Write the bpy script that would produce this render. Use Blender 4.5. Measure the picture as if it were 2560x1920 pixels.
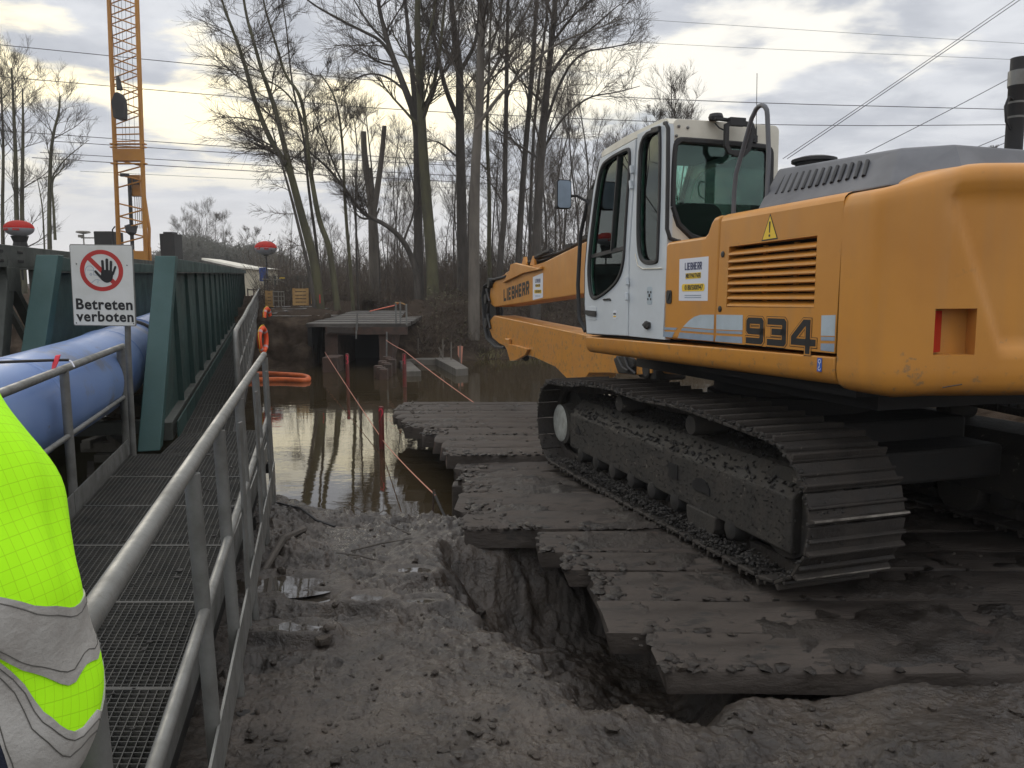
import bpy, bmesh, math, random
import numpy as np
from mathutils import Vector, Matrix, Euler, noise as mnoise
from mathutils.geometry import tessellate_polygon
random.seed(7); rng = np.random.default_rng(7)
for o in list(bpy.data.objects): bpy.data.objects.remove(o)
SC = bpy.context.scene
COL = SC.collection
R_ = math.radians

# ------------------------------------------------------------------ camera
FPX, CXP, CYP, YH = 1920.0, 1280.0, 960.0, 708.0          # photograph: 2560 x 1920
PITCH = math.atan((CYP - YH) / FPX)
CAM = Vector((0, 0, 1.7))
cam = bpy.data.objects.new('camera', bpy.data.cameras.new('camera')); COL.objects.link(cam)
cam.location = CAM; cam.rotation_euler = (math.pi/2 - PITCH, 0, 0)
cam.data.sensor_width = 36.0; cam.data.lens = 36.0*FPX/2560.0
cam.data.clip_start = 0.05; cam.data.clip_end = 3000
SC.camera = cam
C_FW = Vector((0, math.cos(PITCH), -math.sin(PITCH))); C_RT = Vector((1,0,0)); C_UP = C_RT.cross(C_FW)
def ray(px, py): return C_RT*((px-CXP)/FPX) - C_UP*((py-CYP)/FPX) + C_FW
def PY(px, py, Y):                                        # photograph point at distance Y ahead
    r = ray(px, py); return CAM + r*(Y/r.y)
def PZ(px, py, z):                                        # photograph point at height z
    r = ray(px, py); return CAM + r*((z-CAM.z)/r.z)

# ------------------------------------------------------------------ world + sun
SUN_AZ, SUN_EL = R_(-31), R_(15)
W = bpy.data.worlds.new('World'); SC.world = W; W.use_nodes = True
nt = W.node_tree; N = nt.nodes; L = nt.links; N.clear()
def nn(t, **k):
    n = N.new(t)
    for a, b in k.items(): setattr(n, a, b)
    return n
def wm(op, a, b=None, c=None, clamp=False):
    n = nn('ShaderNodeMath', operation=op, use_clamp=clamp)
    for i, v in enumerate((a, b, c)):
        if v is None: continue
        if isinstance(v, (int, float)): n.inputs[i].default_value = v
        else: L.new(v, n.inputs[i])
    return n.outputs[0]
def wmix(f, a, b):
    n = nn('ShaderNodeMix', data_type='RGBA')
    for i, v in ((0, f), (6, a), (7, b)):
        if isinstance(v, (int, float)): n.inputs[i].default_value = v
        elif isinstance(v, tuple): n.inputs[i].default_value = (*v, 1)
        else: L.new(v, n.inputs[i])
    return n.outputs[2]
def wss(v, a, b):
    n = nn('ShaderNodeMapRange', interpolation_type='SMOOTHSTEP')
    n.inputs[1].default_value = a; n.inputs[2].default_value = b; L.new(v, n.inputs[0]); return n.outputs[0]
tc = nn('ShaderNodeTexCoord'); sep = nn('ShaderNodeSeparateXYZ'); L.new(tc.outputs['Generated'], sep.inputs[0])
vx, vy, vz = sep.outputs
zc = wm('MAXIMUM', vz, 0.0)
den = wm('ADD', zc, 0.16)
comb = nn('ShaderNodeCombineXYZ'); L.new(wm('DIVIDE', vx, den), comb.inputs[0]); L.new(wm('DIVIDE', vy, den), comb.inputs[1])
def wnoise(scale, detail, rough, off, dist=0.0):
    mp = nn('ShaderNodeMapping'); mp.inputs['Location'].default_value = off; mp.inputs['Scale'].default_value = (1, 1.25, 1)
    L.new(comb.outputs[0], mp.inputs[0])
    n = nn('ShaderNodeTexNoise'); n.inputs['Scale'].default_value = scale; n.inputs['Detail'].default_value = detail
    n.inputs['Roughness'].default_value = rough; n.inputs['Distortion'].default_value = dist
    L.new(mp.outputs[0], n.inputs[0]); return n.outputs[0]
n1 = wnoise(0.95, 6, 0.52, (3.1, 1.7, 0), 0.35)
n2 = wnoise(2.6, 5, 0.55, (8.3, 0.4, 0), 0.2)
n3 = wnoise(0.6, 3, 0.5, (1.3, 5.9, 0))
sky = nn('ShaderNodeTexSky', sky_type='NISHITA', sun_disc=False)
sky.sun_elevation = SUN_EL; sky.sun_rotation = SUN_AZ
sky.air_density = 1.2; sky.dust_density = 1.5
sd = Vector((math.sin(SUN_AZ)*math.cos(SUN_EL), math.cos(SUN_AZ)*math.cos(SUN_EL), math.sin(SUN_EL)))
vd = nn('ShaderNodeVectorMath', operation='DOT_PRODUCT'); vd.inputs[1].default_value = sd; L.new(tc.outputs['Generated'], vd.inputs[0])
glow = wss(vd.outputs['Value'], 0.70, 1.0)                 # the sun stands behind this part of the cloud
K = 10.0                                                   # background strength 0.1
grey = wmix(wss(n2, 0.36, 0.66), (0.53*K, 0.555*K, 0.61*K), (0.76*K, 0.78*K, 0.82*K))
thin = wmix(glow, (1.04*K, 1.01*K, 0.93*K), (1.5*K, 1.34*K, 0.93*K))
mk = wm('ADD', wm('ADD', n1, wm('MULTIPLY', n2, 0.34)), wm('MULTIPLY', glow, 0.062))
low = wss(vz, 0.055, 0.17)
fill = wm('MULTIPLY', wss(mk, 0.69, 0.79), low)
cl = wmix(fill, grey, thin)
hz = wmix(wss(vz, 0.0, 0.20), (0.78*K, 0.765*K, 0.76*K), (0.66*K, 0.68*K, 0.73*K))
cl = wmix(wm('SUBTRACT', 1.0, wss(vz, 0.01, 0.22)), cl, hz)
blue = wm('MULTIPLY', wss(n3, 0.60, 0.70), wss(vz, 0.15, 0.3))
cl = wmix(wm('MULTIPLY', blue, 0.8), cl, sky.outputs[0])
lift = wm('ADD', 1.0, wm('MULTIPLY', wss(vz, 0.30, 0.95), 1.0))   # an overcast sky is brighter overhead
mul = nn('ShaderNodeVectorMath', operation='SCALE'); L.new(cl, mul.inputs[0]); L.new(lift, mul.inputs['Scale'])
bg = nn('ShaderNodeBackground'); bg.inputs[1].default_value = 0.1; L.new(mul.outputs[0], bg.inputs[0])
wo = nn('ShaderNodeOutputWorld'); L.new(bg.outputs[0], wo.inputs[0])

sl = bpy.data.lights.new('sun', 'SUN'); sl.energy = 0.5; sl.angle = R_(14); sl.color = (1, 0.93, 0.80)
so = bpy.data.objects.new('sun', sl); COL.objects.link(so); so.location = sd*80
so.rotation_euler = (-sd).to_track_quat('-Z', 'Y').to_euler()
SC.view_settings.view_transform = 'Standard'; SC.view_settings.look = 'None'
SC.view_settings.exposure = 0.08; SC.view_settings.gamma = 1.0; SC.view_settings.use_curve_mapping = False

# ------------------------------------------------------------------ materials
def mat(name, c1, c2=None, scale=6.0, rough=0.6, rough2=None, bump=0.0, bscale=None, metal=0.0, detail=6, spots=None, thr=(0.4, 0.65),
        stretch=(1, 1, 1), spec=0.5, bdist=0.02):
    m = bpy.data.materials.new(name); m.use_nodes = True
    t = m.node_tree; b = t.nodes['Principled BSDF']; lk = t.links
    b.inputs['Roughness'].default_value = rough; b.inputs['Metallic'].default_value = metal
    b.inputs['Specular IOR Level'].default_value = spec
    b.inputs['Base Color'].default_value = (*c1, 1)
    if c2 is None and not bump: return m
    co = t.nodes.new('ShaderNodeTexCoord'); mp = t.nodes.new('ShaderNodeMapping'); mp.inputs['Scale'].default_value = stretch
    lk.new(co.outputs['Object'], mp.inputs[0])
    def noise(s, d=detail, r=0.6):
        n = t.nodes.new('ShaderNodeTexNoise'); n.inputs['Scale'].default_value = s; n.inputs['Detail'].default_value = d
        n.inputs['Roughness'].default_value = r; lk.new(mp.outputs[0], n.inputs[0]); return n.outputs[0]
    def ramp(v, a, z):
        r = t.nodes.new('ShaderNodeMapRange'); r.inputs[1].default_value = a; r.inputs[2].default_value = z; lk.new(v, r.inputs[0]); return r
    def mix(f, a, z):
        x = t.nodes.new('ShaderNodeMix'); x.data_type = 'RGBA'; lk.new(f, x.inputs[0])
        for i, v in ((6, a), (7, z)):
            if isinstance(v, tuple): x.inputs[i].default_value = (*v, 1)
            else: lk.new(v, x.inputs[i])
        return x.outputs[2]
    n0 = noise(scale)
    col = c1
    if c2 is not None:
        rp = ramp(n0, *thr); col = mix(rp.outputs[0], c1, c2)
        if rough2 is not None:
            rr = ramp(n0, *thr); rr.inputs[3].default_value = rough; rr.inputs[4].default_value = rough2
            lk.new(rr.outputs[0], b.inputs['Roughness'])
    if spots:                                              # (colour, scale, threshold): rust, mud splashes, moss
        for sc_, ss, th in ([spots] if isinstance(spots[0], tuple) and not isinstance(spots[0][0], tuple) else spots):
            col = mix(ramp(noise(ss, 8, 0.7), th, th+0.07).outputs[0], col, sc_)
    if not isinstance(col, tuple): lk.new(col, b.inputs['Base Color'])
    if bump:
        bp = t.nodes.new('ShaderNodeBump'); bp.inputs['Strength'].default_value = bump; bp.inputs['Distance'].default_value = bdist
        lk.new(noise(bscale or scale*3, 7, 0.65), bp.inputs['Height']); lk.new(bp.outputs[0], b.inputs['Normal'])
    return m
def glass(name, tint, rough=0.0):
    m = bpy.data.materials.new(name); m.use_nodes = True; t = m.node_tree; t.nodes.remove(t.nodes['Principled BSDF'])
    out = t.nodes['Material Output']; tr = t.nodes.new('ShaderNodeBsdfTransparent'); tr.inputs[0].default_value = (*tint, 1)
    gl = t.nodes.new('ShaderNodeBsdfGlossy'); gl.inputs[1].default_value = rough; gl.inputs[0].default_value = (0.9, 1, 0.96, 1)
    fr = t.nodes.new('ShaderNodeFresnel'); fr.inputs[0].default_value = 1.55
    mx = t.nodes.new('ShaderNodeMixShader'); t.links.new(fr.outputs[0], mx.inputs[0]); t.links.new(tr.outputs[0], mx.inputs[1]); t.links.new(gl.outputs[0], mx.inputs[2])
    t.links.new(mx.outputs[0], out.inputs[0]); return m
MUDC = (0.026, 0.0195, 0.0145)
M = dict(
 orange=mat('orange_paint', (0.56, 0.248, 0.044), (0.50, 0.215, 0.038), 1.6, 0.36, 0.5, 0.03, 60, spots=[((0.40, 0.19, 0.05), 5.0, 0.66), ((0.28, 0.15, 0.06), 22.0, 0.72)], spec=0.4),
 white=mat('cab_white', (0.56, 0.60, 0.63), (0.50, 0.535, 0.56), 2.2, 0.45, 0.6, 0.02, 50, spots=((0.30, 0.29, 0.27), 14.0, 0.70)),
 cream=mat('cab_cream', (0.68, 0.65, 0.56), (0.58, 0.54, 0.45), 3, 0.5, 0.6, spots=((0.35, 0.31, 0.25), 12.0, 0.68)),
 grey=mat('hood_grey', (0.115, 0.118, 0.13), (0.095, 0.098, 0.108), 3, 0.5, 0.62, 0.03, 80),
 rubber=mat('rubber_black', (0.018, 0.018, 0.02), (0.03, 0.028, 0.027), 8, 0.6, 0.8),
 black=mat('black_print_and_dark', (0.012, 0.012, 0.013), rough=0.5),  # print black; also stands in for the shade in openings and culvert
 dark=mat('dark_steel', (0.012, 0.0115, 0.011), (0.026, 0.023, 0.021), 6, 0.7, 0.85, 0.2, 30),
 steel=mat('dirty_steel', (0.022, 0.020, 0.0175), (0.042, 0.036, 0.030), 5, 0.7, 0.9, 0.5, 26, spots=((0.16, 0.145, 0.125), 10, 0.62)),
 shoe=mat('muddy_track_steel', (0.018, 0.0145, 0.012), (0.038, 0.031, 0.0255), 5, 0.62, 0.9, 0.6, 24, spots=[((0.17, 0.15, 0.125), 14, 0.66), ((0.03, 0.024, 0.02), 3, 0.6)]),
 worn=mat('worn_steel_edge', (0.24, 0.22, 0.19), (0.07, 0.06, 0.05), 9, 0.4, 0.8, 0.2, 40),
 hub=mat('pale_hub', (0.42, 0.43, 0.40), (0.30, 0.30, 0.27), 14, 0.7, 0.8, 0.3, 40),
 paleblue=mat('pale_blue_stripe', (0.42, 0.49, 0.54), (0.36, 0.42, 0.46), 6, 0.5),
 midblue=mat('mid_blue_stripe', (0.26, 0.32, 0.40), (0.22, 0.27, 0.33), 6, 0.5),
 paper=mat('sticker_white', (0.66, 0.68, 0.74), rough=0.5), yellow=mat('sticker_yellow', (0.80, 0.58, 0.05), rough=0.5),
 navyink=mat('navy_print', (0.012, 0.02, 0.09), rough=0.5), blue=mat('blue_print', (0.03, 0.10, 0.42), rough=0.5),
 warn=mat('warning_yellow', (0.78, 0.52, 0.03), rough=0.45), redlens=mat('red_lens', (0.42, 0.01, 0.015), rough=0.2),
 glass=glass('tinted_glass', (0.66, 0.84, 0.77)), seat=mat('seat_black', (0.02, 0.02, 0.021), rough=0.8),
 mud=mat('wet_mud', MUDC, (0.054, 0.0415, 0.0315), 3.2, 0.26, 0.7, 1.0, 34, spots=[((0.020, 0.017, 0.014), 11, 0.60), ((0.022, 0.018, 0.015), 34, 0.63), ((0.085, 0.068, 0.054), 19, 0.69)], thr=(0.38, 0.62), bdist=0.02),
 matmud=mat('mat_mud', (0.015, 0.0115, 0.009), (0.036, 0.0275, 0.0215), 2.6, 0.3, 0.75, 1.0, 30, spots=[((0.016, 0.013, 0.011), 14, 0.58), ((0.11, 0.096, 0.083), 40, 0.66), ((0.045, 0.026, 0.019), 3, 0.62)], thr=(0.38, 0.62), bdist=0.02),
 cake=mat('caked_mud', (0.017, 0.015, 0.0135), (0.040, 0.036, 0.032), 5, 0.55, 0.85, 1.0, 22, spots=((0.11, 0.10, 0.088), 14, 0.66), bdist=0.03),
 timber=mat('muddy_timber', (0.030, 0.0225, 0.0175), (0.060, 0.047, 0.038), 3.0, 0.6, 0.88, 0.8, 22, spots=[((0.024, 0.020, 0.017), 6, 0.57), ((0.125, 0.11, 0.098), 24, 0.69)], stretch=(0.45, 1.6, 1)),
 timberend=mat('red_brown_timber', (0.10, 0.056, 0.04), (0.06, 0.038, 0.03), 9, 0.8, 0.9, 0.6, 40),
 galv=mat('galvanised_steel', (0.20, 0.20, 0.19), (0.13, 0.127, 0.117), 5, 0.42, 0.62, 0.12, 50, metal=0.35, spots=[((0.11, 0.098, 0.08), 9, 0.66), ((0.26, 0.255, 0.245), 22, 0.68)]),
 grate=mat('grating_steel', (0.055, 0.054, 0.050), (0.10, 0.095, 0.085), 7, 0.6, 0.8, metal=0.25),
 green=mat('bridge_green', (0.010, 0.040, 0.035), (0.013, 0.034, 0.028), 2.0, 0.5, 0.7, 0.1, 40, spots=((0.05, 0.055, 0.045), 7, 0.7)),
 greenpost=mat('bridge_green_bright', (0.015, 0.062, 0.060), (0.014, 0.052, 0.047), 1.5, 0.5, 0.65, 0.08, 40, spots=((0.06, 0.075, 0.066), 8, 0.72)),
 olive=mat('olive_grey_steel', (0.050, 0.055, 0.047), (0.035, 0.038, 0.033), 2.5, 0.6, 0.8, 0.2, 30, spots=((0.085, 0.085, 0.072), 7, 0.66)),
 pipe=mat('blue_pipe_plastic', (0.125, 0.205, 0.42), (0.16, 0.245, 0.45), 1.4, 0.34, 0.5, 0.02, 30, spots=[((0.16, 0.19, 0.27), 1.1, 0.56), ((0.11, 0.10, 0.10), 4.2, 0.645), ((0.05, 0.045, 0.04), 11, 0.67)]),
 signw=mat('sign_white', (0.66, 0.66, 0.63), (0.58, 0.58, 0.54), 4, 0.5, spots=((0.36, 0.33, 0.28), 9, 0.70)), signr=mat('sign_red', (0.46, 0.03, 0.025), (0.40, 0.03, 0.025), 6, 0.5),
 lifering=mat('life_ring_orange', (0.78, 0.085, 0.015), rough=0.45), boomor=mat('oil_boom_orange', (0.60, 0.13, 0.03), (0.42, 0.09, 0.025), 4, 0.6),
 reflect=mat('silver_tape', (0.40, 0.385, 0.36), (0.30, 0.28, 0.255), 16, 0.45, 0.6, 0.25, 130, spots=((0.20, 0.175, 0.15), 9, 0.66)),
 navy=mat('navy_cloth', (0.010, 0.014, 0.030), (0.014, 0.019, 0.038), 40, 0.9, bump=0.3, bscale=300), stitch=mat('stitch_thread', (0.10, 0.095, 0.085), rough=0.9),
 craney=mat('crane_yellow', (0.48, 0.205, 0.018), (0.40, 0.165, 0.016), 0.8, 0.5), 
 redpost=mat('red_post', (0.13, 0.017, 0.011), (0.08, 0.014, 0.010), 7, 0.6), redlet=mat('red_spray', (0.62, 0.03, 0.07), rough=0.6),
 balred=mat('balloon_red', (0.80, 0.05, 0.03), rough=0.5), balwhite=mat('balloon_white', (0.80, 0.82, 0.88), rough=0.5),
 tent=mat('cream_container', (0.66, 0.60, 0.46), (0.52, 0.47, 0.36), 1.2, 0.6, 0.7), blueb=mat('blue_box', (0.02, 0.07, 0.28), rough=0.5),
 deckmud=mat('platform_mud', (0.040, 0.034, 0.029), (0.13, 0.118, 0.104), 1.3, 0.45, 0.8, 0.6, 14, spots=((0.03, 0.026, 0.022), 4, 0.56), thr=(0.45, 0.66), stretch=(0.5, 1.4, 1)),
 pallet=mat('pallet_wood', (0.42, 0.26, 0.10), (0.28, 0.165, 0.065), 3, 0.8, 0.9, 0.3, 20), rope=mat('orange_rope', (0.46, 0.20, 0.14), rough=0.8),
 conc=mat('grey_concrete', (0.23, 0.215, 0.185), (0.15, 0.14, 0.115), 4, 0.8, 0.9, 0.3, 25), pont=mat('pontoon_grey', (0.125, 0.112, 0.094), (0.075, 0.068, 0.056), 3, 0.7, 0.85, 0.2, 20, stretch=(1, 1, 0.3)),
 bark=mat('bark_brown', (0.085, 0.073, 0.062), (0.052, 0.045, 0.038), 5, 0.9, bump=0.6, bscale=14, stretch=(1, 1, 0.25)),
 barkmoss=mat('bark_mossy', (0.105, 0.098, 0.052), (0.068, 0.063, 0.042), 3, 0.9, bump=0.6, bscale=14, stretch=(1, 1, 0.3)),
 barkpale=mat('bark_pale', (0.15, 0.13, 0.108), (0.095, 0.082, 0.068), 4, 0.9, bump=0.5, bscale=14, stretch=(1, 1, 0.25)),
 twig=mat('twig_brown', (0.085, 0.068, 0.053), rough=0.9), brush=mat('brushwood', (0.095, 0.070, 0.050), (0.062, 0.046, 0.034), 0.6, 0.9),
 leaf=mat('dull_leaf', (0.07, 0.072, 0.03), (0.095, 0.065, 0.033), 1.2, 0.8), grass=mat('winter_grass', (0.085, 0.085, 0.03), (0.12, 0.085, 0.04), 2, 0.8),
 fartree=mat('far_tree', (0.095, 0.078, 0.060), rough=0.9), wire=mat('wire_dark', (0.06, 0.06, 0.065), rough=0.6),
 rust=mat('rust_beam', (0.070, 0.040, 0.028), (0.045, 0.032, 0.025), 4, 0.8, 0.9, 0.3, 30), ribbon=mat('red_ribbon', (0.75, 0.05, 0.07), rough=0.6),
 skin=mat('skin', (0.55, 0.36, 0.27), rough=0.5), hedge=mat('dark_hedge', (0.085, 0.085, 0.068), (0.12, 0.115, 0.095), 2, 0.9),
)
def splash(m, z0, z1, col, sc):                             # dried mud splashes, more of them low on the machine
    t = m.node_tree; b = t.nodes['Principled BSDF']; src = b.inputs['Base Color'].links[0].from_socket
    co = t.nodes.new('ShaderNodeTexCoord'); sp = t.nodes.new('ShaderNodeSeparateXYZ'); t.links.new(co.outputs['Object'], sp.inputs[0])
    def mr(v, a, c, d, e):
        r = t.nodes.new('ShaderNodeMapRange'); t.links.new(v, r.inputs[0])
        for i, x in ((1, a), (2, c), (3, d), (4, e)): r.inputs[i].default_value = x
        return r.outputs[0]
    def ns(s):
        n = t.nodes.new('ShaderNodeTexNoise'); n.inputs['Scale'].default_value = s; n.inputs['Detail'].default_value = 9; n.inputs['Roughness'].default_value = .72; t.links.new(co.outputs['Object'], n.inputs[0]); return n.outputs[0]
    ad = t.nodes.new('ShaderNodeMath'); ad.operation = 'ADD'; t.links.new(ns(sc), ad.inputs[0]); t.links.new(mr(sp.outputs[2], z0, z1, .065, -.06), ad.inputs[1])
    f = mr(ad.outputs[0], .60, .68, 0, .75); x = t.nodes.new('ShaderNodeMix'); x.data_type = 'RGBA'; t.links.new(f, x.inputs[0]); t.links.new(src, x.inputs[6]); x.inputs[7].default_value = (*col, 1)
    mp = t.nodes.new('ShaderNodeMapping'); mp.inputs['Scale'].default_value = (3.2, 3.2, .35); t.links.new(co.outputs['Object'], mp.inputs[0]); n2 = t.nodes.new('ShaderNodeTexNoise'); n2.inputs['Scale'].default_value = 2.2; n2.inputs['Detail'].default_value = 5; t.links.new(mp.outputs[0], n2.inputs[0])
    y = t.nodes.new('ShaderNodeMix'); y.data_type = 'RGBA'; t.links.new(mr(n2.outputs[0], .48, .72, 0, .30), y.inputs[0]); t.links.new(x.outputs[2], y.inputs[6]); y.inputs[7].default_value = (.36, .20, .085, 1); t.links.new(y.outputs[2], b.inputs['Base Color'])
splash(M['orange'], 1.25, 1.75, (.20, .145, .09), 13)
# fluorescent jacket cloth with its woven ripstop grid
def jacket():
    m = bpy.data.materials.new('hivis_yellow'); m.use_nodes = True; t = m.node_tree; b = t.nodes['Principled BSDF']; lk = t.links
    uv = t.nodes.new('ShaderNodeUVMap'); sp = t.nodes.new('ShaderNodeSeparateXYZ'); lk.new(uv.outputs[0], sp.inputs[0])
    def line(o):
        f = t.nodes.new('ShaderNodeMath'); f.operation = 'FRACT'; lk.new(o, f.inputs[0])
        g = t.nodes.new('ShaderNodeMath'); g.operation = 'LESS_THAN'; lk.new(f.outputs[0], g.inputs[0]); g.inputs[1].default_value = 0.06; return g.outputs[0]
    mx = t.nodes.new('ShaderNodeMath'); mx.operation = 'MAXIMUM'; lk.new(line(sp.outputs[0]), mx.inputs[0]); lk.new(line(sp.outputs[1]), mx.inputs[1])
    c = t.nodes.new('ShaderNodeMix'); c.data_type = 'RGBA'; lk.new(mx.outputs[0], c.inputs[0])
    c.inputs[6].default_value = (0.46, 1.0, 0.012, 1); c.inputs[7].default_value = (0.36, 0.80, 0.01, 1); lk.new(c.outputs[2], b.inputs['Base Color'])
    b.inputs['Roughness'].default_value = 0.75; b.inputs['Specular IOR Level'].default_value = 0.2
    return m
M['jacket'] = jacket()
def water(name, col, rough, ns, st):
    m = bpy.data.materials.new(name); m.use_nodes = True; t = m.node_tree; b = t.nodes['Principled BSDF']
    b.inputs['Base Color'].default_value = (*col, 1); b.inputs['Roughness'].default_value = rough; b.inputs['IOR'].default_value = 1.85
    co = t.nodes.new('ShaderNodeTexCoord'); bp = t.nodes.new('ShaderNodeBump'); bp.inputs['Strength'].default_value = st; bp.inputs['Distance'].default_value = 0.02
    mp = t.nodes.new('ShaderNodeMapping'); mp.inputs['Scale'].default_value = (0.55, 1.3, 1); t.links.new(co.outputs['Object'], mp.inputs[0])
    n = t.nodes.new('ShaderNodeTexNoise'); n.inputs['Scale'].default_value = ns; n.inputs['Detail'].default_value = 4; n.inputs['Roughness'].default_value = 0.6
    t.links.new(mp.outputs[0], n.inputs[0]); t.links.new(n.outputs[0], bp.inputs['Height']); t.links.new(bp.outputs[0], b.inputs['Normal']); return m
for _k in ('balred', 'balwhite'):
    _t = M[_k].node_tree; _b = _t.nodes['Principled BSDF']; _tr = _t.nodes.new('ShaderNodeBsdfTranslucent'); _tr.inputs[0].default_value = _b.inputs['Base Color'].default_value
    _mx = _t.nodes.new('ShaderNodeMixShader'); _mx.inputs[0].default_value = 0.65; _t.links.new(_b.outputs[0], _mx.inputs[1]); _t.links.new(_tr.outputs[0], _mx.inputs[2]); _t.links.new(_mx.outputs[0], _t.nodes['Material Output'].inputs[0])
M['water'] = water('brown_water', (0.040, 0.029, 0.015), 0.02, 2.2, 0.13)
M['puddle'] = water('puddle_water', (0.05, 0.042, 0.034), 0.01, 6, 0.02); M['puddle'].node_tree.nodes['Principled BSDF'].inputs['IOR'].default_value = 2.6

# ------------------------------------------------------------------ mesh helpers
class MB:
    def __init__(s): s.v = []; s.f = []
    def add(s, vs, fs):
        o = len(s.v); s.v.extend([tuple(v) for v in vs]); s.f.extend([tuple(i+o for i in f) for f in fs]); return s
    def box(s, c, d, rot=None):
        hx, hy, hz = d[0]/2, d[1]/2, d[2]/2
        vs = [Vector((x, y, z)) for x in (-hx, hx) for y in (-hy, hy) for z in (-hz, hz)]
        if rot is not None: vs = [rot @ v for v in vs]
        c = Vector(c)
        return s.add([v+c for v in vs], [(0,1,3,2),(4,6,7,5),(0,4,5,1),(2,3,7,6),(0,2,6,4),(1,5,7,3)])
    def bar(s, a, b, w, h, up=Vector((0,0,1))):             # rectangular bar between two points
        a = Vector(a); b = Vector(b); d = (b-a); l = d.length; d.normalize()
        sx = d.cross(up)
        if sx.length < 1e-4: sx = d.cross(Vector((1,0,0)))
        sx.normalize(); sz = sx.cross(d)
        vs = [p + sx*(i*w/2) + sz*(j*h/2) for p in (a, b) for i, j in ((-1,-1),(1,-1),(1,1),(-1,1))]
        return s.add(vs, [(0,3,2,1),(4,5,6,7),(0,1,5,4),(1,2,6,5),(2,3,7,6),(3,0,4,7)])
    def tube(s, pts, r, n=8, caps=True):
        pts = [Vector(p) for p in pts]; m = len(pts)
        rs = r if isinstance(r, (list, tuple)) else [r]*m
        vs = []; fs = []; ref = None
        for i, p in enumerate(pts):
            t = (pts[min(i+1, m-1)] - pts[max(i-1, 0)]); t.normalize()
            if ref is None:
                ref = Vector((0,0,1)) if abs(t.z) < 0.9 else Vector((1,0,0))
            x = ref - t*ref.dot(t)
            if x.length < 1e-5: x = t.orthogonal()
            x.normalize(); ref = x; y = t.cross(x)
            for k in range(n):
                a = 2*math.pi*k/n; vs.append(p + x*(rs[i]*math.cos(a)) + y*(rs[i]*math.sin(a)))
        for i in range(m-1):
            for k in range(n):
                k2 = (k+1) % n; fs.append((i*n+k, i*n+k2, (i+1)*n+k2, (i+1)*n+k))
        if caps and n > 2: fs.append(tuple(range(n-1, -1, -1))); fs.append(tuple((m-1)*n+k for k in range(n)))
        return s.add(vs, fs)
    def lathe(s, prof, n=20, mtx=None):                      # profile of (radius, height) about z
        vs = []; fs = []
        for r, z in prof:
            for k in range(n):
                a = 2*math.pi*k/n; vs.append(Vector((r*math.cos(a), r*math.sin(a), z)))
        for i in range(len(prof)-1):
            for k in range(n):
                k2 = (k+1) % n; fs.append((i*n+k, i*n+k2, (i+1)*n+k2, (i+1)*n+k))
        fs.append(tuple(range(n-1, -1, -1))); fs.append(tuple((len(prof)-1)*n+k for k in range(n)))
        if mtx is not None: vs = [mtx @ v for v in vs]
        return s.add(vs, fs)
    def prism(s, poly, a, b, fn, holes=()):                 # polygon in 2-D, extruded from a to b; fn(u, v, depth) -> point
        loops = [list(poly)] + [list(h) for h in holes]
        flat = [p for l_ in loops for p in l_]; n = len(flat)
        tri = tessellate_polygon([[Vector((p[0], p[1], 0)) for p in l_] for l_ in loops])
        vs = [fn(u, v, a) for u, v in flat] + [fn(u, v, b) for u, v in flat]; fs = []
        for t in tri: fs.append(tuple(t)); fs.append(tuple(i+n for i in reversed(t)))
        o = 0
        for l_ in loops:
            m = len(l_)
            for i in range(m): fs.append((o+i, o+(i+1) % m, o+(i+1) % m+n, o+i+n))
            o += m
        return s.add(vs, fs)
    def build(s, name, m, parent=None, smooth=None, bevel=0, seg=2, **tags):
        me = bpy.data.meshes.new(name); me.from_pydata(s.v, [], s.f); me.materials.append(M[m] if isinstance(m, str) else m)
        bm = bmesh.new(); bm.from_mesh(me)
        if len(bm.faces) < 60000: bmesh.ops.recalc_face_normals(bm, faces=bm.faces)
        if smooth:
            for f in bm.faces: f.smooth = True
            for e in bm.edges:
                if len(e.link_faces) == 2 and e.calc_face_angle(0) > R_(smooth): e.smooth = False
        bm.to_mesh(me); bm.free()
        o = bpy.data.objects.new(name, me); COL.objects.link(o)
        if parent is not None: o.parent = parent
        if bevel:
            b = o.modifiers.new('Bevel', 'BEVEL'); b.width = bevel; b.segments = seg; b.limit_method = 'ANGLE'; b.angle_limit = R_(35)
        tag(o, **tags); return o
def tag(o, label=None, cat=None, group=None, kind=None):
    if label: o['label'] = label
    if cat: o['category'] = cat
    if group: o['group'] = group
    if kind: o['kind'] = kind
    return o
def thing(name, loc=(0,0,0), label=None, cat=None, group=None, rz=0, mtx=None):
    o = bpy.data.objects.new(name, None); COL.objects.link(o); o.empty_display_size = 0.2
    if mtx is not None: o.matrix_world = mtx
    else: o.location = loc; o.rotation_euler = (0, 0, rz)
    return tag(o, label, cat, group)
def kids(o): return [c for c in bpy.data.objects if c.parent is o]
def copy_tree(o, loc=None, label=None, parent=None):
    c = o.copy(); COL.objects.link(c)
    if parent is not None: c.parent = parent
    for ch in kids(o): copy_tree(ch, parent=c)
    if loc is not None: c.location = loc
    if label: c['label'] = label
    return c
def copy_obj(o, parent=None, loc=None, mtx=None):
    c = o.copy(); COL.objects.link(c)
    if parent is not None: c.parent = parent
    if mtx is not None: c.matrix_local = mtx
    elif loc is not None: c.location = loc
    return c
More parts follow.
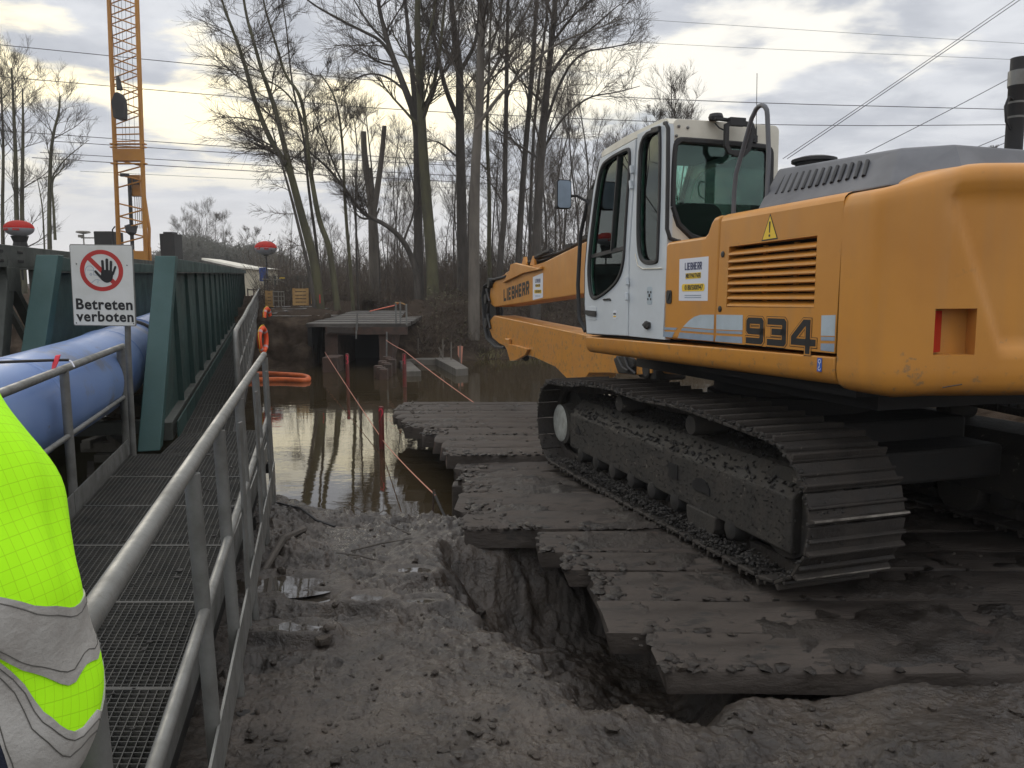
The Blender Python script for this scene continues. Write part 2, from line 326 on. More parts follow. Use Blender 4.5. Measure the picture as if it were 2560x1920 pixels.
def text_mesh(txt, size, m, name, parent, mtx, bold=0.0, sx=1.0, space=1.0, align='CENTER', ext=0.0008):
    cu = bpy.data.curves.new(name, 'FONT'); cu.body = txt; cu.size = size; cu.offset = bold; cu.extrude = ext; cu.space_character = space
    cu.align_x = align; cu.align_y = 'CENTER'; cu.resolution_u = 3
    t = bpy.data.objects.new(name+'_c', cu); COL.objects.link(t)
    dg = bpy.context.evaluated_depsgraph_get(); dg.update()
    me = bpy.data.meshes.new_from_object(t.evaluated_get(dg)); bpy.data.objects.remove(t)
    me.materials.clear(); me.materials.append(M[m]); me.name = name
    o = bpy.data.objects.new(name, me); COL.objects.link(o); o.parent = parent; o.matrix_local = mtx @ Matrix.Diagonal((sx, 1, 1, 1)); return o
def stroke(mb, lines, w, fn, d0, d1, caps=True):             # flat lettering: polylines with a width, mitred
    for pl in lines:
        closed = pl[0] == pl[-1]; P = [Vector(p) for p in (pl[:-1] if closed else pl)]; n = len(P); Lf = []; Rt = []
        for i, p in enumerate(P):
            a = P[i-1] if (i > 0 or closed) else None; b = P[(i+1) % n] if (i < n-1 or closed) else None
            if a is None: d = (b-p).normalized(); nrm = Vector((-d.y, d.x)); k = 1; p = p - d*(w/2 if caps else 0)
            elif b is None: d = (p-a).normalized(); nrm = Vector((-d.y, d.x)); k = 1; p = p + d*(w/2 if caps else 0)
            else:
                d1_ = (p-a).normalized(); d2_ = (b-p).normalized(); m1 = Vector((-d1_.y, d1_.x)); m2 = Vector((-d2_.y, d2_.x))
                nrm = (m1+m2).normalized(); k = min(1/max(nrm.dot(m1), 0.3), 2.5)
            Lf.append(p + nrm*(w/2*k)); Rt.append(p - nrm*(w/2*k))
        for i in range(n if closed else n-1):
            j = (i+1) % n; q = [Lf[i], Lf[j], Rt[j], Rt[i]]
            mb.add([fn(v.x, v.y, d0) for v in q] + [fn(v.x, v.y, d1) for v in q], [(0,1,2,3),(7,6,5,4),(0,4,5,1),(1,5,6,2),(2,6,7,3),(3,7,4,0)])
def arc(cx, cy, r, a0, a1, n): return [(cx + r*math.cos(R_(a0+(a1-a0)*i/n)), cy + r*math.sin(R_(a0+(a1-a0)*i/n))) for i in range(n+1)]
def rrect(x0, y0, x1, y1, r, n=4):
    return (arc(x1-r, y1-r, r, 0, 90, n) + arc(x0+r, y1-r, r, 90, 180, n) + arc(x0+r, y0+r, r, 180, 270, n) + arc(x1-r, y0+r, r, 270, 360, n))
def smoothpoly(P, it=2, closed=True):                        # Chaikin corner cutting
    for _ in range(it):
        Q = []; n = len(P)
        for i in range(n if closed else n-1):
            a, b = P[i], P[(i+1) % n]; Q += [tuple(a[k]*0.75+b[k]*0.25 for k in range(len(a))), tuple(a[k]*0.25+b[k]*0.75 for k in range(len(a)))]
        P = Q if closed else [P[0]]+Q+[P[-1]]
    return P
# vectorised lattice noise for the terrain and mud
_perm = rng.permutation(256)
_tab = rng.random(256)*2-1
def vnoise(x, y):
    xi = np.floor(x).astype(int); yi = np.floor(y).astype(int); fx = x-xi; fy = y-yi
    fx = fx*fx*fx*(fx*(fx*6-15)+10); fy = fy*fy*fy*(fy*(fy*6-15)+10)
    h = lambda a, b: _tab[_perm[(_perm[a & 255] + b) & 255]]
    return (h(xi, yi)*(1-fx)+h(xi+1, yi)*fx)*(1-fy) + (h(xi, yi+1)*(1-fx)+h(xi+1, yi+1)*fx)*fy
def fbm(x, y, f, o=5, g=0.5):
    a = 1.0; r = 0
    for i in range(o): r = r + a*vnoise(x*f+17.3*i, y*f-9.1*i); f *= 2.03; a *= g
    return r
def sstep(a, b, x): t = np.clip((x-a)/(b-a), 0, 1); return t*t*(3-2*t)
def poly_sd(x, y, P):                                        # signed distance, negative inside
    d = np.full(x.shape, 1e9); ins = np.zeros(x.shape, bool); n = len(P)
    for i in range(n):
        ax, ay = P[i]; bx, by = P[(i+1) % n]; ex, ey = bx-ax, by-ay
        t = np.clip(((x-ax)*ex+(y-ay)*ey)/(ex*ex+ey*ey), 0, 1); d = np.minimum(d, np.hypot(x-ax-ex*t, y-ay-ey*t))
        c = ((ay > y) != (by > y)) & (x < (bx-ax)*(y-ay)/(by-ay+1e-12)+ax); ins ^= c
    return np.where(ins, -d, d)
# ------------------------------------------------------------------ terrain (one sheet to the horizon)
WATER_Z = -0.95
NSX = [-90,-14,-6,-4.9,-4.3,-3.5,-2.85,-2.35,-1.95,-1.71,-1.24,-.71,-.3,1,3,5.2,7.5,12,90]
NSY = [17,15,14,13,10,8.6,8.25,7.75,7.4,7.2,7.1,7.02,7.0,7.2,8,9.5,15,22,30]
FSX = [-90,-20,-8,-6.7,-6.36,-6.3,-3.95,-3.88,-3.2,-2,0,3,8,20,90]
FSY = [21,22,22.8,23.1,23.5,36,36,23.9,24.8,26,27.2,28.5,30,33,40]
PIT = [(-.52,5.9),(-.56,5.5),(-.44,4.93),(-.2,4.57),(-.08,4.29),(.05,3.88),(.13,3.62),(.25,3.42),(.42,3.37),(.95,3.4),(1.15,3.62),(1.7,4.3),(1.7,5.6),(.9,6.5),(0,6.4)]
PUD = [(-1.58,4.92,.30,.15,-.305),(-1.25,4.74,.10,.06,-.330),(-.93,4.73,.10,.055,-.309),(-1.27,4.25,.15,.06,-.288),(-.72,5.25,.12,.06,-.33),(-.55,4.70,.10,.045,-.315)]
def ground(x, y, fine=True):
    x = np.asarray(x, float); y = np.asarray(y, float)
    ns = np.interp(x, NSX, NSY) + 0.12*fbm(x, y, 1.1, 3); fs = np.interp(x, FSX, FSY) + 0.25*fbm(x, y, 0.7, 3)
    near = -.235 - .034*(np.clip(y, 1, 8)-3)
    near = near - .34*sstep(-2.4, -4.2, x)*1.0 + 0.14*sstep(-6, -12, x)
    near = near + .05*fbm(x, y, .9, 3)
    near = near + (.55+.25*fbm(x, y, .8, 3))*sstep(5.6, 8.5, x)*sstep(3, 6, y)
    near = near - .16*sstep(.3, 1.0, x)*sstep(3.55, 3.75, y)                      # bedding under the timber mats
    if fine:
        m = sstep(-2.6, -2.2, x)
        soft = .40+.60*sstep(-.25, .25, fbm(x+20, y-7, 1.0, 3)); soft = soft*(1-.65*sstep(.3, .8, x)*sstep(2.9, 3.3, y)); near = near + m*soft*(.034*fbm(x, y, 2.6, 4, .5) - .034*np.abs(fbm(x+40, y, 4.5, 4, .55)) + .010*fbm(x, y, 15, 3, .6) + .05*np.clip(fbm(x, y, 16, 2)-.26, 0, .5)*sstep(-.35, .25, fbm(x+5, y, 1.6, 3)) - .06*np.clip(fbm(x+31, y, 12, 2)-.34, 0, .5) + .028*np.clip(fbm(x+3, y, 30, 2)-.2, 0, .5) + .05*np.clip(fbm(x, y+70, 7, 3)-.28, 0, .5) - .05*np.clip(fbm(x+9, y+30, 5, 2)-.42, 0, .3))
    sd = poly_sd(x, y, PIT) + .07*fbm(x, y, 2.2, 4)
    depth = .62*sstep(.06, -.46, sd) + .12*sstep(-.3, -.6, sd)
    if fine: depth = depth + .03*sstep(.05, -.1, sd)*fbm(x, y, 7, 3)
    near = near - .035*sstep(.2, .9, x)*sstep(2.7, 3.4, y) - depth
    for cx, cy, rx, ry, lv in PUD:
        q = np.hypot((x-cx)/rx, (y-cy)/ry); w = sstep(2.4, 1.5, q)
        loc = lv + .035*(q-1.0) + .012*fbm(x, y, 9, 4)
        near = np.where(q < 2.4, near*(1-w) + loc*w, near)
    t = y-ns
    h = near - sstep(-.30, .75, t)*1.25 - sstep(.5, 3, t)*.3
    u = y-fs
    left = x < -5
    top = np.where(left, .58, .92)
    far = -1.85 + sstep(-1.6, .1, u)*.88 + (top+.97)*np.where(left, sstep(-.15, 2.7, u), .82*sstep(-.2, 3.4, u)+.18*sstep(2, 6, u))
    far = far + sstep(1, 4, u)*(.16*fbm(x, y, .5, 4)) + (.09*fbm(x, y, 1.5, 5, .6) - .12*np.abs(fbm(x, y+9, 1.1, 4)))*sstep(0, 1, u) + .35*sstep(30, 34, y)*left*sstep(2.7, 6, u)
    far = far + .25*sstep(34, 60, y) 
    h = np.where(y > (ns+fs)/2, far, h)
    return h
def build_ground():
    r = np.concatenate([np.array([0.3, 0.9, 1.5, 2.0]), np.exp(np.linspace(np.log(2.4), np.log(8.2), 560)), np.exp(np.linspace(np.log(8.3), np.log(40), 230)), np.exp(np.linspace(np.log(41), np.log(900), 40))])
    th = np.concatenate([np.linspace(-180, -44, 50)[:-1], np.linspace(-44, 46, 800), np.linspace(46, 180, 50)[1:]])
    T, Rr = np.meshgrid(np.radians(th), r); X = Rr*np.sin(T); Y = Rr*np.cos(T); Z = ground(X, Y)
    nr, ntn = X.shape; co = np.stack([X, Y, Z], -1).reshape(-1, 3)
    i, j = np.meshgrid(np.arange(nr-1), np.arange(ntn-1), indexing='ij'); a = (i*ntn+j).ravel()
    q = np.stack([a, a+1, a+ntn+1, a+ntn], 1).astype(np.int32)
    me = bpy.data.meshes.new('mud_ground'); me.vertices.add(len(co)); me.vertices.foreach_set('co', co.ravel())
    me.loops.add(q.size); me.loops.foreach_set('vertex_index', q[:, ::-1].ravel()); me.polygons.add(len(q))
    me.polygons.foreach_set('loop_start', np.arange(0, q.size, 4, dtype=np.int32)); me.polygons.foreach_set('use_smooth', np.ones(len(q), bool))
    me.update(); me.validate(); me.materials.append(ground_mat())
    o = bpy.data.objects.new('mud_ground', me); COL.objects.link(o); return tag(o, kind='structure')
def ground_mat():
    m = M['mud'].copy(); m.name = 'ground_mud'; t = m.node_tree; b = t.nodes['Principled BSDF']
    src = b.inputs['Base Color'].links[0].from_socket
    geo = t.nodes.new('ShaderNodeNewGeometry'); sp = t.nodes.new('ShaderNodeSeparateXYZ'); t.links.new(geo.outputs['Position'], sp.inputs[0])
    def rng_(v, a, z):
        r = t.nodes.new('ShaderNodeMapRange'); r.inputs[1].default_value = a; r.inputs[2].default_value = z; t.links.new(v, r.inputs[0]); return r.outputs[0]
    def mix(f, a, c):
        x = t.nodes.new('ShaderNodeMix'); x.data_type = 'RGBA'; t.links.new(f, x.inputs[0]); t.links.new(a, x.inputs[6]); x.inputs[7].default_value = (*c, 1); return x.outputs[2]
    def nz(s, d=3):
        n = t.nodes.new('ShaderNodeTexNoise'); n.inputs['Scale'].default_value = s; n.inputs['Detail'].default_value = d; t.links.new(geo.outputs['Position'], n.inputs[0]); return n.outputs[0]
    big = rng_(nz(1.15), .42, .60)
    x0 = t.nodes.new('ShaderNodeMix'); x0.data_type = 'RGBA'; x0.blend_type = 'MULTIPLY'; x0.inputs[0].default_value = 1; t.links.new(src, x0.inputs[6])
    x1 = t.nodes.new('ShaderNodeMix'); x1.data_type = 'RGBA'; t.links.new(big, x1.inputs[0]); x1.inputs[6].default_value = (.72, .68, .65, 1); x1.inputs[7].default_value = (1.25, 1.23, 1.21, 1); t.links.new(x1.outputs[2], x0.inputs[7]); src = x0.outputs[2]
    wet = t.nodes.new('ShaderNodeMapRange'); wet.inputs[1].default_value = .40; wet.inputs[2].default_value = .58; wet.inputs[3].default_value = .10; wet.inputs[4].default_value = .46; t.links.new(nz(2.1, 5), wet.inputs[0]); inb = t.nodes.new('ShaderNodeMath'); inb.operation = 'MULTIPLY'; t.links.new(rng_(sp.outputs[0], -2.9, -2.4), inb.inputs[0]); t.links.new(rng_(sp.outputs[1], 9.0, 8.0), inb.inputs[1])
    in2 = t.nodes.new('ShaderNodeMath'); in2.operation = 'MULTIPLY'; t.links.new(inb.outputs[0], in2.inputs[0]); t.links.new(rng_(sp.outputs[0], 5.0, 4.0), in2.inputs[1])
    rf = t.nodes.new('ShaderNodeMix'); rf.data_type = 'FLOAT'; rf.inputs[2].default_value = .85; t.links.new(in2.outputs[0], rf.inputs[0]); t.links.new(wet.outputs[0], rf.inputs[3]); t.links.new(rf.outputs[0], b.inputs['Roughness'])
    sm = t.nodes.new('ShaderNodeMath'); sm.operation = 'MULTIPLY'; sm.inputs[1].default_value = .75; t.links.new(in2.outputs[0], sm.inputs[0]); t.links.new(sm.outputs[0], b.inputs['Specular IOR Level'])
    c = mix(rng_(sp.outputs[1], 25.5, 29), src, (0.060, 0.046, 0.036))          # leaf litter on the far bank
    lf = t.nodes.new('ShaderNodeMath'); lf.operation = 'MULTIPLY'; t.links.new(rng_(sp.outputs[0], -2.5, -3.3), lf.inputs[0]); t.links.new(rng_(sp.outputs[1], 14, 12), lf.inputs[1]); c = mix(lf.outputs[0], c, (0.055, 0.050, 0.030))
    t.links.new(c, b.inputs['Base Color']); b.inputs['Coat Weight'].default_value = 0.0; return m
build_ground()
wb = MB(); wb.add([(-120, 6.6, WATER_Z), (120, 6.6, WATER_Z), (120, 60, WATER_Z), (-120, 60, WATER_Z)], [(0,1,2,3)])
wb.build('water', 'water', kind='structure')
def gz(x, y): return float(ground(np.array([x]), np.array([y]))[0])
for cx, cy, rx, ry, lv in PUD:
    b = MB(); P = [(cx+rx*1.5*math.cos(a/14*math.pi), cy+ry*1.5*math.sin(a/14*math.pi), lv) for a in range(28)]
    b.add(P, [tuple(range(28))]); b.build('puddle', 'puddle', kind='structure')

def lump_mesh(mb, c, r, sq=0.7, seed=0):
    rnd = random.Random(seed); vs = []; fs = []; n = 6
    vs.append(Vector((0,0,1)))
    for i in (1, 2):
        for k in range(n):
            a = 2*math.pi*(k+0.5*i)/n; ph = math.pi*i/3; vs.append(Vector((math.sin(ph)*math.cos(a), math.sin(ph)*math.sin(a), math.cos(ph))))
    vs.append(Vector((0,0,-1)))
    for k in range(n):
        k2 = (k+1) % n; fs += [(0, 1+k, 1+k2), (1+k, 7+k, 1+k2), (1+k2, 7+k, 7+k2), (13, 7+k2, 7+k)]
    ax = [rnd.uniform(.7, 1.35), rnd.uniform(.7, 1.2), sq*rnd.uniform(.7, 1.2)]; z = Matrix.Rotation(rnd.uniform(0, 6.3), 3, 'Z')
    vs = [Vector(c) + z @ Vector((v.x*ax[0], v.y*ax[1], v.z*ax[2]))*r*rnd.uniform(.55, 1.35) for v in vs]
    mb.add(vs, fs)

# ------------------------------------------------------------------ excavator frame
FV = ray(675, 748).normalized(); RV = FV.cross(Vector((0,0,1))).normalized(); UV = RV.cross(FV)
XO = Vector((1.682, 4.542, -0.194))
XM = Matrix.Translation(XO) @ Matrix((RV, FV, UV)).transposed().to_4x4()
def mat_z(y): return -.262 - .0205*(y-3.7)

# ------------------------------------------------------------------ timber mats the machine stands on
def beam_mb(L_, w, h, seed, segs=44, rough=.012, red=False):
    rs = np.random.default_rng(seed); mb = MB(); vs = []; fs = []; ring = [(-.5,-.5),(-.5,.40),(-.46,.5),(0,.5),(.46,.5),(.5,.40),(.5,-.5)]
    n = len(ring); xs = np.linspace(0, L_, segs+1); xs[1] = .012; xs[2] = .07
    e = rs.uniform(-.03, .03, n)
    for i, x in enumerate(xs):
        for k, (a, b) in enumerate(ring):
            q = np.array([x*1.0]); wob = rough*float(fbm(q+seed*3.7, np.array([k*.5+seed]), 2.6, 4)[0])
            sh = 0.97 if i == 0 else 1
            dz = wob*(1.6 if b > 0 else .7); dy = rough*.8*float(fbm(q+seed, np.array([k+50.]), 4, 3)[0])
            vs.append((x + (e[k] if i < 2 else 0), a*w*sh+dy, b*h*sh + dz))
    for i in range(segs):
        for k in range(n):
            k2 = (k+1) % n; fs.append((i*n+k, i*n+k2, (i+1)*n+k2, (i+1)*n+k))
    fs.append(tuple(range(n-1, -1, -1))); fs.append(tuple(segs*n+k for k in range(n)))
    return mb.add(vs, fs)
MATS = [ # y0, y1, left end x, z offset, beams, thickness, left-end list jitter, label
 (3.71, 4.61, .64, .0, 2, .13, [.14, -.10], 'nearest muddy timber mat lying in front of the track, rounded left end'),
 (4.64, 5.14, .52, .0, 1, .13, [.03], 'narrow muddy timber mat between the nearest mat and the cracked one'),
 (5.17, 5.53, .38, .004, 1, .13, [.0], 'cracked muddy timber mat third from the near edge'),
 (5.56, 6.05, .22, .002, 1, .13, [.0], 'muddy timber mat stepping out over the dark pit, fourth from the near edge'),
 (6.08, 7.18, -.46, .022, 2, .16, [.06, -.03], 'broad muddy timber mat jutting out furthest above the dark pit'),
 (7.22, 8.12, -.50, -.045, 3, .15, [-.02, .02, .0], 'broken lumpy timber mat with a dark rotten end beside the orange string'),
 (8.2, 9.0, -.62, -.075, 2, .15, [.03, -.04], 'lower timber mat just beyond the broken one, above the water'),
 (9.04, 10.38, -.93, .03, 3, .17, [.12, .04, -.10], 'timber mat with red-brown end faces over the water'),
 (10.42, 11.02, -1.25, .03, 1, .17, [.0], 'short timber mat with a rounded end sticking out over the water'),
 (11.06, 12.72, -1.75, .03, 4, .17, [.18, .08, -.06, -.18], 'pale muddy timber mat near the far edge of the crossing'),
 (12.76, 13.78, -1.98, .03, 3, .17, [.0, -.03, .03], 'farthest timber mat of the crossing with mud clods on its edge')]
mudclods = MB()
for mi, (y0, y1, xl, zo, nb, th, jit, lab) in enumerate(MATS):
    t = thing('timber_mat', (0, 0, 0), lab, 'timber mat', 'timber mats under the excavator')
    w = (y1-y0)/nb
    for k in range(nb):
        yc = y0 + (k+.5)*w; xs_ = xl + jit[k]; Lb = 6.4 - xs_ if mi < 7 else 5.6-xs_
        zt = mat_z(yc) + zo + random.uniform(-.006, .006)
        o = beam_mb(Lb, w-.006, th, 100+mi*10+k, rough=.014 if mi in (4, 5, 6) else .006 if mi < 4 else .0035).build('beam', 'timber', t, smooth=50)
        o.location = (xs_, yc, zt - th/2); o.rotation_euler = (0, 0, random.uniform(-.004, .004))
        if mi == 7: o.data.materials.append(M['timberend']); o.data.polygons[len(o.data.polygons)-2].material_index = 1
    nx, ny = int((5.6-xl)/.03), max(6, int((y1-y0)/.03)); gx, gy = np.meshgrid(np.linspace(xl+.02, 5.6, nx), np.linspace(y0+.012, y1-.012, ny)); ed = np.minimum(np.minimum(gy-y0, y1-gy), .06)/.06
    thk = -.002 + .020*fbm(gx, gy, 1.7, 4, .55) + .010*fbm(gx, gy, 8, 3) + .016*np.clip(fbm(gx, gy, 20, 2)-.3, 0, 1) - .030*(1-sstep(0, 1, ed)) - .05*(1-sstep(.12, .40, gx-xl)) - (.012 if mi > 6 else 0)
    gzv = -.262 - .0205*(gy-3.7) + zo + np.maximum(thk, -.05); ms = MB(); ms.v = [tuple(v) for v in np.stack([gx, gy, gzv], -1).reshape(-1, 3)]
    ms.f = [(a, a+1, a+nx+1, a+nx) for j in range(ny-1) for a in range(j*nx, j*nx+nx-1) if max(thk.flat[a], thk.flat[a+1], thk.flat[a+nx], thk.flat[a+nx+1]) > -.012]
    ms.build('mud_layer', 'matmud', t, smooth=180, kind='stuff')
    ec = MB()
    for q in range(int(75*(y1-y0))+20):                     # mud squeezed over the ends and the front edge
        front = q % 3 == 0; x = xl+max(jit)+random.uniform(.0, .5 if not front else 3.8)*random.random(); y = y0+random.uniform(-.01, .05) if front else random.uniform(y0+.02, y1-.02)
        lump_mesh(ec, (x, y, mat_z(y)+zo-.004), random.uniform(.012, .05)*(1 if mi < 7 else .8), .38, q+mi*733)
    ec.build('edge_mud', 'matmud', t, smooth=75, kind='stuff')
    for q in range(int(38*(y1-y0))):
        x = xl + .05 + (random.random()**1.5)*4.5; y = random.uniform(y0, y1); r = random.choice((.012, .018, .022, .03, .045))*random.uniform(.6, 1.2)
        lump_mesh(mudclods, (x, y, mat_z(y)+zo+r*.15), r, .55, q+mi*977)
# clods on the mud
for q in range(2400):
    d = 2.9 + 4.4*random.random()**1.3; a = R_(random.uniform(-26, 40)); x, y = d*math.sin(a), d*math.cos(a)
    if y > np.interp(x, NSX, NSY)-.1 or (x > .7 and y > 3.6) or x < -1.0-.24*(y-2): continue
    r = .004 + .026*random.random()**7
    lump_mesh(mudclods, (x, y, gz(x, y)+r*.2), r, .7, q)
for (x, y, r) in ((-1.08, 4.15, .05), (-1.07, 4.19, .035), (-1.6, 5.12, .04), (-1.72, 4.98, .035), (-1.3, 4.4, .05), (-1.22, 4.44, .05), (-.25, 5.6, .06)):
    lump_mesh(mudclods, (x, y, gz(x, y)+r*.4), r, .8, int(x*1000))
mudclods.build('mud_clods', 'mud', kind='stuff')
# supports and stakes under the mats
for (x, y, w) in ((-.55, 8.3, .22), (.6, 9.6, .3), (1.9, 11.5, .3), (-.6, 11.9, .26), (2.8, 9.4, .3)):
    b = MB(); b.box((x, y, -.95), (w, w, .9)); o = b.build('timber_support', 'timber', bevel=.02)
    tag(o, 'dark timber block under the mats at %s' % {(-.55): 'the broken lumpy mat', .6: 'the red-ended mat', 1.9: 'the middle of the crossing', -.6: 'the pale far mat', 2.8: 'the excavator track'}[x], 'support')

# ------------------------------------------------------------------ excavator
EX = thing('crawler_excavator', label='large orange and white crawler excavator standing on muddy timber mats', cat='excavator', mtx=XM)
def fx(y, z, x): return Vector((x, y, z))                   # polygon in (y, z), extruded along x
def fy(x, z, y): return Vector((x, y, z))
def fz(x, y, z): return Vector((x, y, z))
I3 = Matrix.Identity(4)
# --- tracks
def track_path():
    P = []; 
    for a in range(-90, 91, 15): P.append((4.18+.44*math.cos(R_(a)), .415+.46*math.sin(R_(a))))
    for (y, z) in ((3.7, .895), (3.2, .955), (2.65, .985), (2.0, .955), (1.36, .985), (.8, .96)): P.append((y, z))
    for a in range(90, 271, 15): P.append((.26+.47*math.cos(R_(a)), .46+.47*math.sin(R_(a))))
    P += [(1.0, -.02), (2.2, -.04), (3.3, -.05)]
    return P
def resample(P, n):
    P = [Vector(p) for p in P]; P.append(P[0]); d = [0]
    for a, b in zip(P, P[1:]): d.append(d[-1]+(b-a).length)
    out = []
    for k in range(n):
        s = d[-1]*k/n; i = max(j for j in range(len(P)-1) if d[j] <= s+1e-9); t = (s-d[i])/(d[i+1]-d[i]); out.append(P[i].lerp(P[i+1], t))
    return out, d[-1]
NS = 54; tp, per = resample(track_path(), NS); pitch = per/NS
SW = .70
def shoe_mb():                                              # plate with two grousers outward (+z) and two chain links inward
    m = MB(); m.box((SW/2, 0, -.012), (SW, pitch*.93, .022))
    m.prism([(-pitch*.5+.01, 0), (-pitch*.5+.045, 0), (-pitch*.5+.034, .038), (-pitch*.5+.018, .038)], 0, SW, lambda u, v, d: Vector((d, u, v)))
    m.prism([(-.01, 0), (.022, 0), (.013, .024), (.0, .024)], 0.0, SW, lambda u, v, d: Vector((d, u, v)))
    for x in (.26, .44): m.box((x, .0, -.065), (.05, pitch*.98, .085))
    return m
proto_shoe = None
def make_track(x0, label):
    global proto_shoe
    T = thing('track'); T.parent = EX; T.location = (x0, 0, 0); tag(T, label)
    for k in range(NS):
        a = tp[k]; d = (tp[(k+1) % NS]-tp[k-1]).normalized(); nrm = Vector((d.y, -d.x))
        cdir = Vector((0, d.x, d.y)); up = Vector((0, nrm.x, nrm.y)); xx = cdir.cross(up)
        mtx = Matrix((Vector((1,0,0)), cdir if xx.x > 0 else -cdir, up)).transposed().to_4x4()
        if xx.x <= 0: mtx = Matrix((Vector((1,0,0)), -cdir, up)).transposed().to_4x4()
        mtx.translation = (0, a.x, a.y)
        if proto_shoe is None:
            proto_shoe = shoe_mb().build('track_shoe', 'shoe', T, bevel=.004, seg=1); proto_shoe.matrix_local = mtx
        else:
            o = copy_obj(proto_shoe, T, mtx=mtx)
            if a.x < .02 and .18 < a.y < .80 and k % 2 == 0:      # ridges rubbed bare at the back of the track
                o.data = proto_shoe.data.copy(); o.data.materials.append(M['worn'])
                for pl in o.data.polygons:
                    if pl.center.z > .030: pl.material_index = 1
    f = MB(); out = [(.12, .19), (.12, .555), (.26, .70), (.50, .76), (.56, .70), (.58, .19)]
    f.prism(out, .10, 3.88, lambda u, v, d: Vector((u, d, v)))
    f.build('track_frame', 'steel', T, bevel=.015)
    g = MB(); g.box((.117, 1.60, .41), (.012, .15, .12)); g.build('frame_opening_dark', 'black', T)  # black plates stand in for the shade inside the frame openings
    g = MB(); g.prism([(1.29, .34), (1.285, .40), (1.24, .435), (1.17, .445), (1.10, .43), (1.055, .39), (1.05, .34)], .110, .13, fx)
    g.build('frame_opening_dark', 'black', T); g = MB(); g.prism([(3.72, .38), (3.64, .46), (3.56, .38)], .110, .13, fx); g.build('frame_opening_dark', 'black', T)
    for y in (2.65, 1.36):
        r = MB(); r.lathe([(.02, -.02), (.075, -.015), (.085, .02), (.085, .28), (.05, .30)], 16, Matrix.Translation((.14, y, .825)) @ Matrix.Rotation(math.pi/2, 4, 'Y')); r.build('carrier_roller', 'steel', T, smooth=40)
    for i in range(8):
        y = .78 + i*.40
        r = MB(); r.lathe([(.03, -.03), (.07, -.02), (.09, .02), (.09, .10), (.11, .11), (.11, .16), (.08, .17), (.08, .30), (.11, .31), (.11, .38), (.05, .42)], 14, Matrix.Translation((.14, y, .16)) @ Matrix.Rotation(math.pi/2, 4, 'Y')); r.build('bottom_roller', 'dark', T, smooth=40)
    for y in (1.05, .95): 
        pass
    g = MB(); g.prism([(.94, .20)] + arc(1.15, .17, .21, 180, 360, 10) + [(1.36, .20)], .10, .55, fx); g.build('track_guide', 'steel', T, bevel=.01)
    d = MB(); d.lathe([(.12, .0), (.20, .004), (.215, .015), (.215, .03)], 28, Matrix.Translation((.185, 4.38, .37)) @ Matrix.Rotation(math.pi/2, 4, 'Y')); d.build('idler_hub', 'hub', T, smooth=35)
    d = MB(); d.lathe([(.21, .0), (.225, .0), (.235, .05), (.235, .12), (.37, .14), (.37, .40)], 28, Matrix.Translation((.20, 4.30, .37)) @ Matrix.Rotation(math.pi/2, 4, 'Y'))
    d.build('idler_wheel', 'steel', T, smooth=35)
    s = MB(); s.lathe([(.06, -.02), (.30, -.02), (.315, .02), (.315, .14), (.41, .15), (.41, .20), (.32, .21), (.32, .46)], 30, Matrix.Translation((.21, .27, .42)) @ Matrix.Rotation(math.pi/2, 4, 'Y'))
    for k in range(11):
        a = k*2*math.pi/11; s.box((.385, .27+.42*math.cos(a), .42+.42*math.sin(a)), (.05, .06, .06), Matrix.Rotation(a, 3, 'X'))
    s.build('drive_sprocket', 'steel', T, smooth=35)
    c = MB()                                                # mud caked on the frame and along the shoe edges
    if x0 < 1:
        for q in range(2300):
            y = random.uniform(.05, 3.9); u = random.random()
            p = ((.13+.36*u, y, .56+.20*min(1, u*1.5)+.03*random.random()) if q % 3 else (.115, y, random.uniform(.2, .58)))
            r = random.uniform(.006, .020) if q % 3 else random.uniform(.003, .008)
            lump_mesh(c, p, r, .8, q+5)
        for q in range(1500):
            i = random.randrange(NS); a = tp[i].lerp(tp[(i+1) % NS], random.random()); top = a.y > .6
            lump_mesh(c, (random.uniform(-.012, .05)+(.3*random.random()**2 if not top else 0), a.x, a.y + random.uniform(-.02, .02) + (.05*random.random() if a.y < .2 else 0)), random.uniform(.005, .016), .8, q+9000)
        for q in range(1300):
            y = random.uniform(.3, 3.9); lump_mesh(c, (random.uniform(.03, .2), y, random.uniform(.0, .07)), random.uniform(.007, .020), .7, q+20000)
        c.build('caked_mud', 'cake', T, kind='stuff')
make_track(0, 'muddy near track with pale idler hub'); make_track(2.5, 'far track in shadow under the body')
b = MB(); b.box((1.6, 2.15, .62), (1.9, 2.2, .40)); b.box((1.6, .9, .52), (1.85, .45, .26)); b.box((1.6, 3.3, .52), (1.85, .45, .26)); b.build('undercarriage', 'dark', EX, bevel=.03)
b = MB(); b.lathe([(.72, .80), (.72, .95), (.66, .96), (.66, 1.12)], 32, Matrix.Translation((1.6, 2.15, 0))); b.build('slewing_ring', 'dark', EX, smooth=30)
# --- superstructure
b = MB(); b.box((1.75, 1.6, 1.18), (2.3, 3.3, .14)); b.box((1.55, .8, 1.75), (2.5, 2.0, 1.05)); b.build('deck_frame', 'dark', EX)
b = MB(); b.box((2.72, 1.35, 1.86), (.76, 3.1, 1.02)); b.build('right_side_box', 'orange', EX, bevel=.05, seg=3)
# sill, rounded along its lower edge
sill = [(.10, 1.42), (.10, 1.335), (.115, 1.29), (.15, 1.262), (.22, 1.25), (.45, 1.25), (.45, 1.43)]
b = MB(); b.prism(sill, -.243, 3.40, lambda u, v, d: Vector((u, d, v+.05*(1-(d+.25)/3.65)))); b.build('sill', 'orange', EX, smooth=50, bevel=.008)
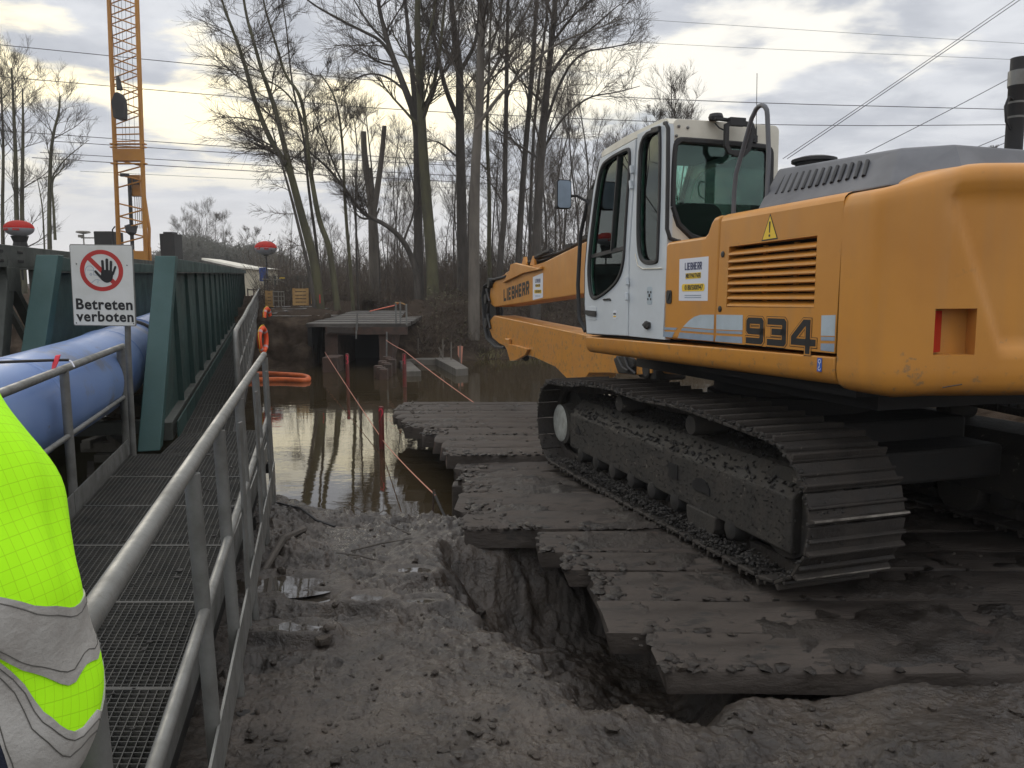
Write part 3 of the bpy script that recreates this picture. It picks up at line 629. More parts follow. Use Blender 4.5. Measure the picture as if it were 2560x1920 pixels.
# front side panel with its stepped top
pan = [(1.80, 1.480), (1.752, 2.15)] + arc(1.712, 2.215, .04, 0, 90, 4) + [(1.17, 2.258), (1.125, 2.285), (1.08, 2.355), (1.045, 2.385), (.962, 2.392), (1.006, 1.490)]
b = MB(); b.prism(pan, .10, .42, fx); b.build('side_panel', 'orange', EX, bevel=.022, seg=3)
# rear side door with louvre opening
GY0, GY1, GZ0, GZ1 = -.058, .858, 1.745, 2.163
def door_panel():
    m = MB(); A = [(1.000, 1.492), (-.243, 1.492), (-.268, 2.345), (.956, 2.345)]; H = [(GY1+.008, GZ0), (GY0+.006, GZ0+.004), (GY0, GZ1+.006), (GY1-.008, GZ1)]
    vs = [fx(y, z, .10) for y, z in A+H] + [fx(y, z, .16) for y, z in H]; m.add(vs, [(0,1,5,4),(1,2,6,5),(2,3,7,6),(3,0,4,7),(4,5,9,8),(5,6,10,9),(6,7,11,10),(7,4,8,11)])
    prof = [(.10, 2.345), (.108, 2.368), (.128, 2.386), (.155, 2.396), (.46, 2.42)]
    vs = [Vector((x, y, z)) for (x, z) in prof for y in (-.268, .956)]; m.add(vs, [(2*i, 2*i+1, 2*i+3, 2*i+2) for i in range(len(prof)-1)])
    for y0, y1 in ((1.0, .956), (-.243, -.268)):
        m.add([fx(y0, 1.492, .10), fx(y1, 2.345, .10), fx(y1, 2.38, .14), fx(y1, 2.38, .40), fx(y0, 1.492, .40)], [(0,1,2,3,4)])
    m.add([fx(1.0, 1.492, .10), fx(-.243, 1.492, .10), fx(-.243, 1.492, .4), fx(1.0, 1.492, .4)], [(0,1,2,3)])
    return m
b = door_panel().build('side_door', 'orange', EX, smooth=40)
b = MB(); b.box((.262, .40, 1.955), (.02, 1.0, .5)); b.build('grille_backing', 'black', EX)
gr = MB(); gr.bar((.162, GY0-.01, GZ0-.006), (.162, GY1+.01, GZ0-.006), .012, .012); gr.bar((.162, GY0-.01, GZ1+.006), (.162, GY1+.01, GZ1+.006), .012, .012)
for y in (.25, .57): gr.box((.20, y, 1.955), (.02, .03, .40))
gr = gr.build('grille', 'orange', EX)
for i in range(8):
    z = GZ1 - .052 - i*.0505
    s = MB(); s.prism([(.098, z-.006), (.100, z+.006), (.112, z+.013), (.150, z+.030), (.156, z+.024), (.122, z-.004), (.112, z-.013)], GY0+.003+.002*i/8, GY1-.003, lambda u, v, d: Vector((u, d, v))); s.build('louvre_slat', 'orange', gr, smooth=50)
# --- counterweight
def counterweight():
    CX, CY, CR = 1.6, 2.13, 3.03
    path = [(.10, y) for y in (-.262, -.30, -.36, -.42, -.48)]
    p1 = Vector((.10, -.48)); a1 = math.atan2(-.80-CY, .42-CX); pe = Vector((CX+CR*math.cos(a1), CY+CR*math.sin(a1)))
    ctrl = Vector((.10, -.70))
    for i in range(1, 13):
        t = i/12; path.append(tuple(p1*(1-t)**2 + ctrl*2*t*(1-t) + pe*t*t))
    a2 = -math.pi - a1
    n = 110
    a2 = math.pi*1.0 + (-a1) - 2*math.pi if a1 > 0 else -math.pi - a1
    for i in range(1, n+1):
        a = a1 + (a2-a1)*i/n; path.append((CX+CR*math.cos(a), CY+CR*math.sin(a)))
    for i in range(11, -1, -1):
        t = i/12; q = p1*(1-t)**2 + ctrl*2*t*(1-t) + pe*t*t; path.append((2*CX-q.x, q.y))
    path += [(2*CX-.10, y) for y in (-.48, -.36, -.262)]
    P = [Vector(p) for p in path]; m = len(P); nrm = []
    for i in range(m):
        d = (P[min(i+1, m-1)]-P[max(i-1, 0)]).normalized(); nrm.append(Vector((d.y, -d.x)))
    for i, k in enumerate(nrm):
        if k.dot(P[i]-Vector((1.6, .5))) < 0: nrm[i] = -k
    rows = [(-.02, .20), (.0, .10), (.015, .055), (.035, .025), (.07, .008), (.12, .0)] + [(.12+.905*i/26, 0) for i in range(1, 27)] + [(1.06, .005), (1.08, .014), (1.095, .03), (1.105, .055), (1.112, .22)]
    vs = []; nz = len(rows)
    def top(x): xx = min(x, 3.2-x); return .0 if xx < .1 else float(np.interp(xx, [.1, .52, .6, 1.6], [.0, .112, .118, .118]))
    for i in range(m):
        for j, (z, ins) in enumerate(rows):
            zz = 1.28 + z*(1 + top(P[i].x)/1.1*min(1, max(0, (z-.5)/.6))) if z > .5 else 1.28+z
            x = min(P[i].x, 3.2-P[i].x); rec = 0
            if P[i].y < -.6:
                # recessed field in the rear face, edged by a slanting rib
                edge = .44 + (2.34-zz)/(2.34-1.56)*.27
                rec = .035*float(sstep(edge-.022, edge+.022, np.array(x)))*float(sstep(1.515, 1.56, np.array(zz)))*float(sstep(2.40, 2.33, np.array(zz)))
            q = P[i] - nrm[i]*(ins+rec); vs.append(Vector((q.x, q.y, zz)))
    # lamp pocket on both rear corners
    fs = []; pocket = {}
    def inpk(i, j):
        q = (P[i]+P[min(i+1, m-1)])/2; x = min(q.x, 3.2-q.x); z = 1.28+(rows[j][0]+rows[j+1][0])/2
        return q.y < -.6 and .375 < x < .585 and 1.50 < z < 1.752
    for i in range(m-1):
        for j in range(nz-1):
            if inpk(i, j): pocket.setdefault(P[i].x < 1.6, []).append((i, j)); continue
            fs.append((i*nz+j, i*nz+j+1, (i+1)*nz+j+1, (i+1)*nz+j))
    fs.append(tuple(i*nz+nz-1 for i in range(m))); fs.append(tuple(i*nz for i in range(m-1, -1, -1)))
    mb = MB(); mb.add(vs, fs); lens = []
    for side, cells in pocket.items():
        i0 = min(c[0] for c in cells); i1 = max(c[0] for c in cells)+1; j0 = min(c[1] for c in cells); j1 = max(c[1] for c in cells)+1
        cor = [vs[i0*nz+j0], vs[i1*nz+j0], vs[i1*nz+j1], vs[i0*nz+j1]]; ring = [i0*nz+j for j in range(j0, j1)] + [i*nz+j1 for i in range(i0, i1)] + [i1*nz+j for j in range(j1, j0, -1)] + [i*nz+j0 for i in range(i1, i0, -1)]
        inn = nrm[(i0+i1)//2]; dv = Vector((-inn.x, -inn.y, 0))*.10; rv = [vs[k] for k in ring]; n_ = len(rv)
        ctr = sum((v for v in rv), Vector())/n_
        back = [v+dv for v in rv]
        mb.add(rv+back, [(k, (k+1) % n_, n_+(k+1) % n_, n_+k) for k in range(n_)] + [tuple(range(n_, 2*n_))]); lens.append((cor, dv))
    return mb, lens
cwm, lens = counterweight(); cw = cwm.build('counterweight', 'orange', EX, smooth=50)
for cor, dv in lens:
    b = MB(); a, c, d, e = cor
    if a.x > c.x: a, c, d, e = c, a, e, d
    if (a+c).x/2 > 1.6: a, c, d, e = c, a, e, d
    l0 = a.lerp(c, .03)+dv*.25; l1 = a.lerp(c, .38)+dv*.97; h0 = e.lerp(d, .03)+dv*.25; h1 = e.lerp(d, .38)+dv*.97; up = Vector((0,0,.012))
    b.add([l0+up, l1+up, h1-up, h0-up, l0+up+dv*.6, l1+up, h1-up, h0-up+dv*.6], [(0,1,2,3), (4,0,3,7), (0,4,5,1), (3,2,6,7)]); b.build('rear_lamp', 'redlens', cw)
b = MB(); b.tube([(.33, -.775, 1.345), (.36, -.79, 1.352), (.42, -.81, 1.362)], .003, 4); b.build('scratch', 'black', cw)
# --- grey engine hood with slanted slots
hb = [(.27, .79, 2.41), (.27, -.42, 2.41), (.58, -.62, 2.41), (2.9, -.62, 2.41), (2.9, .79, 2.41)]
ht = [(.47, .84, 2.705), (.47, -.27, 2.648), (.68, -.44, 2.648), (2.6, -.44, 2.64), (2.6, .84, 2.705)]
b = MB(); b.add([Vector(p) for p in hb+ht], [(0,1,6,5),(1,2,7,6),(2,3,8,7),(3,4,9,8),(4,0,5,9),(5,6,7,8,9),(4,3,2,1,0)]); hood = b.build('engine_hood', 'grey', EX, bevel=.02, seg=3)
hn = (Vector(hb[1])-Vector(hb[0])).cross(Vector(ht[0])-Vector(hb[0])).normalized()
if hn.x > 0: hn = -hn
def hoodpt(y, z): t = (z-2.41)/.27; return Vector((.27+.20*t, y, z)) + hn*.003
for i in range(13):
    p0 = hoodpt(.674-.0672*i, 2.508); p1 = hoodpt(.708-.0652*i, 2.640-.0026*i)
    s = MB(); s.tube([p0+hn*-.006, p1+hn*-.006], .0125, 8); s.build('vent_slot_dark', 'black', hood, smooth=50)  # solid dark bars, the shade inside the slots put in as colour
b = MB(); b.lathe([(.115, 0), (.125, .05), (.15, .055), (.15, .075), (.10, .09)], 20, Matrix.Translation((.66, .70, 2.68))); b.build('filler_cap', 'rubber', EX, smooth=40)
ex = MB(); ex.lathe([(.052, 0), (.052, .52), (.056, .525), (.056, .62), (.049, .625), (.049, .70)], 18, Matrix.Translation((1.60, -.02, 2.60))); ex = ex.build('exhaust_pipe', 'rubber', EX, smooth=40)
for z, r, h in ((2.93, .0535, .012), (3.02, .0535, .012), (3.13, .057, .09)):
    b = MB(); b.lathe([(r, 0), (r+.001, h)], 18, Matrix.Translation((1.60, -.02, z))); b.build('clamp_band', 'galv', ex, smooth=40)
b = MB(); b.tube([(1.56, -.03, 3.04), (1.50, -.05, 3.05), (1.475, -.05, 2.99), (1.49, -.05, 2.90), (1.55, -.03, 2.86)], .008, 6); b.build('hose_loop', 'rubber', ex, smooth=50)
# --- decals and lettering on the side
def side_d(mb, pts, d): return mb.prism(pts, .0985-d, .0992-d, fx)
def stripe(nm, m, pts): b = MB(); side_d(b, pts, 0); b.build(nm, m, EX)
cur = [(1.018, 1.688), (1.10, 1.687), (1.204, 1.684), (1.29, 1.668), (1.37, 1.635), (1.43, 1.60), (1.455, 1.585)]
for pts in ([(.987, 1.689), (.662, 1.693), (.661, 1.588), (.986, 1.583)], [(-.122, 1.706), (-.239, 1.711), (-.239, 1.592), (-.123, 1.588)], cur + [(1.02, 1.583)]): stripe('pale_stripe', 'paleblue', pts)
for pts in ([(.985, 1.576), (.663, 1.581), (.664, 1.562), (.984, 1.557)], [(.984, 1.540), (.663, 1.545), (.661, 1.500), (.999, 1.496)], [(-.124, 1.582), (-.239, 1.586), (-.239, 1.563), (-.124, 1.56)], [(-.124, 1.543), (-.239, 1.548), (-.238, 1.50), (-.126, 1.502)],
            [(1.02, 1.577), (1.464, 1.577), (1.492, 1.555), (1.02, 1.557)], [(1.02, 1.541), (1.505, 1.541), (1.535, 1.494), (1.02, 1.496)], [(1.54, 1.575), (1.765, 1.572), (1.768, 1.553), (1.57, 1.556)], [(1.585, 1.541), (1.77, 1.538), (1.775, 1.494), (1.625, 1.494)]): stripe('blue_stripe', 'midblue', pts)
# 934: black figures with an orange gap and a thin black outline
def figs(w, d):
    mb = MB()
    G = {'9': [[(.152, .098), (.03, .098), (.022, .106), (.022, .160), (.03, .168), (.145, .168), (.152, .160), (.152, .043), (.145, .035), (.022, .035)]],
         '3': [[(.022, .168), (.145, .168), (.152, .160), (.152, .112), (.143, .103), (.06, .103)], [(.143, .103), (.152, .094), (.152, .043), (.145, .035), (.022, .035)]],
         '4': [[(.128, .004), (.128, .168), (.098, .168), (.012, .075), (.012, .052), (.172, .052)]]}
    for ch, y0 in (('9', .622), ('3', .390), ('4', .138)):
        for pl in G[ch]: stroke(mb, [[(y0 - u*1.16, 1.490 + v*1.0) for u, v in pl]], w, lambda u, v, x: Vector((x, u, v)), .0995-d-.0006, .0995-d)
    return mb
figs(.066, .0006).build('number_outline', 'black', EX); figs(.058, .0014).build('number_gap', 'orange', EX); figs(.041, .0022).build('model_number', 'black', EX)
def plate(name, m, y0, z0, y1, z1, x=.0985): b = MB(); b.prism([(y0, z0), (y1, z0), (y1, z1), (y0, z1)], x-.0012, x, fx); return b.build(name, m, EX)
SIDE = lambda y, z, x: Matrix.Translation((x, y, z)) @ Matrix(((0,0,-1,0),(-1,0,0,0),(0,1,0,0),(0,0,0,1)))      # text on a left-hand face, reading towards the rear
LET = {'L': [[(.12, 1), (.12, .12), (.62, .12)]], 'I': [[(.13, 0), (.13, 1)]], 'E': [[(.62, .9), (.13, .9), (.13, .1), (.62, .1)], [(.13, .5), (.55, .5)]],
       'B': [[(.13, .1), (.13, .9), (.52, .9), (.6, .8), (.6, .6), (.5, .5), (.13, .5)], [(.5, .5), (.62, .4), (.62, .2), (.52, .1), (.13, .1)]], 'H': [[(.13, 0), (.13, 1)], [(.6, 0), (.6, 1)], [(.13, .5), (.6, .5)]],
       'R': [[(.13, 0), (.13, .9), (.52, .9), (.6, .8), (.6, .58), (.5, .46), (.13, .46)], [(.4, .46), (.62, 0)]]}
st = plate('hire_sticker', 'paper', 1.528, 1.788, 1.110, 2.110, .1)
def hire(parent, yc, z0, h, w, x):
    k = h/.322
    lb = MB(); u0 = 0; tot = sum({'I': .36}.get(c, .80) for c in 'LIEBHERR')
    for c in 'LIEBHERR':
        for pl in LET[c]: stroke(lb, [[(yc+.125*k - (u0+u)/tot*.25*k, z0+.232*k + v*.058*k) for u, v in pl]], .0095*k, lambda u, v, x_: Vector((x_, u, v)), x-.0008, x-.0002, caps=False)
        u0 += {'I': .36}.get(c, .80)
    lb.build('sticker_print', 'navyink', parent)
    b = MB(); b.prism([(yc+.11*k, z0+.165*k), (yc-.11*k, z0+.168*k), (yc-.11*k, z0+.212*k), (yc+.11*k, z0+.209*k)], x-.0006, x, fx); b.build('sticker_band', 'warn', parent)
    text_mesh('MIETPARTNER', .046*k, 'black', 'sticker_print', parent, SIDE(yc, z0+.188*k, x-.0008), .0012*k, .74)
    b = MB(); b.prism(rrect(yc-.165*k, z0+.072*k, yc+.165*k, z0+.128*k, .02*k), x-.0006, x, fx); b.build('sticker_band', 'warn', parent)
    text_mesh('0180/5000947', .054*k, 'black', 'sticker_print', parent, SIDE(yc-.01*k, z0+.099*k, x-.0008), .0014*k, .84)
    for dz in (.038, .022): 
        b = MB(); b.prism([(yc+.12*k, z0+dz*k), (yc-.12*k, z0+dz*k), (yc-.12*k, z0+(dz+.006)*k), (yc+.12*k, z0+(dz+.006)*k)], x-.0006, x, fx); b.build('sticker_line', 'midblue', parent)
hire(st, 1.318, 1.788, .322, .418, .0980)
tri = [(.393, 2.343), (.478, 2.174), (.309, 2.177)]; cen = (.393, 2.232)
b = MB(); side_d(b, tri, 0); ws = b.build('warning_sign', 'black', EX)
b = MB(); side_d(b, [(cen[0]+(y-cen[0])*.86, cen[1]+(z-cen[1])*.86) for y, z in tri], .001); b.build('sign_face', 'warn', ws)
b = MB(); side_d(b, [(.401, 2.292), (.385, 2.292), (.389, 2.222), (.398, 2.222)], .002); side_d(b, rrect(.385, 2.196, .402, 2.212, .007), .002); b.build('exclamation_mark', 'black', ws)
for y, z in ((.924, 2.115), (.944, 1.731)):
    b = MB(); b.lathe([(.022, .0), (.022, .004), (.012, .006)], 14, Matrix.Translation((.1, y, z)) @ Matrix.Rotation(-math.pi/2, 4, 'Y')); b.build('door_lock', 'black', EX)
b = MB(); b.prism(rrect(1.640, 1.765, 1.722, 1.872, .02), .092, .104, fx); la = b.build('latch', 'black', EX, bevel=.004)
b = MB(); b.tube([(.090, 1.70, 1.79), (.090, 1.68, 1.82), (.090, 1.665, 1.85)], .005, 5); b.build('latch_lever', 'galv', la)
hk = plate('hook_decal', 'blue', -.103, 1.378, -.143, 1.458, .0975)
b = MB(); f_ = lambda u, v, x: Vector((x, u, v))
stroke(b, [[(-.123+.011*math.cos(R_(a)), 1.438+.011*math.sin(R_(a))) for a in range(0, 361, 40)]], .004, f_, .0955, .0962); stroke(b, [[(-.123, 1.425), (-.123, 1.405)] + [(-.123+.010*math.cos(R_(a)), 1.395+.010*math.sin(R_(a))) for a in range(90, -181, -45)]], .004, f_, .0955, .0962); b.build('hook_symbol', 'paper', hk)

# --- cab
XC = .10; CW = 1.03
CAB = thing('cab'); CAB.parent = EX; tag(CAB, 'white operator cab with tinted windows')
doorP = [(3.062, 3.135), (3.215, 2.86), (3.345, 2.45), (3.418, 2.10), (3.422, 1.75), (3.362, 1.452), (2.420, 1.470), (2.418, 2.20), (2.33, 2.90), (2.300, 3.172)]
dwin = smoothpoly([(3.04, 3.03), (2.90, 3.093), (2.47, 3.118), (2.392, 3.085), (2.44, 2.72), (2.490, 2.33), (2.505, 2.14), (2.60, 1.99), (2.80, 1.895), (3.12, 1.805), (3.235, 1.815), (3.295, 1.92), (3.322, 2.12), (3.255, 2.42), (3.13, 2.82)], 2)
b = MB(); b.prism(doorP, XC-.006, XC+.045, fx, [dwin]); door = b.build('cab_door', 'white', CAB, bevel=.008)
def ring_of(P, r, x): m = MB(); Q = [fx(y, z, x) for y, z in P]; m.tube(Q+[Q[0]], r, 6, caps=False); return m
ring_of(dwin, .020, XC-.004).build('window_seal', 'rubber', door, smooth=50)
def inset(P, k): c = sum((Vector(p) for p in P), Vector((0, 0)))/len(P); return [tuple(c+(Vector(p)-c)*k) for p in P]
b = MB(); b.prism(dwin, XC+.02, XC+.025, fx); b.build('window_pane', 'glass', door)
b = MB(); b.bar((XC+.012, 3.29, 2.222), (XC+.012, 2.49, 2.262), .02, .035); b.bar((XC+.012, 2.66, 3.09), (XC+.012, 2.80, 2.25), .02, .04, Vector((1,0,0))); b.build('window_bar', 'rubber', door)
b = MB(); b.prism(rrect(3.11, 1.595, 3.345, 1.725, .03), XC-.012, XC-.0055, fx); rec = b.build('handle_recess', 'white', door, bevel=.004)
b = MB(); b.prism([(3.372, 1.690), (3.372, 1.655), (3.30, 1.637), (3.11, 1.628), (3.098, 1.640), (3.10, 1.685)], XC-.03, XC-.012, fx); b.build('door_handle', 'rubber', door, bevel=.006)
b = MB(); b.tube([(XC-.010, 2.94, 1.795), (XC-.010, 2.80, 1.80), (XC-.012, 2.78, 1.79)], .010, 5); b.build('lock_lever', 'rubber', door)
b = MB(); b.prism(rrect(2.655, 1.615, 2.730, 1.695, .02), XC-.0085, XC-.0065, fx); lb = b.build('door_label', 'paper', door)
b = MB(); b.box((XC-.009, 2.692, 1.665), (.001, .055, .016)); b.build('label_print', 'black', lb); b = MB(); b.box((XC-.009, 2.692, 1.640), (.001, .055, .012)); b.build('label_band', 'warn', lb)
for (y0, z0, y1, z1) in ((2.352, 2.955, 2.338, 2.885), (2.362, 2.83, 2.348, 2.755), (2.425, 1.995, 2.405, 1.925), (2.425, 1.86, 2.41, 1.79)):
    b = MB(); b.bar((XC-.022, y0, z0), (XC-.022, y1, z1), .028, .028); b.build('door_hinge', 'white', door, bevel=.005)
rear = [(2.288, 3.205), (1.80, 3.215), (1.745, 3.185), (1.735, 3.10), (1.742, 1.47), (2.408, 1.47), (2.408, 2.20), (2.318, 2.90), (2.286, 3.178)]
rwin = smoothpoly([(2.215, 3.175), (1.895, 3.172), (1.868, 3.15), (1.862, 2.70), (1.880, 2.13), (1.90, 2.105), (2.07, 2.105), (2.17, 2.13), (2.232, 2.22), (2.252, 2.45), (2.240, 2.85)], 2)
b = MB(); b.prism(rear, XC, XC+.05, fx, [rwin]); rq = b.build('rear_quarter', 'white', CAB, bevel=.008)
ring_of(rwin, .020, XC+.002).build('window_seal', 'rubber', rq, smooth=50)
b = MB(); b.prism(rwin, XC+.025, XC+.03, fx); b.build('window_pane', 'glass', rq)
b = MB(); b.bar((XC-.012, 1.86, 3.165), (XC-.012, 2.0, 3.175), .03, .05); b.build('window_latch', 'rubber', rq, bevel=.01)
b = MB(); b.lathe([(.03, 0), (.04, .01), (.02, .035)], 10, Matrix.Translation((XC, 2.05, 1.58)) @ Matrix.Rotation(-math.pi/2, 4, 'Y')); b.prism([(2.105, 1.58), (2.05, 1.615), (1.99, 1.605), (1.985, 1.565), (2.04, 1.55)], XC-.03, XC, fx); b.build('lock_cap', 'rubber', rq, bevel=.006)
b = MB(); b.prism(rrect(1.975, 1.755, 2.065, 1.905, .02), XC-.002, XC, fx); lf = b.build('door_sticker', 'paleblue', rq)
b = MB()
for y, z in ((2.045, 1.86), (1.995, 1.858), (2.045, 1.80), (1.995, 1.80)): b.box((XC-.003, y, z), (.002, .018, .018))
b.box((XC-.003, 2.02, 1.832), (.002, .026, .026)); b.build('sticker_mark', 'black', lf)
b = MB(); b.tube([(XC-.004, 2.29, 2.19), (XC-.004, 2.24, 2.09), (XC-.004, 2.14, 2.057), (XC-.004, 1.80, 2.05)], .006, 5); b.build('pressed_edge', 'cream', rq, smooth=60)
# rear wall and roof
rwall = rrect(XC+.045, 1.47, XC+CW, 3.225, .05); rw = smoothpoly([(.150, 2.26), (.150, 3.0), (.19, 3.056), (.24, 3.062), (1.0, 3.05), (1.045, 3.03), (1.06, 2.98), (1.06, 2.26)], 2)
b = MB(); b.prism(rwall, 1.742, 1.80, fy, [rw]); rwo = b.build('rear_wall', 'cream', CAB, bevel=.012, seg=3)
def ring_y(P, r, y): m = MB(); Q = [fy(x, z, y) for x, z in P]; m.tube(Q+[Q[0]], r, 6, caps=False); return m
ring_y(rw, .026, 1.742).build('window_seal', 'rubber', rwo, smooth=50); b = MB(); b.prism(rw, 1.765, 1.77, fy); b.build('window_pane', 'glass', rwo)
b = MB(); b.tube([(XC-.004, 1.80, 3.195), (XC-.006, 1.765, 3.19), (XC-.004, 1.738, 3.14), (XC-.002, 1.735, 2.75), (XC, 1.738, 2.36), (XC+.02, 1.72, 2.285), (XC+.07, 1.70, 2.262), (XC+.10, 1.70, 2.26)], .017, 6); b.build('drain_pipe', 'rubber', rwo, smooth=50)
for x, z in ((.19, 3.165), (.27, 3.16), (.17, 3.09)):
    b = MB(); b.lathe([(.012, 0), (.012, .012), (.006, .016)], 8, Matrix.Translation((x, 1.742, z)) @ Matrix.Rotation(math.pi/2, 4, 'X')); b.build('bolt', 'galv', rwo)
roofP = [(1.744, 3.10), (1.744, 3.19), (1.78, 3.228), (1.9, 3.245), (2.5, 3.24), (3.0, 3.205), (3.05, 3.19), (3.06, 3.145), (2.3, 3.185), (2.28, 3.205), (1.82, 3.215), (1.76, 3.19)]
b = MB(); b.prism([(1.744, 3.185), (1.785, 3.232), (1.9, 3.245), (2.5, 3.24), (3.0, 3.205), (3.055, 3.185), (3.055, 3.145), (2.3, 3.183), (1.744, 3.18)], XC+.008, XC+CW, fx); rf = b.build('cab_roof', 'cream', CAB, bevel=.02, seg=3)
b = MB(); b.prism([(1.744, 3.13), (1.744, 3.178), (3.0, 3.14), (3.0, 3.10)], XC+.06, XC+CW-.03, fx); b.build('headliner', 'seat', CAB)
# front frame, windscreen, right wall, floor, seat and console
b = MB(); FP = [(3.075, 3.13), (3.23, 2.86), (3.36, 2.45), (3.43, 2.10), (3.432, 1.75), (3.37, 1.455)]
for x in (XC+.03, XC+CW-.03): b.tube([fx(y, z, x) for y, z in FP], .035, 8)
b.bar((XC+.03, 3.37, 1.47), (XC+CW-.03, 3.37, 1.47), .06, .05); b.bar((XC+.03, 3.08, 3.14), (XC+CW-.03, 3.08, 3.14), .06, .05); b.build('front_frame', 'rubber', CAB, smooth=50)
b = MB(); vs = [fx(y, z, x) for y, z in FP for x in (XC+.03, XC+CW-.03)]; b.add(vs, [(2*i, 2*i+1, 2*i+3, 2*i+2) for i in range(5)]); b.build('windscreen', 'glass', CAB)
rwin2 = [(3.05, 2.98), (2.9, 3.04), (2.4, 3.07), (2.0, 3.09), (1.88, 3.07), (1.84, 2.98), (1.84, 2.5), (1.84, 2.12), (1.88, 2.04), (2.1, 2.02), (2.7, 2.02), (3.2, 2.02), (3.28, 2.08), (3.28, 2.3), (3.18, 2.7)]
b = MB(); b.prism([(3.07, 3.15), (1.75, 3.19), (1.75, 1.47), (3.37, 1.45), (3.42, 2.1), (3.23, 2.86)], XC+CW-.03, XC+CW, fx, [smoothpoly(rwin2, 2)]); rwl = b.build('right_wall', 'white', CAB)
b = MB(); b.prism(smoothpoly(rwin2, 2), XC+CW-.018, XC+CW-.014, fx); b.build('window_pane', 'glass', rwl)
b = MB(); b.box((XC+CW/2, 2.56, 1.46), (CW-.1, 1.62, .04)); b.build('cab_floor', 'seat', CAB)
b = MB(); b.box((.60, 2.42, 1.90), (.50, .52, .14)); b.box((.60, 2.40, 1.66), (.36, .40, .36)); stt = b.build('seat', 'seat', CAB, bevel=.05, seg=3)
b = MB(); b.prism(rrect(.36, 1.92, .84, 2.62, .12), 2.10, 2.24, fy); b.build('backrest', 'seat', stt, bevel=.04, seg=3)
b = MB(); b.box((.19, 2.45, 1.84), (.16, .6, .22)); b.box((1.0, 2.45, 1.84), (.16, .6, .22)); b.box((.20, 2.62, 2.02), (.05, .05, .18)); b.box((1.0, 2.62, 2.02), (.05, .05, .18)); b.box((.98, 3.1, 2.0), (.10, .12, .35)); b.build('console', 'seat', CAB, bevel=.02)
# mirror, pipes, camera bracket, aerial, grab rail
b = MB(); b.prism(rrect(-.20, 2.70, -.045, 2.985, .03), 3.44, 3.50, fy); mi_ = b.build('mirror', 'rubber', CAB, bevel=.02, seg=3)
b = MB(); b.prism(rrect(-.19, 2.71, -.055, 2.975, .025), 3.432, 3.438, fy); b.build('mirror_face', 'midblue', mi_)
b = MB(); b.tube([(-.06, 3.49, 2.83), (.04, 3.50, 2.84), (.11, 3.42, 2.78), (.13, 3.36, 2.72)], .014, 6); b.box((.16, 3.34, 2.76), (.09, .12, .24)); b.build('mirror_arm', 'rubber', mi_, smooth=50)
b = MB(); b.tube([(.22, 3.12, 3.10), (.18, 3.28, 3.0), (.14, 3.42, 2.85), (.12, 3.60, 2.45), (.12, 3.66, 1.95), (.12, 3.62, 1.60), (.14, 3.50, 1.47)], .022, 7); b.build('guard_pipe', 'rubber', CAB, smooth=50)
b = MB(); b.tube([(.20, 3.02, 3.16), (.18, 3.14, 3.08), (.16, 3.20, 2.95), (.16, 3.25, 2.86)], .02, 6); b.build('hose', 'rubber', CAB, smooth=50)
cb = MB()
for Q in ([(.545, 3.165), (.545, 3.01), (.575, 2.965), (.70, 2.945), (.745, 2.985), (.79, 3.14), (.77, 3.185), (.60, 3.195), (.545, 3.165)],): stroke(cb, [Q], .034, lambda u, v, d: Vector((u, d, v)), 1.60, 1.63)
cb.box((.64, 1.62, 3.20), (.14, .05, .06)); cb.box((.66, 1.62, 2.955), (.10, .035, .05)); cb.bar((.46, 1.66, 3.225), (.70, 1.66, 3.215), .05, .018); cb.lathe([(.055, 0), (.06, .02), (.05, .045)], 14, Matrix.Translation((.50, 1.70, 3.225)))
cb = cb.build('work_light_bracket', 'rubber', CAB)
b = MB(); b.tube([(.49, 1.70, 3.20), (.52, 1.68, 3.16), (.58, 1.66, 3.13)], .006, 5); b.tube([(.68, 1.64, 3.22), (.76, 1.64, 3.21), (.80, 1.65, 3.15), (.79, 1.66, 3.08)], .006, 5); b.build('cable', 'rubber', cb)
b = MB(); b.box((.885, 1.725, 3.10), (.035, .03, .055)); b.tube([(.89, 1.72, 3.12), (.893, 1.72, 3.20)], [.01, .005], 6); b.tube([(.893, 1.72, 3.19), (.885, 1.72, 3.62)], .0028, 5); b.build('aerial', 'rubber', CAB)
gp = [(1.19, 2.40), (1.185, 2.60), (1.168, 2.72), (1.091, 2.873), (.992, 3.075)] + [(.895+.085*math.cos(R_(a)), 3.055+.085*math.sin(R_(a))) for a in range(30, 181, 25)] + [(.782, 2.80), (.785, 2.45)]
b = MB(); b.tube([fx(y, z, .35) for y, z in gp], .0165, 8); b.build('grab_rail', 'grey', EX, smooth=60)
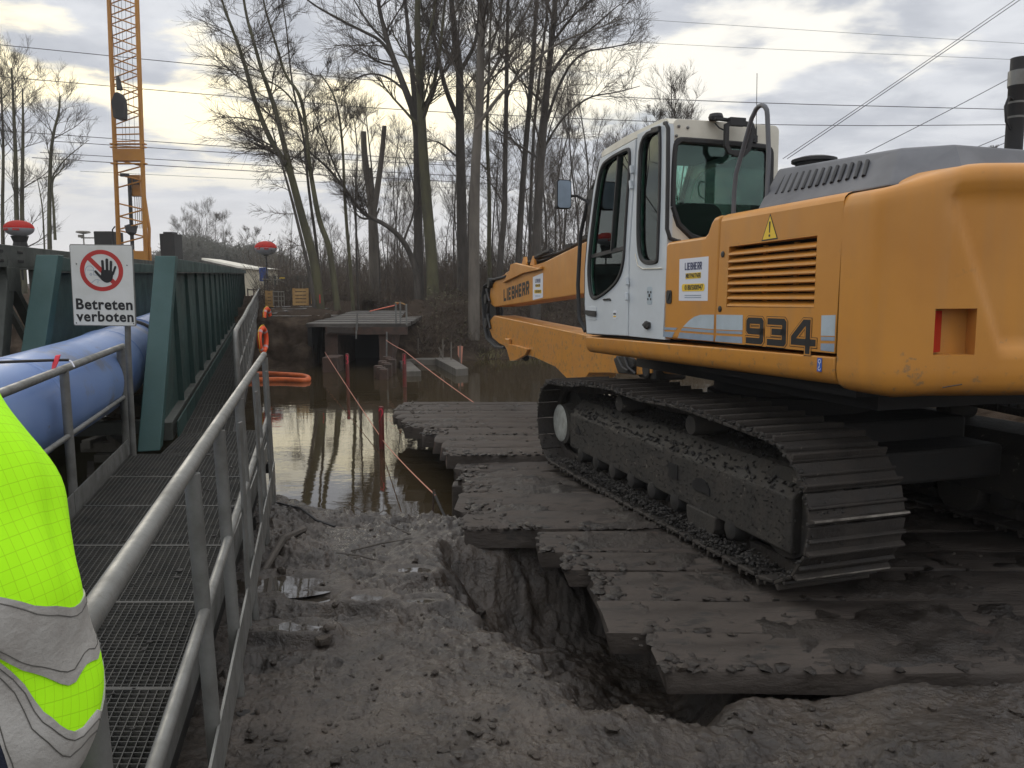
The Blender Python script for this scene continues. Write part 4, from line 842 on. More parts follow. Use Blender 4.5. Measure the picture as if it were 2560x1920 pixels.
# --- boom, stick, cylinder and hoses
XB0, XB1 = 1.33, 1.85
boomP = [(11.02, 1.637), (11.30, 1.70), (11.37, 1.83), (11.29, 2.03), (10.80, 2.205), (9.84, 2.31), (8.68, 2.355), (8.10, 2.392), (6.57, 2.574), (6.0, 2.64), (4.6, 2.74), (3.6, 2.55), (2.7, 1.75), (2.55, 1.50), (2.75, 1.38), (3.1, 1.45), (4.6, 1.98), (6.36, 1.874)]
b = MB(); b.prism(boomP, XB0, XB1, fx); boom = b.build('boom', 'orange', EX, bevel=.012)
b = MB(); b.prism([(10.277, 2.10), (9.84, 2.324), (9.778, 2.427), (9.488, 2.445), (8.238, 2.302), (8.12, 2.330), (8.12, 2.28), (9.0, 2.25)], XB0-.05, XB0-.0, fx); b.build('boom_bracket', 'orange', boom, bevel=.012)
b = MB(); b.prism([(9.42, 2.40), (9.30, 2.54), (9.22, 2.54), (9.16, 2.40)], XB0+.05, XB0+.09, fx); b.build('boom_lug', 'orange', boom); b = MB(); b.prism([(8.95, 2.38), (8.80, 2.53), (8.72, 2.53), (8.70, 2.36)], XB0+.05, XB0+.09, fx); b.build('boom_lug', 'orange', boom)
b = MB()
for k in range(6):
    x = XB0+.10+k*.055; b.tube([(x, 10.6, 2.25), (x, 9.6, 2.42), (x, 8.6, 2.47+.02*math.sin(k*2)), (x, 7.6, 2.53), (x, 6.4, 2.68), (x, 5.0, 2.80)], .022, 6)
b.build('boom_hoses', 'rubber', boom, smooth=50)
b = MB(); b.tube([(XB0+.05, 8.62, 2.50), (XB0+.05, 8.1, 2.56), (XB0+.06, 7.9, 2.57)], .04, 7); b.box((XB0+.1, 7.2, 2.60), (.05, .25, .06)); b.box((XB0+.1, 6.6, 2.68), (.05, .18, .06)); b.build('hose_clamp', 'dark', boom)
b = MB(); b.tube([(XB0+.26, 10.9, 2.24), (XB0+.26, 9.9, 2.38)], .085, 10); b.build('stick_cylinder', 'orange', boom, smooth=40)
b = MB(); u0 = 0; WD = {'I': .36}
tot = sum(WD.get(c, .80) for c in 'LIEBHERR')
for c in 'LIEBHERR':
    for pl in LET[c]:
        stroke(b, [[(10.375 - (u0+u)/tot*1.57, 1.748 + (u0+u)/tot*.138 + v*.228) for u, v in pl]], .056, lambda u, v, x: Vector((x, u, v)), XB0-.003, XB0-.0015, caps=False)
    u0 += WD.get(c, .80)
b.build('brand_lettering', 'black', boom)
bs = MB(); bs.prism([(8.64, 1.778), (8.632, 2.168), (8.12, 2.222), (8.132, 1.818)], XB0-.003, XB0-.0018, fx); bs = bs.build('hire_sticker', 'paper', boom)
hire(bs, 8.378, 1.808, .36, .45, XB0-.0032)
stickP = [(11.06, 1.463), (8.5, 1.367), (6.3, 1.284), (4.9, 1.19), (4.35, 1.10), (4.3, .92), (4.7, .86), (5.5, .813), (6.2, .75), (6.333, .655), (7.053, .585), (7.557, .722), (8.593, .802), (8.905, .81), (9.6, .85), (10.70, .92), (11.18, 1.01), (11.39, 1.159), (11.36, 1.36)]
b = MB(); b.prism(stickP, XB0, XB1-.06, fx); stick = b.build('stick', 'orange', EX, bevel=.012)
b = MB(); b.prism([(10.25, .96), (9.992, .83), (9.813, .645), (9.459, .680), (8.905, .815), (8.75, .93), (9.4, .95)], XB0-.06, XB0, fx); b.box((XB0-.03, 10.0, 1.0), (.06, .25, .10)); b.build('stick_bracket', 'orange', stick, bevel=.012)
b = MB(); b.tube([(XB0+.23, 10.6, .80), (XB0+.23, 9.7, .70)], .06, 10); b.build('bucket_cylinder', 'dark', stick, smooth=40)
b = MB(); b.box((1.56, 4.48, .93), (.42, .46, .20)); b.lathe([(.11, -.24), (.11, .24)], 14, Matrix.Translation((1.56, 4.45, .95)) @ Matrix.Rotation(math.pi/2, 4, 'Y')); b.prism([(5.35, 1.02), (5.0, 1.12), (4.7, 1.05), (4.7, .86), (5.2, .84)], 1.30, 1.40, fx); b.build('coupler', 'dark', stick, bevel=.03)
b = MB(); b.tube([(1.5, 4.25, .975), (1.5, 3.5, 1.02)], .065, 12); b.build('slew_cylinder', 'orange', EX, smooth=40)
b = MB(); b.tube([(1.30, 5.2, 1.05), (1.28, 5.0, .93), (1.28, 4.85, .90), (1.3, 4.7, .98)], .018, 6); b.tube([(1.29, 4.95, 1.06), (1.26, 4.8, .95), (1.29, 4.65, .88)], .018, 6); b.build('coupler_hoses', 'rubber', stick, smooth=50)
b = MB(); rr = random.Random(3)
for k in range(9):
    x = XB0-.02+k*.05; j = lambda: rr.uniform(-.05, .05)
    b.tube([(x, 10.2+j(), 2.22), (x, 11.0, 2.18+j()*.5), (x, 11.72+j(), 2.08), (x, 11.86+j(), 1.85), (x, 11.78+j(), 1.55), (x, 11.80+j(), 1.25), (x, 11.6+j(), .98), (x, 10.9+j(), .84), (x, 10.3, .86)], .026, 6)
b.tube([(XB0-.03, 11.5, 2.0), (XB0-.05, 11.2, 1.75), (XB0-.03, 11.45, 1.5), (XB0-.04, 11.2, 1.2)], .026, 6)
b.build('hydraulic_hoses', 'rubber', EX, smooth=50)
b = MB()
for z in (1.30, 1.80, 2.12): b.lathe([(.10, -.33), (.10, .33)], 14, Matrix.Translation((1.58, 11.45 if z < 2 else 11.2, z)) @ Matrix.Rotation(math.pi/2, 4, 'Y'))
b.prism([(11.2, 1.85), (11.55, 1.95), (11.75, 1.75), (11.6, 1.45), (11.2, 1.3)], XB0+.08, XB0+.14, fx); b.build('hinge_pin', 'dark', EX, smooth=40)
# ------------------------------------------------------------------ pipe bridge (green girders) on the left
BH = R_(17.5); BD = Vector((-math.sin(BH), math.cos(BH), .0117)).normalized(); BLft = Vector((-math.cos(BH), -math.sin(BH), 0)); BUP = Vector((0,0,1))
BA = Vector((-3.72, 8.0, 0.0)); BLEN = 34.0
def bp(s, w, z): return BA + BD*s + BLft*w + BUP*z          # along, to the left, up
def pbox(mb, s0, s1, w0, w1, z0, z1):
    vs = [bp(s, w, z) for s in (s0, s1) for w in (w0, w1) for z in (z0, z1)]
    return mb.add(vs, [(0,1,3,2),(4,6,7,5),(0,4,5,1),(2,3,7,6),(0,2,6,4),(1,5,7,3)])
BR = thing('pipe_bridge', label='long dark green steel girder bridge carrying the blue pipe over the water', cat='bridge')
HT = 1.98
for w, sgn in ((0.0, -1), (1.20, 1)):
    b = MB(); b.prism([(.35, .05), (BLEN, .05), (BLEN, HT-.16), (1.30, HT-.16)], w, w+.016, lambda u, v, d: bp(u, d, v))
    b.build('web_plate', 'green', BR)
    b = MB(); pbox(b, 1.1, BLEN, w-.09, w+.10, HT-.16, HT); b.build('top_chord', 'green', BR, bevel=.006)
    b = MB(); pbox(b, 1.1, BLEN, w-.11, w+.12, HT-.175, HT-.162); b.build('chord_flange', 'olive', BR)
    b = MB(); pbox(b, .2, BLEN, w-.09, w+.10, .0, .2); b.build('bottom_chord', 'olive', BR, bevel=.006)
    p = MB(); vs = []
    for (s, z, wa, wb_) in ((-.15, -.03, 0, .215), (1.0, HT+.02, -.14, .08)):
        for ds in (0, .24):
            for ww in (w+wa, w+wb_): vs.append(bp(s+ds, ww, z))
    p.add(vs, [(0,1,3,2),(4,6,7,5),(0,4,5,1),(2,3,7,6),(0,2,6,4),(1,5,7,3)]); p.build('end_post', 'greenpost', BR, bevel=.008)
    r0 = None
    for k in range(20):
        s = 1.75 + 1.61*k
        m = MB(); side = -1 if w == 0 else 1
        def rp(d, z, e): return bp(e, w + (0 if side < 0 else .016) + side*d, z)
        vs = [rp(0, HT-.175, s), rp(.035, HT-.175, s), rp(.07, .2, s), rp(0, .2, s), rp(0, HT-.175, s+.014), rp(.035, HT-.175, s+.014), rp(.07, .2, s+.014), rp(0, .2, s+.014)]
        m.add(vs, [(0,1,2,3),(7,6,5,4),(0,4,5,1),(1,5,6,2),(2,6,7,3),(3,7,4,0)]); m.build('stiffener_rib', 'green', BR)
for k in range(17):
    b = MB(); pbox(b, .6+2*k, .72+2*k, .1, 1.03, .02, .16); b.build('cross_beam', 'olive', BR)
# second, older truss bridge beside it
TR = thing('truss_bridge', label='olive grey riveted truss bridge at the left edge beside the green girder bridge', cat='bridge')
W1, W2 = 1.62, 3.3
for w in (W1, W2):
    b = MB(); pbox(b, -1.6, 34, w-.10, w+.10, 1.86, 2.10); b.build('top_chord', 'olive', TR, bevel=.006)
    b = MB(); pbox(b, -2.6, 34, w-.10, w+.10, -.05, .15); b.build('bottom_chord', 'olive', TR, bevel=.006)
    for k in range(13):
        s = 1.0 + 2.6*k; sl = .9 if k == 0 else 0
        b = MB(); b.bar(bp(s-sl, w, .1), bp(s, w, 1.9), .24 if k == 0 else .14, .22 if k == 0 else .12, BLft); b.build('truss_post', 'olive', TR, bevel=.008)
        b = MB(); pbox(b, s-.22, s+.22, w-.115, w-.10, 1.60, 1.86); b.build('gusset_plate', 'olive', TR, bevel=.004)
        b = MB(); b.bar(bp(s, w, 1.85), bp(s+2.4, w, .1), .10, .10, BLft); b.build('truss_diagonal', 'olive', TR)
    b = MB(); b.bar(bp(-1.5, w, 1.95), bp(.05, w, .1), .16, .14, BLft); b.build('truss_diagonal', 'olive', TR)
b = MB()
for i in range(4):
    for s0 in (.55, 1.25):
        for z in (1.93, 2.03): b.add([bp(s0+.05*i+dx*.018, W1-.104, z+dz*.018) for dx in (-1, 1) for dz in (-1, 1)] + [bp(s0+.05*i+dx*.012, W1-.112, z+dz*.012) for dx in (-1, 1) for dz in (-1, 1)], [(0,1,3,2),(4,5,7,6),(0,4,6,2),(1,3,7,5),(0,1,5,4),(2,6,7,3)])
b.build('chord_bolts', 'dark', TR, kind='stuff')
for k in range(9):
    b = MB(); b.bar(bp(4*k-1, W1, 2.0), bp(4*k-1, W2, 2.0), .1, .1); b.build('wind_brace', 'olive', TR)
b = MB(); b.tube([bp(-3, W1-.16, .62), bp(1.5, W1-.16, .66)], .035, 8); b.build('hand_pipe', 'galv', TR, smooth=50)
b = MB(); pbox(b, -2.6, 34, W1+.1, W2-.1, .02, .06); b.build('truss_deck', 'dark', TR)
# blue pipe
PP = thing('blue_pipe', label='fat dirty blue plastic pipe running through the green bridge', cat='pipe')
pr = .425; PW, PZc = .70, .72
pts = [bp(s, PW + max(0, -s)*.07, PZc - (0 if s > -4 else .02*(-4-s)**2)) for s in [-8, -7, -6, -5.5, -5, -4, -3, -2, -1, 0, 1, 2, 4, 8, 14, 20, 27, 34.5]]
b = MB(); b.tube(pts, pr, 48); b.build('pipe_wall', 'pipe', PP, smooth=50)
for s, rr, ww, m in ((1.15, .0045, .05, 'pipe'), (-1.9, .0045, .05, 'pipe')):
    b = MB(); b.tube([bp(s+e_, PW+max(0, -s-e_)*.07, PZc) for e_ in (-ww, -ww*.5, ww*.5, ww)], [pr+.001, pr+rr*2, pr+rr*2, pr+.001], 48, caps=False); b.build('weld_bead', m, PP, smooth=60)
b = MB(); b.tube([bp(2.75, PW, PZc), bp(2.76, PW, PZc), bp(2.86, PW, PZc), bp(2.87, PW, PZc)], [pr, pr+.035, pr+.035, pr], 48, caps=False); b.build('clamp_ring', 'rubber', PP, smooth=40)
b = MB(); b.tube([bp(3.2, PW, PZc), bp(3.21, PW, PZc), bp(3.3, PW, PZc), bp(3.31, PW, PZc)], [pr, pr+.03, pr+.03, pr], 48, caps=False); b.build('clamp_ring', 'pipe', PP, smooth=40)
# black cable with red tag lying on the pipe
c0 = PY(-60, 908, 4.9); c1 = PY(40, 904, 5.35); c2 = PY(120, 901, 5.6); c3 = PY(172, 900, 5.75)
CB = thing('black_cable', label='black cable with a red ribbon lying along the top of the blue pipe', cat='cable')
b = MB(); b.tube([c0, c1, c2, c3], .011, 7); b.build('cable_core', 'rubber', CB, smooth=60)
b = MB(); a = PY(150, 899, 5.66); q = [a+Vector((-.02, -.02, .03)), a+Vector((.02, -.03, .035)), a+Vector((.0, -.04, -.03)), a+Vector((-.035, -.05, -.095)), a+Vector((-.05, -.04, -.09)), a+Vector((-.04, -.03, -.02))]
b.add(q+[v+Vector((0, .012, .004)) for v in q], [(0,1,2,3,4,5), (11,10,9,8,7,6)] + [(i, (i+1) % 6, 6+(i+1) % 6, 6+i) for i in range(6)]); b.build('ribbon_tag', 'ribbon', CB)
b = MB(); b.tube([c3, c3+Vector((.03, -.02, -.01)), c3+Vector((.055, -.03, -.05))], .006, 6); b.build('cable_end', 'paper', CB, smooth=60)

# ------------------------------------------------------------------ grating walkway
def lineL(y): return -3.35 - .292*(y-5.74)                   # left and right edges of the near deck
def lineR(y): return -.96 - .243*(y-1.55)
WK = thing('grating_walkway', label='near steel grating walkway with kick plates leading to the bridge', cat='walkway')
def grating(cor, name, parent, pitch=.034, bw=.0035, bh=.028):  # bars in both directions between four corners (near-left, near-right, far-right, far-left)
    A, B, C_, D = [Vector(c) for c in cor]; m = MB()
    nu = max(3, int((B-A).length/pitch)); nv = max(3, int((D-A).length/pitch)); dn = Vector((0,0,-bh/2))
    for i in range(nu+1):
        t = i/nu; m.bar(A.lerp(B, t)+dn, D.lerp(C_, t)+dn, bw, bh)
    for j in range(nv+1):
        t = j/nv; m.bar(A.lerp(D, t)+dn+Vector((0,0,.0012)), B.lerp(C_, t)+dn+Vector((0,0,.0012)), bw, bh*.75)
    for a_, b_ in ((A, B), (D, C_)): m.bar(a_+dn, b_+dn, .012, bh*1.1)
    o = m.build(name, 'grate', parent); return o
ys = [1.2, 2.14, 3.06, 3.95, 4.85, 5.75, 6.65, 7.55]
for y0, y1 in zip(ys, ys[1:]):
    grating([(lineL(y0)+.05, y0, 0), (lineR(y0)-.06, y0, 0), (lineR(y1)-.06, y1-.012, 0), (lineL(y1)+.05, y1-.012, 0)], 'grating_panel', WK)
for nm, f, dx in (('kick_plate', lineL, .02), ('kick_plate', lineR, -.03)):
    for y0, y1 in ((1.2, 3.4), (3.43, 5.6), (5.63, 7.6)):
        b = MB(); b.bar((f(y0)+dx, y0, .055), (f(y1)+dx, y1, .055), .008, .17); b.build(nm, 'galv', WK)
    b = MB(); b.bar((f(1.2)+dx*2.5, 1.2, -.09), (f(7.6)+dx*2.5, 7.6, -.09), .06, .12); b.build('edge_beam', 'dark', WK)
for y in (1.6, 3.4, 5.6, 7.4):
    b = MB(); b.bar((lineL(y), y, -.10), (lineR(y), y, -.10), .08, .1); b.build('cross_beam', 'dark', WK)
# bridge deck beside the girder, slightly higher
DK = thing('bridge_walkway', label='long narrow grating footway along the right side of the green bridge', cat='walkway')
for k in range(34):
    s0, s1 = .35+k*1.0, .35+k*1.0+.988
    grating([bp(s0, -.16, .03), bp(s0, -.70, .03), bp(s1, -.70, .03), bp(s1, -.16, .03)], 'grating_panel', DK, pitch=.045 if k < 8 else .09)
grating([Vector((lineL(7.56)+.36, 7.56, .004)), Vector((lineR(7.56)-.06, 7.56, .004)), bp(.34, -1.1, .034), bp(.34, -.16, .034)], 'grating_panel', DK)
b = MB(); pbox(b, .3, 34, -.745, -.69, -.16, .02); b.build('edge_beam', 'dark', DK)
b = MB(); pbox(b, .25, 34, -.15, -.135, .02, .20); b.build('kick_plate', 'green', DK)
for k in range(12):
    b = MB(); pbox(b, .5+3*k, .6+3*k, -.72, -.12, -.12, -.03); b.build('bracket', 'dark', DK)
mb_ = MB()
for q in range(260):
    y = random.uniform(2.4, 8.6); t = random.random(); x = lineL(y)+.1 + (lineR(y)-lineL(y)-.25)*t; r = .006+.018*random.random()**3
    if y > 7.5: x = bp(y-8.0+.4, -.2-.6*t, 0).x
    lump_mesh(mb_, (x, y, .004+(.03 if y > 7.5 else 0)), r, .35, q+50000)
mb_.build('mud_crumbs', 'cake', kind='stuff')
# near right-hand rail
RL = thing('handrail', label='near galvanised handrail on the right of the walkway', cat='handrail')
RR = .027
ra, rb = Vector((-.60, .55, 1.05)), Vector((-2.27, 7.0, 1.05))
def rl(y, z, off=0): t = (y-ra.y)/(rb.y-ra.y); p = ra.lerp(rb, t); return Vector((p.x+off, p.y, z))
b = MB(); b.tube([rl(.5, 1.05), rl(7.02, 1.05)], RR, 14); b.build('top_rail', 'galv', RL, smooth=50)
b = MB(); b.tube([rl(1.3, .52, .03), rl(6.98, .52, .03)], .020, 10); b.build('mid_rail', 'galv', RL, smooth=50)
for y in (1.35, 2.66, 3.46, 4.45, 5.75, 6.93):
    b = MB(); zb = min(-.12, gz(rl(y, 0).x+.05, y)-.05)
    if y > 6: zb = -.75
    b.tube([rl(y, 1.03, .01), rl(y, zb, .045)], .028 if y > 2 else .03, 12); b.build('rail_post', 'galv', RL, smooth=50)
for y in (3.95, 5.1, 6.3):
    b = MB(); b.bar(rl(y, .98, .06), rl(y+.01, -.15, .06), .05, .012, Vector((1,0,0))); b.build('flat_bar', 'galv', RL)
b = MB(); b.bar(rl(1.6, -.02, .06), rl(6.9, -.02, .06), .010, .20); b.build('toe_board', 'galv', RL)
# left rail
LR = thing('handrail', label='muddy galvanised handrail on the left of the walkway, in front of the blue pipe', cat='handrail')
def ll(y, z): return Vector((lineL(y)-.02, y, z))
b = MB(); b.tube([ll(1.8, 1.06), ll(7.86, 1.06)], .030, 12); b.build('top_rail', 'galv', LR, smooth=50)
b = MB(); b.tube([ll(1.8, .55), ll(7.82, .55)], .020, 10); b.build('mid_rail', 'galv', LR, smooth=50)
for y in (2.4, 4.1, 5.74, 7.78):
    b = MB(); b.tube([ll(y, 1.05), ll(y, -.25)], .033 if y < 7 else .05, 12); b.build('rail_post', 'galv', LR, smooth=50)
# far rail along the bridge footway with mesh infill
FRL = thing('bridge_handrail', label='long handrail with grey mesh infill along the bridge footway', cat='handrail')
WR = -.73
b = MB(); q = [bp(1.45, WR, .10), bp(1.40, WR, .5), bp(1.40, WR, 1.0), bp(1.46, WR, 1.06), bp(1.6, WR, 1.08)]
b.tube(q + [bp(s, WR, 1.08+.012*math.sin(s*.9)) for s in range(3, 34, 2)], .030, 10); b.build('top_rail', 'galv', FRL, smooth=60)
b = MB(); b.tube([bp(1.5, WR, .58), bp(33, WR, .58)], .018, 6); b.build('mid_rail', 'galv', FRL, smooth=60)
for k in range(21):
    b = MB(); b.tube([bp(1.9+1.5*k, WR, 1.06), bp(1.9+1.5*k, WR, -.12)], .024, 8); b.build('rail_post', 'galv', FRL, smooth=60)
    b = MB(); s0 = 1.96+1.5*k
    for i in range(15): b.bar(bp(s0+.1*i, WR+.03, 1.03), bp(s0+.1*i, WR+.03, .12), .012, .05, BLft)
    for z in (.2, .6, 1.0): b.bar(bp(s0-.03, WR+.03, z), bp(s0+1.43, WR+.03, z), .02, .02)
    b.build('mesh_panel', 'galv', FRL)
b = MB(); pbox(b, 1.5, 34, WR-.02, WR-.005, .0, .18); b.build('toe_board', 'galv', FRL)
# warning sign
SG = thing('warning_board', label='white no entry sign with red ring and black hand, reading Betreten verboten', cat='sign')
sy = 7.42; tl, trr, bl, brr = PY(174.5, 609.4, sy), PY(333, 613, sy), PY(186, 815, sy), PY(342, 815, sy)
sw = ((trr-tl).length+(brr-bl).length)/2; sh = ((tl-bl).length+(trr-brr).length)/2
su = ((brr-bl)+(trr-tl)).normalized(); sv0 = ((tl-bl)+(trr-brr)).normalized()
sv = Vector((sv0.x, 0, sv0.z)).normalized(); su = Vector((su.x, 0, su.z)).normalized(); sc = (tl+trr+bl+brr)/4
def sgp(u, v, d): return sc + su*(u*sw/2) + sv*(v*sh/2) + Vector((0, -d, 0))     # u, v from -1 to 1
b = MB(); b.prism(rrect(-1, -1, 1, 1, .05), 0, .012, sgp); b.build('sign_plate', 'galv', SG, bevel=.003)
b = MB(); b.prism(rrect(-.972, -.978, .972, .978, .04), .012, .014, sgp); b.build('sign_face', 'signw', SG)
asp = sw/sh; cx_, cy_, ro, ri = -.015, .365, .685, .545
ringo = [(cx_+ro*math.cos(R_(a)), cy_+ro*asp*.95*math.sin(R_(a))) for a in range(0, 360, 8)]; ringi = [(cx_+ri*math.cos(R_(a)), cy_+ri*asp*.95*math.sin(R_(a))) for a in range(0, 360, 8)]
b = MB(); b.prism(ringo, .0142, .0152, sgp, [ringi])
k_ = .43; b.prism([(cx_-k_-.05, cy_+(k_-.05)*asp), (cx_-k_+.05, cy_+(k_+.05)*asp), (cx_+k_+.05, cy_-(k_-.05)*asp), (cx_+k_-.05, cy_-(k_+.05)*asp)], .0142, .0155, sgp); b.build('prohibition_ring', 'signr', SG)
b = MB()
def pxs(x, y): return ((x-682)/530-.005, -(y-780)/700)     # measured on the enlarged photograph
palm = smoothpoly([pxs(*p) for p in ((672, 505), (870, 520), (868, 600), (850, 690), (790, 730), (740, 732), (690, 705), (650, 660), (668, 580))], 2)
b.prism(palm, .0156, .0166, sgp)
for p0, p1, w in (((700, 365), (704, 540), 44), ((775, 340), (772, 540), 46), ((843, 375), (832, 545), 42), ((912, 460), (862, 590), 34), ((575, 540), (680, 660), 38)):
    a, c = pxs(*p0), pxs(*p1); stroke(b, [[a, c]], w/530*.98, sgp, .0168, .0176, caps=False)
    b.prism([(a[0]+w/1060*math.cos(R_(t)), a[1]+w/1060*asp*math.sin(R_(t))) for t in range(0, 360, 30)], .0157, .0178, sgp)
b.build('hand_symbol', 'black', SG)
b = MB()
for Lp in ([(365, 605), (410, 605), (395, 560), (412, 490), (450, 450), (505, 448), (540, 480), (548, 520), (440, 518)], [(545, 520), (540, 600), (600, 605)], [(480, 750), (560, 685), (600, 678), (640, 690)], [(475, 590), (495, 570), (515, 590), (495, 612), (475, 590)], [(610, 690), (605, 740)]):
    stroke(b, [[pxs(*p) for p in Lp]], .012, sgp, .0142, .0150)
b.build('figure_outline', 'midblue', SG)
def sgm(u, v): return Matrix.Translation(sgp(u, v, .0155)) @ Matrix((su, sv, su.cross(sv))).transposed().to_4x4()
tx = text_mesh('Betreten', .158, 'black', 'sign_text', SG, sgm(.015, -.475), .0045, 1.0, 1.09); tx2 = text_mesh('verboten', .158, 'black', 'sign_text', SG, sgm(.035, -.775), .0045, 1.0, 1.09)
for o_, wd, um, vm in ((tx, .90, .015, -.475), (tx2, .915, .035, -.775)):
    xs = [v.co.x for v in o_.data.vertices]; f_s = wd*sw/(max(xs)-min(xs)); o_.matrix_local = sgm(um, vm) @ Matrix.Diagonal((f_s, min(f_s, 1.05), 1, 1))
for u, v in ((-.80, .52), (.80, .50), (-.9, -.93), (.93, -.93)):
    b = MB(); b.prism([(u+.018*math.cos(R_(t)), v+.014*math.sin(R_(t))) for t in range(0, 360, 45)], .0142, .018, sgp); b.build('bolt', 'dark', SG)
b = MB(); q0 = PY(318, 700, 7.47); q1 = PY(325, 1010, 7.52); b.tube([q0, PY(320, 860, 7.49), Vector((q1.x, q1.y, -.1))], .028, 10); b.build('sign_post', 'galv', SG, smooth=50)

# ------------------------------------------------------------------ person at the left edge (arm in a hi-vis sleeve)
def make_person():
    sk = [(-.92, .80, .98), (-.92, .80, 1.20), (-.92, .80, 1.42), (-.92, .80, 1.54), (-.92, .80, 1.66), (-.91, .79, 1.74), (-.90, .77, 1.80),
          (-.66, .785, 1.50), (-.514, .752, 1.29), (-.69, .64, 1.02), (-1.18, .82, 1.50), (-1.30, .78, 1.22), (-1.22, .58, 1.02),
          (-.82, .80, .92), (-.80, .80, .52), (-.80, .82, .06), (-1.02, .80, .92), (-1.04, .80, .52), (-1.04, .82, .06), (-.78, .68, .05), (-1.05, .68, .05)]
    ed = [(0,1),(1,2),(2,3),(3,4),(4,5),(5,6),(2,7),(7,8),(8,9),(2,10),(10,11),(11,12),(0,13),(13,14),(14,15),(0,16),(16,17),(17,18),(15,19),(18,20)]
    rad = [.17,.165,.17,.07,.062,.098,.10,.085,.060,.045,.085,.06,.045,.10,.075,.05,.10,.075,.05,.045,.045]
    me = bpy.data.meshes.new('person'); me.from_pydata(sk, ed, []); o = bpy.data.objects.new('person', me); COL.objects.link(o)
    s = o.modifiers.new('Skin', 'SKIN'); ss = o.modifiers.new('Sub', 'SUBSURF'); ss.levels = 2; ss.render_levels = 2
    lay = me.skin_vertices[0].data if me.skin_vertices else None
    if lay is None:
        bm = bmesh.new(); bm.from_mesh(me); ly = bm.verts.layers.skin.verify(); bm.to_mesh(me); bm.free(); lay = me.skin_vertices[0].data
    for i, r in enumerate(rad): lay[i].radius = (r, r); lay[i].use_root = (i == 0)
    me.materials.append(M['navy'])
    tag(o, 'person in a yellow hi-vis jacket with silver bands, arm bent at the left edge', 'person'); return o
PE = make_person()
# sleeve: a tube with folds round the bent arm, in bands
def sleeve():
    path = [Vector(p) for p in ((-.95, .83, 1.55), (-.80, .80, 1.585), (-.72, .79, 1.577), (-.664, .784, 1.55), (-.618, .776, 1.51), (-.580, .769, 1.462), (-.551, .762, 1.41), (-.530, .756, 1.35), (-.520, .75, 1.29), (-.532, .735, 1.235), (-.564, .715, 1.18), (-.603, .69, 1.125), (-.645, .665, 1.07), (-.69, .64, 1.02))]
    fine = []
    for a, b_ in zip(path, path[1:]): fine += [a.lerp(b_, t/6) for t in range(6)]
    for _ in range(3): fine = [fine[0]] + [(fine[i-1]+fine[i]*2+fine[i+1])/4 for i in range(1, len(fine)-1)] + [fine[-1]]
    return fine
SP = sleeve(); NSG = 56; ns_ = len(SP); rows_ = []; ref = Vector((1,0,0)); L_ = 0; lens_ = []
for i, p in enumerate(SP):
    if i: L_ += (p-SP[i-1]).length
    lens_.append(L_)
for i, p in enumerate(SP):
    t = (SP[min(i+1, ns_-1)]-SP[max(i-1, 0)]).normalized(); x = (ref-t*ref.dot(t)).normalized(); ref = x; y = t.cross(x); u = i/ns_
    base = float(np.interp(u, [0, .18, .35, .5, .62, .75, .9, 1], [.120, .115, .098, .087, .082, .083, .078, .072])); row = []
    for k in range(NSG):
        a = 2*math.pi*k/NSG
        n = float(fbm(np.array([math.cos(a)*1.3+3]), np.array([math.sin(a)*1.3+lens_[i]*7]), 1.2, 2)[0])*.009
        fold = .006*math.sin(lens_[i]*48+1.8*math.sin(a+1)+a*1.0)*math.exp(-((u-.62)/.13)**2) + .004*math.sin(lens_[i]*40+a*2)*math.exp(-((u-.35)/.15)**2)
        row.append(p + (x*math.cos(a)+y*math.sin(a))*(base+n+fold))
    rows_.append(row)
def band(name, i0, i1, m, lift=0.0, uv=False, s0=0.0, s1=0.0):
    mb = MB(); vs = []
    def at(f, k):
        f = min(max(f, 0), ns_-1.001); a = int(f); t = f-a; return SP[a].lerp(SP[a+1], t), rows_[a][k].lerp(rows_[a+1][k], t)
    def row(r):
        f0 = i0+r; sl = s0+(s1-s0)*r/max(1, i1-i0); out = []
        for k in range(NSG): ce, pt = at(f0, k); out.append(f0 + sl*(pt-ce).x*ns_/L_)
        return out
    for r in range(i1-i0+1):
        for k, f in enumerate(row(r)): ce, pt = at(f, k); vs.append(ce + (pt-ce)*(1+lift))
    fs = [(r*NSG+k, r*NSG+(k+1) % NSG, (r+1)*NSG+(k+1) % NSG, (r+1)*NSG+k) for r in range(i1-i0) for k in range(NSG)]
    if lift:                                                # a closed, slightly proud band
        n0 = len(vs)
        for r in (0, i1-i0):
            for k, f in enumerate(row(r)): ce, pt = at(f, k); vs.append(ce + (pt-ce)*.985)
        fs += [(k, n0+k, n0+(k+1) % NSG, (k+1) % NSG) for k in range(NSG)] + [((i1-i0)*NSG+k, (i1-i0)*NSG+(k+1) % NSG, n0+NSG+(k+1) % NSG, n0+NSG+k) for k in range(NSG)]
    mb.add(vs, fs); o = mb.build(name, m, PE, smooth=80)
    if uv:
        ul = o.data.uv_layers.new(name='UVMap')
        for lp in o.data.loops:
            r, k = divmod(lp.vertex_index, NSG); ul.data[lp.index].uv = (k/NSG*52, lens_[i0+r]*95)
        for pl in o.data.polygons:
            ks = [o.data.loops[l].vertex_index % NSG for l in pl.loop_indices]
            if max(ks)-min(ks) > 2:
                for l in pl.loop_indices:
                    if o.data.loops[l].vertex_index % NSG == 0: ul.data[l].uv.x = 52
    return o
def idx(px_len): return min(range(ns_), key=lambda i: abs(lens_[i]-px_len*L_))
def at_z_idx(z): return max(i for i in range(ns_) if SP[i].z >= z)
iA, iB, iC, iD = at_z_idx(1.430), at_z_idx(1.385), at_z_idx(1.412), at_z_idx(1.358)
band('jacket_sleeve', 0, ns_-1, 'jacket', 0, True)
